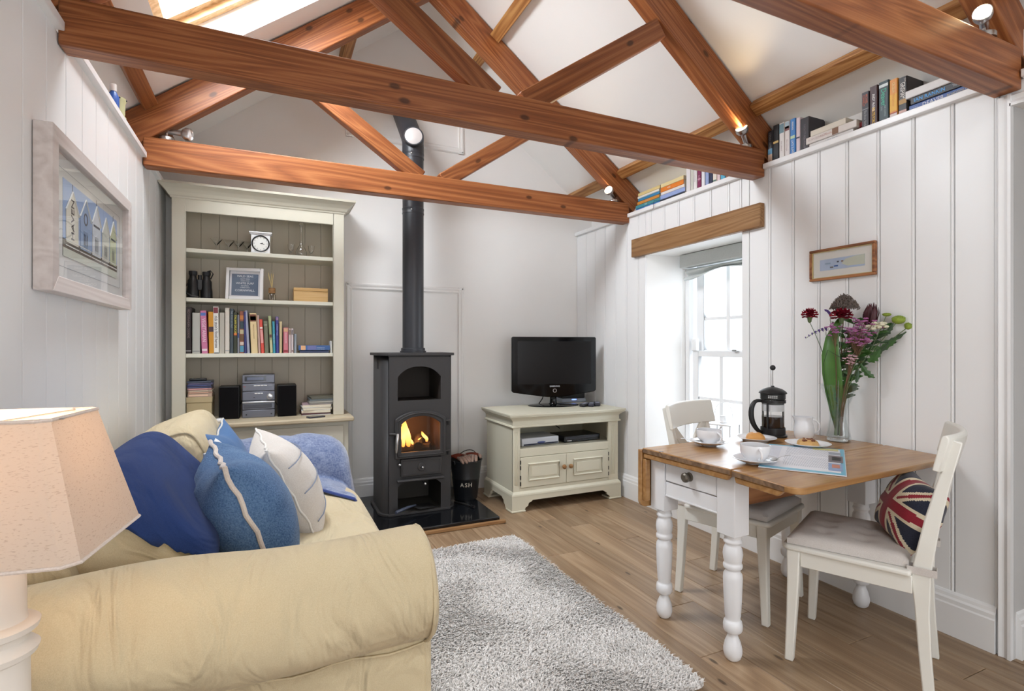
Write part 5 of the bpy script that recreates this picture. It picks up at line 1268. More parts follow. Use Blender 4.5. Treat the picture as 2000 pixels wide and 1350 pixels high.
# ------------------------------------------------------------ chairs
M_chw = paint(S(232,230,222), 0.33, 'ivory_chair_lacquer', var=0.012)
def chair(label, loc, rz):
    c = thing('dining_chair', label, 'chair', loc, rz, 'white dining chairs at the table')
    for sx in (-1, 1):
        l_ = MB(); xi = sx*0.190; 
        v = []
        for z, y, x, w, d in ((0,-0.205,xi+sx*0.008,0.030,0.030),(0.15,-0.198,xi+sx*0.003,0.034,0.034),(0.30,-0.192,xi,0.040,0.040),(0.425,-0.190,xi-sx*0.001,0.046,0.046)):
            v += [(x-w/2,y-d/2,z),(x+w/2,y-d/2,z),(x+w/2,y+d/2,z),(x-w/2,y+d/2,z)]
        f = [(3,2,1,0),(12,13,14,15)]
        for k in range(3):
            for q in range(4): f.append((k*4+q,k*4+(q+1)%4,k*4+4+(q+1)%4,k*4+4+q))
        l_.poly(v, f).build('leg', M_chw, c, bevel=0.005)
        prof = [(0.200,0),(0.232,0),(0.221,0.16),(0.216,0.30),(0.220,0.44),(0.242,0.60),(0.268,0.74),(0.300,0.885),(0.274,0.893),(0.235,0.75),(0.202,0.62),(0.172,0.47),(0.166,0.42),(0.174,0.33),(0.186,0.16)]
        x0 = sx*0.178
        MB().prism(prof, lambda u,w,a:(a,u,w), x0-0.0145, x0+0.0145).build('leg', M_chw, c, bevel=0.004)
    seat = MB().prism(rounded(-0.222,0.222,-0.228,0.168,(0.03,0.03,0.012,0.012)), fz, 0.424, 0.444).build('seat', M_chw, c, bevel=0.007, segs=3)
    a_ = MB(); a_.box(-0.168,0.168,-0.208,-0.186,0.365,0.424); a_.box(-0.168,0.168,0.165,0.183,0.365,0.424)
    a_.box(-0.204,-0.184,-0.168,0.170,0.365,0.424); a_.box(0.184,0.204,-0.168,0.170,0.365,0.424)
    a_.build('apron', M_chw, c, bevel=0.003)
    def bow(x): return 0.045*(1-(x/0.215)**2)
    rl = MB(); nx = 17; prof = [(-0.010,0.790),(0.010,0.786),(0.034,0.878),(0.036,0.898),(0.028,0.910),(0.016,0.905),(0.012,0.892)]
    m = len(prof); vs = []
    for k in range(nx):
        x = -0.218+0.436*k/(nx-1); e = 0.0 if 0 < k < nx-1 else 0.0
        for u, w in prof: vs.append((x, 0.232+u+bow(x), w))
    ff = [(i*m+q,(i+1)*m+q,(i+1)*m+(q+1)%m,i*m+(q+1)%m) for i in range(nx-1) for q in range(m)]+[tuple(range(m-1,-1,-1)),tuple(range((nx-1)*m,nx*m))]
    rl.poly(vs, ff).build('top_rail', M_chw, c, bevel=0.004)
    for sx in (-1, 1):
        b_ = MB(); pts = []
        for k in range(9):
            q = k/8; x = sx*(0.160-0.320*q); z = 0.505+0.295*q
            pts.append((x, 0.190+(z-0.44)*0.155+bow(x)*(0.25+0.6*q)+sx*0.004, z))
        v = []
        for p_ in pts:
            for dx, dy in ((-0.022,-0.007),(0.022,-0.007),(0.022,0.007),(-0.022,0.007)): v.append((p_[0]+dx*0.72, p_[1]+dy, p_[2]+sx*dx*0.7))
        f = [(3,2,1,0),(32,33,34,35)]
        for k in range(8):
            for q in range(4): f.append((k*4+q,k*4+(q+1)%4,k*4+4+(q+1)%4,k*4+4+q))
        b_.poly(v, f).build('cross_slat', M_chw, c, bevel=0.003)
    MB().box(-0.165,0.165,0.193,0.212,0.475,0.510).build('lower_rail', M_chw, c, bevel=0.004)
    return c
RN = math.radians(204.8); RFc = math.radians(18.1)
NCL = Vector((2.075,1.285,0)); FCL = Vector((2.058,1.852,0))
ch = chair('white cross back chair with the flag cushion on its seat', NCL, RN)
dup(ch, FCL, RFc, 'white cross back chair standing between table and window')
M_pad = fabric('greige_linen_pad', S(196,188,182), S(214,208,203), 420, 0.25, blot=4, sheen=0.15)
def pad(label, loc, rz):
    o = thing('seat_pad', label, 'seat pad', (loc.x, loc.y, 0.4445), rz, 'linen seat pads')
    tufts = [(x,y) for x in (-0.09,0,0.09) for y in (-0.11,0.02)]
    def P(u, v, top):
        w = 0.205-0.018*v; x = (2*u-1)*w; y = -0.212+0.372*v
        ed = min(1, min(u,1-u)*14)*min(1, min(v,1-v)*14)
        z = 0.040*(0.55+0.45*math.sqrt(max(0,ed)))
        for tx, ty in tufts: z -= 0.014*math.exp(-((x-tx)**2+(y-ty)**2)/0.0006)
        return Vector((x,y,z if top else 0.001))
    n = 34; mb = MB()
    top = [P(i/(n-1),j/(n-1),True) for j in range(n) for i in range(n)]
    bot = [P(i/(n-1),j/(n-1),False) for j in range(n) for i in range(n)]
    ff = []
    for j in range(n-1):
        for i in range(n-1): ff.append((j*n+i,j*n+i+1,(j+1)*n+i+1,(j+1)*n+i)); 
    g = n*n; ff += [(g+q[3],g+q[2],g+q[1],g+q[0]) for q in ff]
    b = [j for j in range(n)]+[j*n+n-1 for j in range(1,n)]+[(n-1)*n+i for i in range(n-2,-1,-1)]+[j*n for j in range(n-2,0,-1)]
    ff += [(b[k],g+b[k],g+b[(k+1)%len(b)],b[(k+1)%len(b)]) for k in range(len(b))]
    mb.poly(top+bot, ff).build('cover', M_pad, o, angle=50)
    for sx in (-1,1):
        y0, y1 = 0.158, 0.232
        MB().tube([(sx*0.160,y0,0.012),(sx*0.199,y0+0.002,0.006),(sx*0.2005,y1,0.000),(sx*0.160,y1+0.001,0.003),(sx*0.1585,y0+0.05,0.008)],0.013,seg=8,flat=1.0,closed=True).build('tie', M_pad, o) if False else None
        t_ = MB(); ring = [(sx*0.1615,y0),(sx*0.1945,y0),(sx*0.1945,y1),(sx*0.1615,y1)]
        ri2 = [(sx*0.1600,y0-0.0015),(sx*0.1960,y0-0.0015),(sx*0.1960,y1+0.0015),(sx*0.1600,y1+0.0015)]
        v = [(x,y,z) for z in (-0.012,0.012) for x,y in ri2]
        t_.poly(v, [(k,(k+1)%4,4+(k+1)%4,4+k) for k in range(4)])
        to = t_.build('tie', M_pad, o, smooth=False); so = to.modifiers.new('s','SOLIDIFY'); so.thickness = 0.0025; so.offset = 1
    return o
pad('buttoned linen seat pad under the flag cushion', NCL, RN); pad('linen seat pad under the table top on the window side', FCL, RFc)

# flag cushion
M_red = fabric('flag_red', S(132,34,48), S(158,48,60), 420, 0.4); M_navy = fabric('flag_navy', S(36,38,52), S(54,58,74), 420, 0.4); M_ecru = fabric('flag_ecru', S(214,200,172), S(232,220,194), 420, 0.4)
def flagf(a, b, z):
    A, B_ = abs(a), abs(b)
    if A < 0.13 or B_ < 0.13: return 0
    if A < 0.24 or B_ < 0.24: return 2
    d = abs(A-B_)
    if d < 0.07: return 0
    if d < 0.19: return 2
    return 1
nv = Vector((-0.74,0.52,0.40)).normalized(); vv_ = Vector((0.24,-0.36,0.90)); vv_ = (vv_-nv*vv_.dot(nv)).normalized(); uu = vv_.cross(nv)
cc = NCL + Vector((0.42,-0.907,0))*0.148 + Vector((0.907,0.42,0))*0.03
pillow('flag_cushion', 'cushion with a red white and navy flag pattern on the chair', (cc.x, cc.y, 0.588), uu, vv_, 0.28, 0.25, 0.16, None, None, group=None, mats=[M_red,M_navy,M_ecru], fn_mat=flagf, seed=3.0, N_=72, wr=0.03)

# ------------------------------------------------------------ on the table
M_china = paint(S(236,237,240), 0.12, 'white_china', var=0.0, spec=0.6)
Z1 = TZ+0.0008
def saucer(label, x, y):
    o = thing('saucer', label, 'saucer', (x, y, Z1), 0, 'saucers under the cups')
    MB().lathe([(0.0001,0.0035),(0.024,0.0035),(0.026,0.0),(0.032,0.0),(0.034,0.003),(0.060,0.010),(0.083,0.0205),(0.0835,0.0222),(0.081,0.0228),(0.060,0.0135),(0.034,0.0065),(0.026,0.0075),(0.0001,0.0072)], seg=44).build('body', M_china, o)
def handle(mb, r, z0, z1, out, ang, rad=0.0045):
    pts = []
    for k in range(11):
        a = -PI/2+PI*k/10; q = r-0.002+out*max(0, math.cos(a)); z = (z0+z1)/2+(z1-z0)/2*math.sin(a)
        pts.append((q*math.cos(ang), q*math.sin(ang), z))
    return mb.tube(pts, [rad*1.25]+[rad]*9+[rad*1.3], seg=9)
def cup(label, x, y, ang):
    o = thing('tea_cup', label, 'cup', (x, y, Z1+0.0085), 0, 'white cups on the table')
    MB().lathe([(0.0001,0.002),(0.026,0.002),(0.028,0),(0.031,0.0),(0.033,0.006),(0.047,0.022),(0.0525,0.036),(0.0540,0.062),(0.0535,0.0635),(0.0515,0.0625),(0.050,0.036),(0.044,0.022),(0.030,0.009),(0.0001,0.007)], seg=44).build('body', M_china, o)
    handle(MB(), 0.0535, 0.014, 0.054, 0.026, ang).build('handle', M_china, o)
    MB().lathe([(0.0001,0),(0.0495,0)], c=(0,0,0.046), seg=36).build('coffee', paint(S(60,34,22),0.15,'coffee',var=0), o)
def spoon(label, x, y, z, rz, tilt=0.0):
    o = thing('teaspoon', label, 'spoon', (x, y, z), rz, 'teaspoons on the saucers')
    o.rotation_euler = (0, tilt, rz)
    MB().tube([(0.0,0,0.003),(0.03,0,0.006),(0.07,0,0.005),(0.085,0,0.004)],[0.0018,0.0015,0.0024,0.0030],seg=7,flat=0.5).build('handle', M_metal, o)
    MB().ball((-0.016,0,0.002),0.012,12,7,(1.5,0.95,0.28)).build('bowl', M_metal, o)
C1, C2 = (1.815,1.800), (1.700,1.452)
saucer('white saucer nearest the window end of the table', *C1); saucer('white saucer beside the magazine', *C2)
cup('white cup on the saucer nearest the window', C1[0], C1[1], math.radians(-92)); cup('white cup on the saucer beside the magazine', C2[0], C2[1], math.radians(-122))
spoon('teaspoon on the saucer nearest the window', C1[0]-0.066, C1[1]+0.010, Z1+0.022, math.radians(172), -0.15); spoon('teaspoon sticking out behind the cup nearest the window', C1[0]+0.052, C1[1]+0.03, Z1+0.022, math.radians(10), -0.55); spoon('teaspoon on the saucer beside the magazine', C2[0]+0.045, C2[1]-0.058, Z1+0.0215, math.radians(5), -0.05)
M_past = paint(S(204,146,78), 0.6, 'baked_pastry', var=0.22, vscale=30, bump=0.5, bscale=90); M_ice = paint(S(238,232,226), 0.35, 'icing')
def plate(label, x, y):
    o = thing('side_plate', label, 'plate', (x, y, Z1), 0, 'side plates with pastries')
    MB().lathe([(0.0001,0.004),(0.048,0.004),(0.050,0),(0.056,0),(0.058,0.004),(0.066,0.009),(0.092,0.017),(0.0925,0.0188),(0.090,0.0192),(0.066,0.0125),(0.056,0.0085),(0.0001,0.008)], seg=48).build('body', M_china, o)
P1, P2 = (2.105,1.795), (2.195,1.592)
plate('small white plate with the iced pastry beside the coffee press', *P1); plate('small white plate with the nut pastry beside the vase', *P2)
pa = thing('iced_pastry', 'golden pastry with white icing squiggle on a plate', 'pastry', (P1[0], P1[1], Z1+0.0085), 0.4)
MB().grid(lambda u,v: Vector(((0.052+0.006*math.sin(3*2*PI*u+1))*math.cos(2*PI*u)*math.cos(v*PI/2)**0.6,(0.045+0.005*math.sin(2*2*PI*u))*math.sin(2*PI*u)*math.cos(v*PI/2)**0.6,0.030*math.sin(v*PI/2)+0.004*math.sin(14*u)*(1-v))),32,10,wrapu=True).build('crust', M_past, pa, angle=80)
MB().tube([(-0.035+0.008*k,0.022*(-1)**k*(1-abs(k-4)/7),0.030-0.0035*abs(k-4)*0.7) for k in range(9)],0.0034,seg=7).build('icing', M_ice, pa, subsurf=2)
pb = thing('nut_pastry', 'round pastry topped with brown nuts and pale icing', 'pastry', (P2[0], P2[1], Z1+0.0085), 1.0)
MB().grid(lambda u,v: Vector(((0.055+0.004*math.sin(5*2*PI*u))*math.cos(2*PI*u)*math.cos(v*PI/2)**0.5,(0.046+0.004*math.sin(4*2*PI*u))*math.sin(2*PI*u)*math.cos(v*PI/2)**0.5,0.022*math.sin(v*PI/2)+0.003*math.sin(18*u)*(1-v))),32,10,wrapu=True).build('crust', paint(S(206,164,104),0.6,'pale_crust',var=0.15,vscale=40,bump=0.5,bscale=90), pb, angle=80)
n_ = MB()
for k in range(14): n_.ball((random.uniform(-0.03,0.03),random.uniform(-0.025,0.025),0.022),random.uniform(0.004,0.008),7,5,(1.3,1,0.7))
n_.build('nuts', paint(S(116,62,36),0.5,'toasted_nut',var=0.2,vscale=60), pb, kind='stuff')
n_ = MB()
for k in range(7): n_.ball((0.018+random.uniform(-0.014,0.02),random.uniform(-0.03,0.03),0.021),random.uniform(0.005,0.009),7,5,(1.5,0.8,0.4))
n_.build('almond_flakes', paint(S(232,214,176),0.5,'almond'), pb, kind='stuff')

# coffee press
FPX, FPY = 2.290, 1.850
fp_ = thing('coffee_press', 'black handled glass coffee press half full of coffee', 'coffee press', (FPX, FPY, Z1))
MB().lathe([(0.0001,0.001),(0.064,0.001),(0.066,0.003),(0.066,0.008),(0.058,0.012),(0.057,0.045),(0.0555,0.046),(0.0555,0.012),(0.0001,0.010)], seg=44).build('base', M_black, fp_)
for a in (-0.3, 1.6, 3.4): MB().tube([(0.0563*math.cos(a),0.0563*math.sin(a),0.04),(0.0563*math.cos(a),0.0563*math.sin(a),0.178)],0.0048,seg=7).build('frame_bar', M_black, fp_)
MB().lathe([(0.0545,0.168),(0.0595,0.168),(0.0595,0.182),(0.0545,0.182)], closed=True, seg=44).build('frame_ring', M_black, fp_)
MB().lathe([(0.0001,0.011),(0.050,0.011),(0.0530,0.015),(0.0530,0.202),(0.0515,0.202),(0.0515,0.016),(0.049,0.013),(0.0001,0.013)], seg=44).build('beaker', M_pane, fp_)
MB().lathe([(0.0001,0.0135),(0.049,0.0135),(0.0512,0.0165),(0.0512,0.100),(0.0001,0.100)], seg=40).build('coffee', paint(S(26,13,10),0.1,'black_coffee',var=0), fp_)
MB().lathe([(0.0001,0.127),(0.050,0.127),(0.051,0.131),(0.050,0.135),(0.0001,0.136)], seg=40).build('plunger_disc', paint(S(190,192,194),0.35,'steel_mesh',metal=0.9), fp_)
MB().lathe([(0.0515,0.127),(0.0516,0.16)], seg=40).build('condensation', paint(S(206,208,210),0.5,'misted_glass'), fp_)
MB().lathe([(0.0545,0.185),(0.058,0.188),(0.058,0.212),(0.064,0.214),(0.065,0.217),(0.060,0.224),(0.045,0.235),(0.022,0.243),(0.008,0.246),(0.006,0.252),(0.0001,0.252)], seg=44).build('lid', M_black, fp_)
MB().tube([(0,0,0.132),(0,0,0.335)],0.0024,seg=8).build('plunger_rod', M_metal, fp_)
MB().ball((0,0,0.342),0.0135).build('knob', M_black, fp_)
hd = Vector((-1*0.91,-0.42*-0.2,0)); ha = math.radians(157)
hx_, hy_ = math.cos(ha), math.sin(ha)
MB().tube([(hx_*q,hy_*q,z) for q,z in ((0.055,0.176),(0.080,0.180),(0.098,0.168),(0.109,0.140),(0.111,0.105),(0.104,0.070),(0.087,0.040),(0.068,0.022),(0.056,0.018))],[0.008,0.009,0.011,0.0125,0.013,0.0125,0.011,0.009,0.008],seg=10,flat=1.1).build('handle', M_black, fp_, subsurf=1)
wl_ = MB(); ca_ = math.atan2(-FPY,-FPX)
for i in range(2):
    for k in range(5):
        a = ca_-0.30+k*0.15; wl_.obox(Matrix.Translation((0.0584*math.cos(a),0.0584*math.sin(a),0.204-i*0.008)) @ Matrix.Rotation(a,4,'Z'),0.0006,0.0066,0.0042)
wl_.build('marking', paint(S(200,200,200),0.5,'white_print'), fp_)

jg = thing('milk_jug', 'small white china milk jug between press and vase', 'jug', (2.365, 1.735, Z1), math.radians(128))
def jugp(u, v):
    prof = [(0.0,0.0),(0.036,0.0),(0.040,0.006),(0.0445,0.025),(0.045,0.045),(0.041,0.065),(0.036,0.082),(0.036,0.095),(0.039,0.106),(0.0375,0.1065),(0.034,0.095),(0.034,0.082),(0.039,0.063),(0.042,0.045),(0.041,0.022),(0.03,0.006),(0.0,0.005)]
    r, z = prof[int(round(v*(len(prof)-1)))]; a = 2*PI*u
    sp = math.exp(-((a-PI+PI) % (2*PI) if False else min(a, 2*PI-a))**2/0.10)*max(0, (z-0.070)/0.036)*0.016
    return Vector(((r+sp)*math.cos(a), r*math.sin(a), z+sp*0.25))
MB().grid(jugp, 40, 17, wrapu=True).build('body', M_china, jg)
handle(MB(), 0.038, 0.028, 0.094, 0.030, PI, 0.0042).build('handle', M_china, jg)

mg = thing('magazine', 'open blue bordered magazine page lying across the table joint', 'magazine', (1.955, 1.430, Z1+0.0006))
# the magazine's own axes: X along its long side, Y across
ax = Vector((2.268-1.83, 1.444-1.165, 0)); q0 = Vector((1.83,1.165)); 
lx_ = Vector((0.262,-0.342,0)).normalized()
C_ = [Vector((1.655,1.400)), Vector((1.845,1.190)), Vector((2.250,1.462)), Vector((2.070,1.695))]
cM = Vector((1.955,1.430))
def mq(s_, t_): # s along P3->P2 edge direction (photos end at s=1), t from near edge to far edge
    a = C_[0].lerp(C_[1], s_); b = C_[3].lerp(C_[2], s_); p_ = a.lerp(b, t_); return p_-cM
def mzz(x, y): 
    yy = y+cM.y-1.415-(x+cM.x-1.535)*math.tan(TA)
    return 0.0 if yy > 0 else yy*math.tan(math.radians(2.2))
def sheet(name, s0, s1, t0, t1, z, mat, parent, th=0.0008, n=8):
    mb = MB(); vs = []
    for lv in (0, th):
        for j in range(n):
            for i in range(n):
                p_ = mq(s0+(s1-s0)*i/(n-1), t0+(t1-t0)*j/(n-1)); vs.append((p_.x, p_.y, z+lv+mzz(p_.x, p_.y)))
    ff = []
    for j in range(n-1):
        for i in range(n-1):
            q = (j*n+i,j*n+i+1,(j+1)*n+i+1,(j+1)*n+i); ff.append(q[::-1]); ff.append(tuple(n*n+k for k in q))
    b = list(range(n))+[j*n+n-1 for j in range(1,n)]+[(n-1)*n+i for i in range(n-2,-1,-1)]+[j*n for j in range(n-2,0,-1)]
    ff += [(b[k],b[(k+1)%len(b)],n*n+b[(k+1)%len(b)],n*n+b[k]) for k in range(len(b))]
    return mb.poly(vs, ff).build(name, mat, parent, smooth=False)
M_cy = paint(S(126,190,214), 0.35, 'blue_page_border', var=0.03); M_pg = paint(S(232,232,238), 0.4, 'white_page')
# text block: rows of fine grey print
mt, nt, N, L, p = nodes('printed_columns')
tc = N.new('ShaderNodeTexCoord'); mp = N.new('ShaderNodeMapping'); mp.inputs['Rotation'].default_value = (0,0,-math.atan2(-0.21,0.19)); L.new(tc.outputs['Object'], mp.inputs[0])
wv = N.new('ShaderNodeTexWave'); wv.inputs['Scale'].default_value = 52; wv.bands_direction = 'X'; L.new(mp.outputs[0], wv.inputs['Vector'])
nz = N.new('ShaderNodeTexNoise'); nz.inputs['Scale'].default_value = 260; L.new(mp.outputs[0], nz.inputs['Vector'])
mm = N.new('ShaderNodeMath'); mm.operation = 'MULTIPLY'; L.new(wv.outputs['Fac'], mm.inputs[0]); L.new(nz.outputs['Fac'], mm.inputs[1])
cr = N.new('ShaderNodeValToRGB'); cr.color_ramp.elements[0].position = 0.12; cr.color_ramp.elements[0].color = S(236,236,242); cr.color_ramp.elements[1].position = 0.5; cr.color_ramp.elements[1].color = S(176,178,190)
L.new(mm.outputs[0], cr.inputs[0]); L.new(cr.outputs[0], p.inputs['Base Color']); p.inputs['Roughness'].default_value = 0.4
for k in range(4): sheet('page', 0.002*k, 1-0.003*k, 0.0, 1-0.002*k, 0.0012*k, M_pg if k < 3 else M_cy, mg, 0.0011)
top_ = 0.0049
sheet('page_panel', 0.03, 0.94, 0.05, 0.94, top_, M_pg, mg, 0.0002)
sheet('text_column', 0.27, 0.80, 0.14, 0.52, top_+0.0003, mt, mg, 0.0002); sheet('text_column', 0.27, 0.80, 0.56, 0.90, top_+0.0003, mt, mg, 0.0002)
sheet('heading', 0.06, 0.20, 0.15, 0.88, top_+0.0003, paint(S(218,220,230),0.4,'pale_heading',var=0.05,vscale=200), mg, 0.0002)
for s0,s1,t0,t1,col in ((0.80,0.96,0.10,0.36,S(150,170,206)),(0.84,0.93,0.20,0.32,S(206,140,120)),(0.80,0.97,0.40,0.66,S(120,110,116)),(0.84,0.95,0.47,0.60,S(60,54,60)),(0.80,0.95,0.70,0.80,S(168,172,184)),(0.60,0.92,0.86,0.95,S(216,210,150))):
    top_ += 0.0002
    sheet('photo', s0, s1, t0, t1, top_+0.0004, paint(col,0.35,'printed_photo',var=0.25,vscale=70), mg, 0.0002)

# vase and flowers
VX, VY = 2.455, 1.625
vs_ = thing('vase', 'tall waisted clear glass vase holding the flowers', 'vase', (VX, VY, Z1))
def vsec(r, z, a0, n=32, e=0.62):
    out = []
    for k in range(n):
        t = 2*PI*k/n; sg = lambda q: math.copysign(abs(q)**e, q)
        x, y = r*sg(math.cos(t)), r*sg(math.sin(t)); out.append((x*math.cos(a0)-y*math.sin(a0), x*math.sin(a0)+y*math.cos(a0), z))
    return out
def vr(q):
    K = ((0,0.050),(0.08,0.050),(0.25,0.041),(0.42,0.036),(0.6,0.042),(0.8,0.058),(1.0,0.078))
    for (a_,r0),(b_,r1) in zip(K[:-1],K[1:]):
        if q <= b_+1e-9: t = (q-a_)/(b_-a_); return r0+(r1-r0)*(3*t*t-2*t**3)*0.35+(r1-r0)*t*0.65
mb = MB(); vs = []; nl = 16; n = 32
for k in range(nl): q = k/(nl-1); vs += vsec(vr(q), 0.270*q, 0.3+0.5*q)
for k in range(nl-1, 0, -1): q = k/(nl-1); vs += vsec(vr(q)-0.0045, 0.270*q if q > 0.08 else 0.022, 0.3+0.5*q)
tot = 2*nl-1
ff = [(j*n+k, j*n+(k+1)%n, (j+1)*n+(k+1)%n, (j+1)*n+k) for j in range(tot-1) for k in range(n)]
ff += [tuple(range(n-1,-1,-1)), tuple(range((tot-1)*n, tot*n))]
mb.poly(vs, ff).build('body', clear('vase_glass', 0.10, (0.94,0.96,0.96,1)), vs_)
MB().poly(vsec(0.044,0.003,0.35)+vsec(0.043,0.019,0.40), [tuple(range(31,-1,-1)), tuple(range(32,64))]+[(k,(k+1)%32,32+(k+1)%32,32+k) for k in range(32)]).build('thick_base', M_glass, vs_, bevel=0.003)
M_stem = paint(S(96,116,74), 0.5, 'stem_green', var=0.15, vscale=20); M_leaf = paint(S(52,92,36), 0.4, 'leaf_green', var=0.3, vscale=25); M_leafd = paint(S(44,70,40), 0.45, 'dark_leaf', var=0.25, vscale=30)
M_stem2 = paint(S(110,84,60), 0.6, 'woody_stem', var=0.2, vscale=30)
camdir = Vector((-VX,-VY,0)).normalized(); side = Vector((camdir.y*-1, camdir.x, 0))    # 'side' points to the picture's left
RIGHT = side; side = -RIGHT
def fpt(r_, up_, fwd=0.0): return RIGHT*r_ + Vector((0,0,up_)) + camdir*fwd
def stem(parent, foot, tip, bend=0.0, r=0.0022, mat=None, n=9):
    a, b = foot, tip; mid = Vector((0,0,0.14)); pts = []
    for k in range(n):
        q = k/(n-1); p_ = a*(1-q)**2+ (mid*0.6+b*0.2+Vector((0,0,b.z*0.25)))*2*q*(1-q) + b*q*q; pts.append(p_)
    MB().tube(pts, [r*1.15*(1-0.3*k/(n-1)) for k in range(n)], seg=6).build('stem', mat or M_stem, parent); return pts
def blade(parent, pts, w, mat, cup_=0.15, nrm=None, name='leaf'):
    n = len(pts); vs = []; nr = nrm or camdir
    for k, p_ in enumerate(pts):
        t = (pts[min(n-1,k+1)]-pts[max(0,k-1)]).normalized(); x = t.cross(nr).normalized(); q = k/(n-1)
        ww = w*(math.sin(PI*min(0.98,max(0.02,q))**0.8))
        vs += [p_-x*ww+nr*ww*cup_, p_-x*ww*0.5, p_, p_+x*ww*0.5, p_+x*ww+nr*ww*cup_]
    ff = [(k*5+i,k*5+i+1,(k+1)*5+i+1,(k+1)*5+i) for k in range(n-1) for i in range(4)]
    o = MB().poly(vs, ff).build(name, mat, parent, angle=80); so = o.modifiers.new('s','SOLIDIFY'); so.thickness = 0.0008; return o
def flower(name, label, group='flowers in the glass vase'):
    return thing(name, label, 'flower', (VX, VY, Z1+0.024), 0, group)
def ft(): 
    a = random.uniform(0, 2*PI); return Vector((0.016*math.cos(a), 0.016*math.sin(a), 0.003))
def carnation(label, tip, r):
    o = flower('carnation', label); pts = stem(o, ft(), tip-Vector((0,0,0.03)), mat=paint(S(112,126,108),0.5,'grey_green_stem'))
    MB().lathe([(0.003,-0.034),(0.008,-0.028),(0.010,-0.014),(0.014,0.0)], M=Matrix.Translation(tip), seg=12).build('calyx', M_stem, o)
    hd_ = MB()
    for lay, (rr, zz, cnt) in enumerate(((r*0.9,-0.006,12),(r,0.006,12),(r*0.9,0.017,11),(r*0.72,0.026,9),(r*0.45,0.033,7))):
        for k in range(cnt):
            a = 2*PI*(k+0.5*lay)/cnt+random.uniform(-0.1,0.1); c_, s_ = math.cos(a), math.sin(a); t = Vector((-s_,c_,0)); d = Vector((c_,s_,0)); w = rr*0.34
            z_ = [zz+random.uniform(-0.004,0.005) for _ in range(6)]
            b0 = tip+Vector((0,0,zz*0.3-0.006))
            v = [b0, b0+d*rr*0.55-t*w*0.8+Vector((0,0,0.010+zz*0.5)), b0+d*rr*0.55+t*w*0.8+Vector((0,0,0.010+zz*0.5))]
            v += [tip+d*rr*(0.98+0.06*(j % 2))+t*w*(j-2)*0.55+Vector((0,0,z_[j]+(0.004 if j % 2 else 0))) for j in range(5)]
            v += [p_-Vector((0,0,0.0014)) for p_ in v]
            hd_.poly(v, [(0,1,2),(1,3,4,5),(1,5,2),(2,5,6,7),(8,10,9),(9,13,12,11),(9,10,13),(10,15,14,13)])
    hd_.build('petals', paint(S(140,18,42),0.55,'carnation_red',var=0.3,vscale=60), o, smooth=False, weld=False)
    for q in (0.45,0.7):
        p_ = pts[int(q*8)]; blade(o, [p_, p_+Vector((0.006,0,0.012))+side*0.008, p_+Vector((0,0,0.035))+side*0.010], 0.0025, M_stem)
k_ = 2.50/1030   # metres per picture pixel at the vase
def at_px(u, v, f=0.0): return fpt((u-1634)*k_*0.855, (858-v)*k_, f)
carnation('dark red carnation on a long stem leaning out to the left', at_px(1577,622), 0.036)
carnation('dark red carnation in the middle of the bunch', at_px(1640,626,0.06), 0.046)
o = flower('grey_seed_head', 'grey brown domed seed head at the top of the bunch')
tp = at_px(1646,604,-0.01); stem(o, ft(), tp, mat=M_stem2, r=0.003)
hd_ = MB()
for k in range(520):
    a = random.uniform(0,2*PI); q = math.sqrt(random.random()); rr = 0.060*q; z = 0.060*(1-q**1.5)+random.uniform(-0.008,0.008)
    c_ = tp+Vector((rr*math.cos(a),rr*math.sin(a),z-0.01)); hd_.obox(Matrix.Translation(c_) @ Euler((random.uniform(-1,1),random.uniform(-1,1),a)).to_matrix().to_4x4(),0.0024,0.0024,0.015)
hd_.build('florets', paint(S(112,100,94),0.9,'grey_floret',var=0.35,vscale=150), o, kind='stuff', smooth=False, weld=False)
MB().lathe([(0.0001,-0.014),(0.03,-0.010),(0.058,-0.008),(0.045,0.006),(0.02,0.030),(0.0001,0.045)], M=Matrix.Translation(tp), seg=20).build('head', paint(S(82,74,64),0.9,'seed_base'), o)
o = flower('leucadendron', 'deep burgundy pointed bud at the right top of the bunch'); tp = at_px(1692,648,0.02)
stem(o, ft(), tp, mat=M_stem2, r=0.003)
MBu = paint(S(70,26,34),0.5,'burgundy_bract',var=0.3,vscale=40)
for k in range(13):
    a = 2*PI*k/13*2.4; rr = 0.010+0.012*(k/13); d = Vector((math.cos(a),math.sin(a),0)); h = 0.118-0.03*(k/13)
    ax_ = RIGHT*0.012
    blade(o, [tp+d*rr*0.4, tp+d*rr*1.2+Vector((0,0,h*0.35))+ax_*0.3, tp+d*rr*1.5+Vector((0,0,h*0.7))+ax_*0.6, tp+d*rr*1.25+Vector((0,0,h))+ax_], 0.013, MBu, 0.3, d, 'bract')
def spray(name, label, tip, spread, col, cnt, r, foliage=0):
    o = flower(name, label); pts = stem(o, ft(), tip-Vector((0,0,0.05)), mat=M_stem2, r=0.0022)
    tw = MB(); fl2 = MB(); base = pts[-2]
    for k in range(cnt):
        c_ = tip+Vector((random.gauss(0,spread*0.5),random.gauss(0,spread*0.5),random.gauss(0,spread*0.55)))
        tw.tube([base, (base+c_)/2+Vector((0,0,0.006)), c_], 0.0008, seg=4)
        for j in range(5):
            a = 2*PI*j/5; d = Vector((math.cos(a),math.sin(a),random.uniform(-0.2,0.5))); fl2.ball(c_+d*r*0.8, r*0.62, 6, 4, (1,1,0.55))
    tw.build('twigs', M_stem2, o, weld=False); fl2.build('blossoms', paint(col,0.6,'blossom',var=0.3,vscale=80), o, kind='stuff', weld=False)
spray('wax_flower', 'pink purple spray of tiny blossoms under the burgundy bud', at_px(1672,655,0.06), 0.058, S(176,104,158), 70, 0.0078)
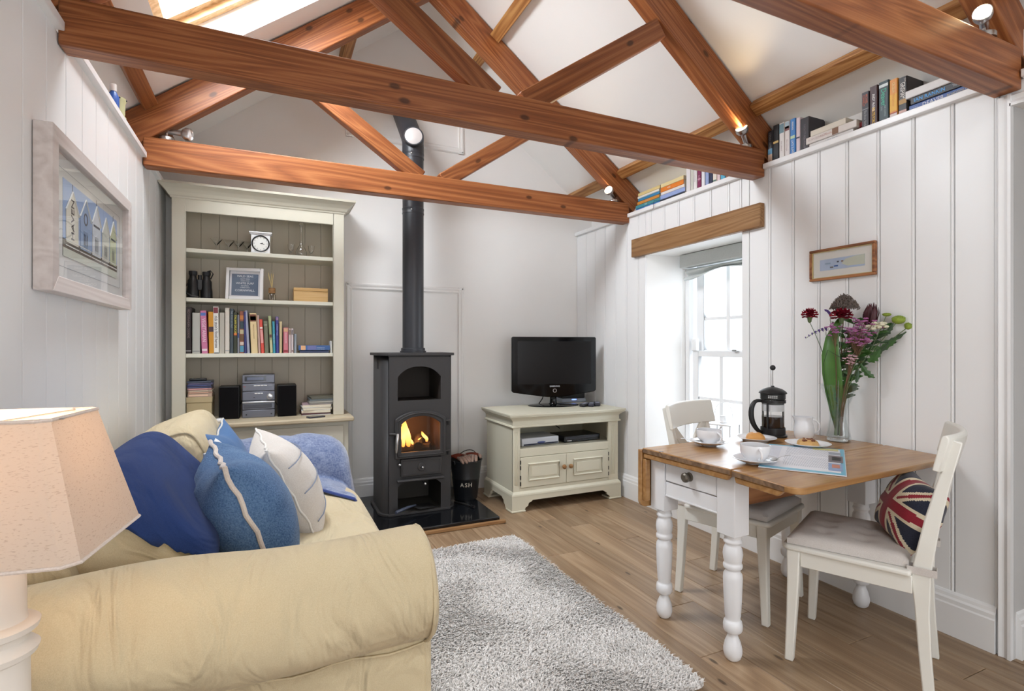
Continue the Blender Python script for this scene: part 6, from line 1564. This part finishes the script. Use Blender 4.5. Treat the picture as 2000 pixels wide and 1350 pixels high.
spray('wax_flower', 'pink spray of tiny blossoms low in the middle right', at_px(1676,668,0.04), 0.042, S(190,128,164), 40, 0.0076)
spray('wax_flower', 'pale pink cluster of tiny blossoms just above the vase rim', at_px(1658,707,0.07), 0.028, S(210,172,182), 20, 0.0066)
spray('wax_flower', 'pinkish violet cluster of tiny blossoms left below the red carnation', at_px(1627,647,0.075), 0.028, S(176,108,162), 18, 0.0068)
spray('filler_greenery', 'fine brownish green filler twigs inside the bunch', at_px(1655,690,-0.02), 0.080, S(84,100,56), 90, 0.0046)
for i_,(u_,v_,lab) in enumerate(((1648,668,'leafy green stem behind the pink blossoms'),(1664,640,'leafy green stem under the burgundy bud'),(1688,672,'leafy green stem leaning to the right of the vase'),(1636,690,'short leafy green stem above the vase rim'),(1674,700,'leafy green stem just right of the vase rim'),(1706,664,'leafy green stem reaching out below the cream blossom'),(1720,650,'leafy green stem below the lime heads'))):
    o = flower('greenery_stem', lab, 'leafy stems in the glass vase'); pts = stem(o, ft(), at_px(u_,v_,0.01), r=0.0022)
    for k in range(3,9):
        for s_ in (-1,1):
            p_ = pts[k]; d = (RIGHT*s_*random.uniform(0.7,1)+camdir*random.uniform(-0.7,0.9)).normalized()
            blade(o, [p_, p_+d*0.018+Vector((0,0,0.016)), p_+d*0.036+Vector((0,0,0.022)), p_+d*0.050+Vector((0,0,0.022))], 0.0095, M_leafd if k % 2 else M_leaf)
def freesia(label, tip, curl):
    o = flower('freesia', label); stem(o, ft(), tip-Vector((0,0,0.02)), r=0.0018)
    for k in range(7):
        q = k/6; c_ = tip+curl*q*0.085+Vector((0,0,0.004-0.02*q*q)); r = 0.007-0.004*q
        MB().lathe([(0.0012,-r*1.6),(r*0.55,-r*0.4),(r,r*0.8),(r*0.5,r*1.3),(0.0001,r*1.3)], M=Matrix.Translation(c_) @ (Vector((0,0,1))+curl*0.3).to_track_quat('Z','Y').to_matrix().to_4x4(), seg=9).build('bud', paint(S(96,74,140),0.55,'freesia_violet',var=0.2,vscale=60), o)
    MB().tube([tip-Vector((0,0,0.02)), tip, tip+curl*0.04+Vector((0,0,0.002)), tip+curl*0.085-Vector((0,0,0.02))],0.0013,seg=5).build('stalk', M_stem, o)
freesia('violet freesia buds on an arching stalk at the left', at_px(1610,650,0.02), side*1.0+Vector((0,0,-0.25)))
freesia('violet blue freesia standing behind the red carnation', at_px(1618,622,0.0), side*0.25+Vector((0,0,0.5)))
o = flower('white_blossom', 'creamy white blossom at the right of the bunch'); tp = at_px(1704,646,0.03); stem(o, ft(), tp)
b_ = MB()
for k in range(26):
    a = k*2.4; rr = 0.008+0.0014*k; d = Vector((math.cos(a),math.sin(a),0.5-0.02*k)); b_.ball(tp+d*rr*1.0+Vector((0,0,random.uniform(-0.012,0.012))),0.011,6,4,(1.1,1.1,0.6))
b_.build('petals', paint(S(226,222,196),0.6,'cream_petal',var=0.08), o, weld=False)
o = flower('green_chrysanthemum', 'lime green button chrysanthemum with three heads at the right')
root_ = at_px(1690,700,0.02); stem(o, ft(), root_, r=0.0026)
for u, v, r, s3 in ((1724,624,0.016,0.45),(1745,634,0.026,0.7),(1763,646,0.017,0.95)):
    tp = at_px(u,v,0.02); MB().tube([root_, (root_+tp)/2+Vector((0,0,-0.004)), tp],0.0018,seg=6).build('stalk', M_stem, o)
    h_ = MB().ball(tp, r, 14, 8, (1,1,s3)); 
    for k in range(40):
        a = k*2.4; q = math.sqrt(k/40); h_.obox(Matrix.Translation(tp+Vector((r*q*math.cos(a),r*q*math.sin(a),r*s3*math.sqrt(max(0,1-q*q))))) @ Matrix.Rotation(a,4,'Z'),0.005,0.003,0.004)
    h_.build('head', paint(S(138,158,56),0.6,'lime_petal',var=0.2,vscale=120), o, weld=False)
def lobed(parent, p0, p1, w, mat):
    n = 9; pts = [p0.lerp(p1, k/(n-1)) + Vector((0,0,-0.012*math.sin(PI*k/(n-1)))) for k in range(n)]
    t = (p1-p0).normalized(); x = t.cross(camdir).normalized(); vs = []
    for k, p_ in enumerate(pts):
        q = k/(n-1); ww = w*math.sin(PI*(0.06+0.9*q))**0.7*(1.0 if k % 2 == 0 else 0.55)
        vs += [p_-x*ww-camdir*ww*0.2, p_, p_+x*ww-camdir*ww*0.2]
    ff = [(k*3+i,k*3+i+1,(k+1)*3+i+1,(k+1)*3+i) for k in range(n-1) for i in range(2)]
    o2 = MB().poly(vs, ff).build('leaf', mat, parent, smooth=False); so = o2.modifiers.new('s','SOLIDIFY'); so.thickness = 0.0008
for (u0,v0,u1,v1,w) in ((1700,690,1742,668,0.016),(1712,676,1758,656,0.012),(1716,662,1735,640,0.014),(1690,712,1712,688,0.022),(1676,716,1702,742,0.016),(1692,700,1728,676,0.014),(1672,726,1668,752,0.010),(1735,668,1742,674,0.008)):
    lobed(o, at_px(u0,v0,0.02), at_px(u1,v1,0.03), w, M_leaf if w > 0.015 else M_leafd)
o = flower('aspidistra_leaf', 'broad upright green leaf at the left of the bunch', None)
blade(o, [fpt(0,0.004), fpt(-0.006,0.10), at_px(1626,770,0.012), at_px(1622,735,0.03), at_px(1619,700,0.04), at_px(1622,668,0.045), at_px(1632,640,0.035), at_px(1640,622,0.02)], 0.040, paint(S(70,112,44),0.32,'aspidistra_green',var=0.3,vscale=14), 0.25)
o = flower('grass_blade', 'thin dark arching grass blade in front of the broad leaf', None)
MB().tube([fpt(-0.01,0.01), at_px(1607,745,0.05), at_px(1606,715,0.06), at_px(1614,690,0.07), at_px(1632,700,0.08), at_px(1640,705,0.08)],0.0014,seg=5).build('blade', M_leafd, o)
# ------------------------------------------------------------ books on the right hand ledge
XS = 2.590
BR = Matrix(((0,1,0),(-1,0,0),(0,0,1)))             # X->-y, Y->+x, Z->+z : spines face the room
BF = Matrix(((0,1,0),(0,0,1),(1,0,0)))              # lying: X->+z, Y->+x, Z->+y
GRP = 'paperbacks on the right ledge'
ZB_ = ZL+0.0006
def up(label, y0, y1, zt, col, spine=None, band=None, d=0.128, tilt=0.0):   # y0 > y1
    t = abs(y0-y1)-0.001
    return book(label, GRP, (XS, (y0+y1)/2, ZB_), BR, t, zt-ZL, d, col, spine, band, tilt=tilt)
def lie(label, y0, y1, z, t, col, spine=None, band=None, dx=0.0, d=0.125):
    return book(label, GRP, (XS+dx, min(y0,y1), z+t/2), BF, t-0.0006, abs(y0-y1), d, col, spine, band)
INK = S(28,26,30)
up('black paperback with a pale blue and peach foot, next to the middle truss', 2.128, 2.112+0.0, 2.418, S(40,40,46)) if False else None
up('narrow black paperback, first beside the middle truss', 2.126, 2.094, 2.420, S(38,38,44), [('STEPHEN LEATHER',0.95,0.016,S(150,156,160),'LEFT',0.75)], [(0.0,0.28,S(196,170,150)),(0.28,0.45,S(90,140,170))])
up('black paperback with a gold band, second from the middle truss', 2.092, 2.054, 2.440, S(24,22,24), None, [(0.50,0.56,S(206,176,110))])
up('white paperback with a grey blue picture at the spine top', 2.052, 2.020, 2.438, S(222,216,212), [('the island',0.5,0.014,S(170,150,150),'LEFT')], [(0.72,0.97,S(110,140,150))])
up('white paperback with a dark red roof picture at the spine top', 2.017, 1.987, 2.434, S(224,216,212), [('the cottage',0.5,0.014,S(180,160,160),'LEFT')], [(0.80,0.98,S(170,190,200)),(0.74,0.86,S(120,70,66))])
up('bright blue paperback with white lettering', 1.984, 1.952, 2.434, S(64,132,200), [('LATE SUMMER',0.42,0.018,WHT,'LEFT',0.8),('MARIAN',0.92,0.015,WHT,'LEFT',0.8)], [(0.46,0.54,S(190,216,180))])
up('slim pinkish white paperback left of the thick black one', 1.948, 1.924, 2.428, S(222,206,212), None, [(0.42,0.46,S(60,60,80))])
up('thick black paperback standing beside the lying cream books', 1.922, 1.872, 2.412, S(44,40,46), [('NIGHTFALL',0.80,0.017,S(120,112,120),'LEFT',0.9),('KEN FOLLETT',0.45,0.014,S(150,140,150),'LEFT',0.9)])
lie('white scribbled paperback at the bottom of the lying cream books', 1.870, 1.640, ZB_, 0.026, S(222,218,216), [('a day in the life',0.62,0.011,S(120,140,170),'LEFT')])
lie('cream paperback with a small brown drawing, middle of three', 1.885, 1.622, ZB_+0.0265, 0.036, S(226,218,212), [('ALAN BENNETT',0.96,0.017,S(190,170,166),'LEFT',0.85),('The Months',0.70,0.013,S(200,150,140),'LEFT')], [(0.34,0.46,S(130,96,72))], dx=-0.004)
lie('plain cream paperback on top of the lying cream books', 1.866, 1.680, ZB_+0.063, 0.032, S(228,220,204), None, None, dx=0.004)
lie('red edged paperback end showing behind the cream books', 1.634, 1.604, ZB_+0.026, 0.024, S(150,44,50), None, None, dx=0.02, d=0.09)
lie('brown paperback end under the red edged one', 1.636, 1.606, ZB_, 0.024, S(96,72,62), None, None, dx=0.018, d=0.09)
up('dark paperback with orange lettering, first of the upright five', 1.600, 1.566, 2.412, S(58,54,60), [('MICHAEL',0.93,0.014,S(196,96,60),'LEFT',0.8,0.01,0.006),('CONNELLY',0.93,0.014,S(196,96,60),'LEFT',0.75,0.01,-0.007),('The Brass Verdict',0.5,0.014,S(190,188,190),'LEFT',0.8)], [(0.53,0.545,S(170,170,172))])
up('dark red and black paperback with white and yellow lettering', 1.563, 1.527, 2.424, S(66,34,34), [('ANDY McNAB',0.80,0.017,S(226,222,220),'LEFT',0.75,0.02),('BRUTE FORCE',0.46,0.018,S(222,176,50),'LEFT',0.72,0.02)])
up('dark teal paperback with green lettering', 1.522, 1.478, 2.426, S(36,58,64), [('Deaver',0.82,0.032,S(70,180,150),'LEFT',0.85,0.01),('THE SLEEPING',0.40,0.010,S(170,190,190),'LEFT',0.8,0,0.006),('DOLL',0.40,0.010,S(170,190,190),'LEFT',0.8,0,-0.008)], [(0.86,0.93,S(220,230,230))])
up('orange and yellow paperback with a white foot', 1.475, 1.440, 2.416, S(228,150,52), [('CECELIA',0.92,0.014,S(246,226,160),'LEFT',0.9),('The Summer',0.62,0.012,S(220,140,60),'LEFT',0.9)], [(0.20,0.62,S(236,180,60)),(0.0,0.13,S(226,212,206)),(0.13,0.16,S(170,70,50))])
up('black thriller with white capitals and a red and white foot', 1.437, 1.401, 2.408, S(40,34,34), [('GRISHAM',0.86,0.027,S(226,222,216),'LEFT',0.66,0.012),('JOHN',0.95,0.010,S(200,190,180),'LEFT',0.7,0,0.010)], [(0.0,0.14,S(206,170,160)),(0.30,0.42,S(180,140,80))])
lie('blue paperback at the bottom of the stack by the dark truss', 1.392, 1.104, ZB_, 0.031, S(60,92,160), [('JEFFERY',0.985,0.009,S(170,190,226),'LEFT'),('DEAVER',0.82,0.025,S(232,232,236),'LEFT',0.9),('ROADSIDE CROSSES',0.50,0.015,S(196,186,150),'LEFT',0.85)])
lie('charcoal paperback with light blue capitals in the stack by the dark truss', 1.386, 1.104, ZB_+0.0315, 0.032, S(46,46,52), [('IAN RANKIN',0.955,0.021,S(74,160,226),'LEFT',1.0,0.02),('The Naming of the Dead',0.44,0.014,S(206,206,208),'LEFT',0.72)])
lie('white paperback on top of the stack by the dark truss', 1.405, 1.165, ZB_+0.064, 0.036, S(228,226,224), [('Dear Fatty',0.33,0.019,S(60,58,62),'LEFT',0.95)], None, dx=-0.004)
lie('grey blue paperback end behind the white one', 1.158, 1.104, ZB_+0.064, 0.030, S(130,160,176), None, None, dx=0.012, d=0.1)
# far bay, between the two trusses over the window
z = ZB_
for col, t, a, b, lab, w in ((S(60,120,190),0.022,3.315,3.045,'blue paperback at the bottom of the stack over the window',('BLUE WATER',WHT)),(S(70,140,150),0.026,3.320,3.040,'teal paperback second from the bottom of the window stack',('TIDE',S(220,226,200))),
        (S(206,140,60),0.024,3.300,3.050,'orange and pink paperback third from the bottom of the window stack',('GIDEON',S(226,170,150))),(S(58,132,176),0.022,3.290,3.045,'sea blue paperback third from the top of the window stack',None),(S(226,222,212),0.018,3.296,3.050,'white paperback second from the top of the window stack',None),(S(222,200,140),0.024,3.290,3.040,'straw yellow paperback on top of the window stack',None)):
    lie(lab, a, b, z, t, col, [(w[0],0.62,0.014,w[1],'LEFT')] if w else None); z += t+0.0004
z = ZB_
for col, t, a, b, lab in ((S(40,44,54),0.024,3.034,2.790,'dark paperback at the bottom of the right hand window stack'),(S(150,168,214),0.030,3.036,2.785,'lavender blue paperback second in the right hand window stack'),
        (S(226,220,214),0.022,3.030,2.790,'white paperback in the middle of the right hand window stack'),(S(226,128,42),0.032,3.032,2.800,'bright orange paperback in the right hand window stack'),(S(226,208,156),0.028,3.030,2.800,'cream yellow paperback on top of the right hand window stack')):
    lie(lab, a, b, z, t, col, [('WIRE',0.7,0.014,WHT,'LEFT')] if 'orange' in lab else None); z += t+0.0004
for y0, y1, zt, col, lab, sp, bd in ((2.776,2.736,2.425,S(226,222,222),'thick white paperback beside the lying books over the window',None,None),(2.732,2.712,2.400,S(214,216,206),'slim whitish green paperback over the window',None,None),(2.709,2.676,2.395,S(232,228,226),'white paperback left of the maroon one',[('RUTH RENDELL',0.9,0.012,S(150,140,140),'LEFT')],None),
        (2.672,2.640,2.392,S(128,48,86),'maroon paperback over the window',[('ISABEL',0.6,0.014,S(220,180,200),'LEFT')],[(0.40,0.46,S(206,150,170))]),(2.636,2.606,2.392,S(226,224,228),'white paperback right of the maroon one',None,None),(2.602,2.572,2.390,S(150,166,206),'lilac blue paperback over the window',None,[(0.6,0.9,S(70,120,190))]),
        (2.569,2.541,2.390,S(44,52,80),'navy paperback over the window',None,None),(2.538,2.506,2.388,S(226,218,204),'ivory paperback with specks over the window',None,[(0.1,0.16,S(90,120,110))]),(2.503,2.476,2.386,S(222,196,196),'pinkish paperback beside the turquoise one over the window',None,None),(2.473,2.436,2.384,S(84,166,196),'turquoise paperback over the window',None,None),
        (2.432,2.402,2.385,S(150,104,90),'brown paperback right of the turquoise one',None,None),(2.330,2.298,2.418,S(176,82,66),'brick red paperback behind the lit middle spotlight',None,None),(2.295,2.262,2.405,S(222,210,196),'cream paperback behind the lit middle spotlight',None,None)):
    up(lab, y0, y1, zt, col, sp, bd)
bm_ = thing('ribbon_bookmark', 'dark ribbon bookmark dangling from the window stack', 'bookmark', (2.545, 3.055, ZL+0.022))
MB().tube([(0.05,0,0.002),(0.004,0,0.002),(-0.001,-0.002,-0.02),(-0.001,0.002,-0.055),(0.0,0.012,-0.065)],0.0028,seg=6,flat=0.4).build('ribbon', paint(S(40,44,66),0.6,'ribbon'), bm_)

# left ledge and right corner ornaments
pt = thing('small_pot', 'little pale yellow pot on the left ledge', 'pot', (-0.634, 2.955, ZL+0.0006))
MB().lathe([(0.0001,0),(0.034,0),(0.037,0.012),(0.030,0.022),(0.032,0.030),(0.033,0.078),(0.037,0.086),(0.036,0.098),(0.031,0.100),(0.029,0.090),(0.028,0.03),(0.0001,0.02)], seg=24).build('body', paint(S(206,206,160),0.4,'pale_glaze',var=0.05), pt)
for k in range(6): a = k*PI/3; MB().ball((0.0365*math.cos(a),0.0365*math.sin(a),0.092),0.004,7,5).build('dot', M_black, pt)
bj = thing('blue_bottle', 'small blue and white bottle behind the pale pot on the left ledge', 'bottle', (-0.622, 2.845, ZL+0.0006))
MB().lathe([(0.0001,0),(0.020,0),(0.022,0.01),(0.022,0.06),(0.010,0.085),(0.0001,0.085)], seg=20).build('body', paint(S(52,92,170),0.3,'blue_glaze'), bj)
MB().lathe([(0.0001,0.084),(0.013,0.084),(0.013,0.115),(0.0001,0.116)], seg=16).build('cap', M_white, bj)
gp = thing('potted_plant', 'green plant in a white pot on the ledge past the dark truss', 'plant', (2.655, 0.925, ZL+0.0006))
MB().lathe([(0.0001,0),(0.040,0),(0.055,0.07),(0.058,0.072),(0.056,0.075),(0.050,0.068),(0.0001,0.060)], seg=24).build('pot', M_white, gp)
for k in range(16):
    a = k*2.4; d = Vector((math.cos(a),math.sin(a),0)); blade(gp, [Vector((0,0,0.06)), d*0.025+Vector((0,0,0.085)), d*0.05+Vector((0,0,0.09)), d*0.068+Vector((0,0,0.07))], 0.014, M_leaf, 0.2, Vector((0,0,1)))

# ------------------------------------------------------------ pictures on the walls
pl = thing('wall_picture', 'white framed beach hut print on the left wall', 'picture', (-0.613, 2.42, 1.36))
M_wash = wood('whitewashed_frame', S(196,184,178), S(214,204,200), S(226,218,214), along='Y', sa=0.2, sx=5, rings=20, rough=0.5, contrast=2.0)
y0, y1, z0, z1 = -0.480, 0.480, 0.0, 0.487; fw = 0.047; d0, d1 = 0.0, 0.047
def mitre(nm, a, b, c, d):
    v = [(d0,)+a,(d0,)+b,(d0,)+c,(d0,)+d,(d1,)+a,(d1,)+b,(d1,)+c,(d1,)+d]
    MB().poly(v, [(0,1,2,3),(7,6,5,4),(0,4,5,1),(1,5,6,2),(2,6,7,3),(3,7,4,0)]).build(nm, M_wash, pl, bevel=0.002)
mitre('frame_rail', (y0,z0),(y1,z0),(y1-fw,z0+fw),(y0+fw,z0+fw)); mitre('frame_rail', (y0,z1),(y1,z1),(y1-fw,z1-fw),(y0+fw,z1-fw))
mitre('frame_stile', (y0,z0),(y0,z1),(y0+fw,z1-fw),(y0+fw,z0+fw)); mitre('frame_stile', (y1,z0),(y1,z1),(y1-fw,z1-fw),(y1-fw,z0+fw))
X_ = 0.022
MB().box(X_-0.004,X_,y0+fw-0.002,y1-fw+0.002,z0+fw-0.002,z1-fw+0.002).build('mount', paint(S(222,222,220),0.85,'mount_card'), pl)
pv = MB()
for a, b, c, d in ((y0+fw+0.05,y1-fw-0.05,z1-fw-0.042,z1-fw-0.0405),(y0+fw+0.05,y1-fw-0.05,z0+fw+0.042,z0+fw+0.0435),(y0+fw+0.05,y0+fw+0.0515,z0+fw+0.042,z1-fw-0.042),(y1-fw-0.0515,y1-fw-0.05,z0+fw+0.042,z1-fw-0.042)): pv.box(X_,X_+0.0006,a,b,c,d)
pv.build('mount_line', paint(S(176,178,182),0.8,'grey_line'), pl)
pr0, pr1, pz0, pz1 = -0.315, 0.335, 0.125, 0.372
MB().box(X_,X_+0.0010,pr0,pr1,pz0,pz1).build('print', paint(S(158,182,222),0.8,'sky_blue_print',var=0.08,vscale=8), pl)
MB().box(X_,X_+0.0014,pr0,pr1,pz0,pz0+0.030).build('print_sand', paint(S(214,218,206),0.8,'pale_sand',var=0.05,vscale=30), pl)
MB().box(X_,X_+0.0018,pr0,pr1,pz0+0.028,pz0+0.056).build('print_ground', paint(S(120,110,104),0.8,'dark_ground',var=0.1,vscale=30), pl)
huts = [(-0.290,0.120,S(226,222,208)),(-0.150,0.115,S(150,172,206)),(-0.015,0.105,S(214,220,228)),(0.110,0.100,S(208,210,200)),(0.222,0.095,S(196,204,170))]
for i,(ya,w,col) in enumerate(huts):
    zb = pz0+0.048; ht = 0.110+0.008*((i*7)%3)
    h_ = MB().prism([(ya,zb),(ya+w,zb),(ya+w,zb+ht),(ya+w/2,zb+ht+0.062),(ya,zb+ht)], lambda u,v,a:(a,u,v), X_+0.0016, X_+0.0026).build('beach_hut', paint(col,0.8,'hut_wash',var=0.08,vscale=30), pl, smooth=False)
    MB().tube([(X_+0.003,ya-0.006,zb+ht-0.006),(X_+0.003,ya+w/2,zb+ht+0.064),(X_+0.003,ya+w+0.006,zb+ht-0.006)],0.0026,seg=4).build('hut_gable', paint(S(236,236,232),0.8,'white_gouache'), h_)
    for q in range(3): MB().box(X_+0.0024,X_+0.0032,ya-0.006,ya+w+0.006,zb-0.012+q*0.009,zb-0.0085+q*0.009).build('hut_step', paint(S(226,226,222) if q != 1 else S(90,84,84),0.8,'hut_step'), h_)
    ink = paint(S(84,84,96),0.8,'hut_ink')
    if i > 0:
        if i == 1: MB().lathe([(0.016,0),(0.022,0),(0.022,0.0006),(0.016,0.0006)], closed=True, M=Matrix.Translation((X_+0.0028,ya+w/2,zb+ht*0.95)) @ Matrix.Rotation(PI/2,4,'Y'), seg=20).build('hut_ring', ink, h_)
        MB().box(X_+0.0024,X_+0.0030,ya+w*0.30,ya+w*0.70,zb+0.008,zb+ht*0.58).build('hut_door', paint(tuple(c*0.7 for c in col[:3])+(1,),0.8,'hut_door'), h_)
        if i in (2,4): MB().box(X_+0.0028,X_+0.0034,ya+w*0.14,ya+w*0.86,zb+ht*0.86,zb+ht*0.92).build('hut_shelf', ink, h_)
        for q in range(3): MB().box(X_+0.0028,X_+0.0034,ya+w*(0.33+0.14*q),ya+w*(0.37+0.14*q),zb+0.02,zb+ht*0.5).build('hut_plank', ink, h_)
    if i in (0,2,4): MB().box(X_+0.002,X_+0.0028,ya+w/2-0.0012,ya+w/2+0.0012,zb+ht+0.062,zb+ht+0.088).build('hut_finial', ink, h_)
text('HAVEN', 0.040, (X_+0.0030,-0.228,pz0+0.060), (0,0,1), (0,-1,0), paint(S(88,80,80),0.8,'hut_lettering'), pl, align='LEFT', squash=1.05, bold=0.01)
MB().box(0.034,0.0355,y0+fw-0.002,y1-fw+0.002,z0+fw-0.002,z1-fw+0.002).build('pane', M_pane, pl)

pr_o = thing('wall_picture', 'small brown framed seascape on the right wall', 'picture', (2.579, 1.685, 1.531))
M_frb = wood('brown_frame', S(92,52,28), S(134,84,50), S(166,112,70), along='Y', rings=16, rough=0.4)
w2, h2, fw = 0.164, 0.160, 0.013
for a,b,c,d in ((-w2,w2,0,fw),(-w2,w2,h2-fw,h2),(-w2,-w2+fw,fw,h2-fw),(w2-fw,w2,fw,h2-fw)): MB().box(-0.020,0.0,a,b,c,d).build('frame_bar', M_frb, pr_o, bevel=0.003)
for a,b,c,d in ((-w2+fw,w2-fw,fw,fw+0.003),(-w2+fw,w2-fw,h2-fw-0.003,h2-fw),(-w2+fw,-w2+fw+0.003,fw,h2-fw),(w2-fw-0.003,w2-fw,fw,h2-fw)): MB().box(-0.015,-0.004,a,b,c,d).build('slip', paint(S(206,184,130),0.4,'gilt_slip',metal=0.3), pr_o)
MB().box(-0.008,-0.004,-w2+fw,w2-fw,fw,h2-fw).build('mount', paint(S(224,222,216),0.85,'mount_card'), pr_o)
MB().box(-0.0088,-0.008,-0.112,0.112,0.050,0.106).build('painting', paint(S(176,192,216),0.8,'seascape_wash',var=0.16,vscale=16), pr_o)
MB().prism([(-0.112,0.058),(-0.03,0.060),(0.0,0.075),(-0.02,0.095),(-0.07,0.104),(-0.112,0.106)], lambda u,v,a:(a,u,v), -0.0094, -0.0088).build('headland', paint(S(196,200,184),0.8,'green_wash',var=0.08,vscale=30), pr_o, smooth=False)
for yb, zb, s_, col in ((0.028,0.066,0.010,S(70,100,160)),(0.050,0.062,0.008,S(120,116,120)),(0.018,0.086,0.005,S(80,84,100)),(-0.004,0.086,0.005,S(150,120,100)),(0.07,0.083,0.014,S(150,170,196))):
    MB().box(-0.0098,-0.0088,yb-s_,yb+s_,zb-0.003,zb+0.004).build('brush_mark', paint(col,0.8,'watercolour'), pr_o)
MB().box(-0.0125,-0.0115,-w2+fw,w2-fw,fw,h2-fw).build('pane', M_pane, pr_o)

# ------------------------------------------------------------ blind and lantern at the window
M_lin = fabric('pale_grey_linen', S(196,202,200), S(214,218,216), 300, 0.3, blot=5)
bd = thing('roman_blind', 'pale grey roman blind drawn up at the top of the window', 'blind', (2.84, 2.69, 1.78))
MB().box(-0.035,0.030,-0.385,0.385,0.0,0.097).build('valance', M_lin, bd, bevel=0.006)
MB().grid(lambda u,v: Vector((0.010+0.022*math.sin(v*PI*3.2+u*2)-0.012*v, -0.37+0.72*u, -0.006-0.085*v*(0.45+0.55*u**2)-0.012*math.sin(u*9)*v)), 40, 12).build('folds', M_lin, bd, angle=80).modifiers.new('s','SOLIDIFY').thickness = 0.003
MB().tube([(-0.02,0.375,-0.002),(-0.024,0.378,-0.3),(-0.024,0.378,-0.75)],0.0015,seg=5).build('cord', M_white, bd)
ln = thing('lantern', 'white metal candle lantern with a loop handle on the window sill', 'lantern', (2.735, 2.585, WZ0+0.0126), math.radians(20))
lw, lh = 0.075, 0.245
MB().box(-lw,lw,-lw,lw,0,0.012).build('base', M_white, ln, bevel=0.002)
for sx in (-1,1):
    for sy in (-1,1): MB().box(sx*lw-0.005,sx*lw+0.005,sy*lw-0.005,sy*lw+0.005,0.012,lh).build('post', M_white, ln)
MB().box(-lw-0.008,lw+0.008,-lw-0.008,lw+0.008,lh,lh+0.010).build('roof', M_white, ln, bevel=0.002)
MB().lathe([(0.0001,0.048),(0.022,0.048),(0.022,0.0),(0.026,0.0)], c=(0,0,lh+0.010), seg=20).build('vent', M_white, ln)
MB().tube([(0,-0.058,lh+0.012),(0,-0.062,lh+0.06),(0,-0.052,lh+0.115),(0,-0.02,lh+0.145),(0,0.02,lh+0.145),(0,0.052,lh+0.115),(0,0.062,lh+0.06),(0,0.058,lh+0.012)],0.0028,seg=6).build('handle', M_white, ln, subsurf=1)
for sx,sy in ((1,0),(-1,0),(0,1),(0,-1)):
    (MB().box(sx*lw-0.001,sx*lw+0.001,-lw+0.005,lw-0.005,0.012,lh) if sx else MB().box(-lw+0.005,lw-0.005,sy*lw-0.001,sy*lw+0.001,0.012,lh)).build('pane', M_pane, ln, smooth=False)
MB().lathe([(0.0001,0),(0.028,0),(0.028,0.08),(0.0001,0.082)], c=(0,0,0.012), seg=20).build('candle', paint(S(236,230,214),0.5,'candle_wax'), ln)

# ------------------------------------------------------------ spotlights on the trusses
M_lens = emit('lamp_lens', S(255,226,180), 30); M_lens_off = paint(S(226,226,226),0.15,'frosted_lens')
def spot(label, base, aim, on, energy=0, off=Vector((0,0,0.05)), rad=0.034):
    o = thing('spotlight', label, 'spotlight', base, 0, 'brushed steel spotlights on the trusses')
    MB().lathe([(0.0001,0),(0.036,0),(0.036,0.016),(0.033,0.020),(0.0001,0.020)], seg=24).build('base', M_metal, o)
    MB().tube([(0,0,0.018),(0,0,off.z-0.008)],0.006,seg=8).build('stalk', M_metal, o)
    d = Vector(aim).normalized(); R = d.to_track_quat('Z','Y').to_matrix().to_4x4(); Mx = Matrix.Translation(off) @ R
    MB().lathe([(0.0001,-0.022),(0.014,-0.022),(0.015,0.045),(0.026,0.055),(rad,0.068),(rad,0.090),(rad-0.003,0.092),(rad-0.004,0.082),(0.02,0.07),(0.0001,0.068)], M=Mx, seg=24).build('head', M_metal, o)
    MB().lathe([(0.0001,0.088),(rad*0.6,0.087),(rad-0.004,0.084)], M=Mx, seg=24).build('lens', M_lens if on else M_lens_off, o)
    if on:
        l = bpy.data.lights.new('spot_beam','SPOT'); l.energy = energy; l.color = (1.0,0.72,0.40); l.spot_size = math.radians(85); l.spot_blend = 0.7; l.shadow_soft_size = 0.02
        lo = bpy.data.objects.new('spot_beam', l); COL.objects.link(lo); lo.location = Vector(base)+off+d*0.096
        lo.rotation_euler = (-d).to_track_quat('Z','Y').to_euler()
    return o
yt = TT/2
spot('switched off steel spotlight at the left end of the truss over the bookcase', (-0.510, TIE[2]+yt, TTOP+0.0005), (1,-0.30,-0.12), False, off=Vector((0.03,0,0.055)))
spot('lit spotlight at the right end of the truss over the stove', (2.455, TIE[2]+yt, TTOP+0.0005), (-0.78,-0.45,0.30), True, 7)
spot('lit spotlight at the right end of the middle truss', (2.475, TIE[1]+yt, TTOP+0.0005), (-0.72,-0.30,0.62), True, 14, off=Vector((0,0,0.045)))
spot('lit spotlight on the dark truss, shining towards the room', (2.385, TIE[0]+yt-0.01, TTOP+0.0005), (-0.80,-0.30,0.06), True, 9, off=Vector((0,0,0.055)), rad=0.029)
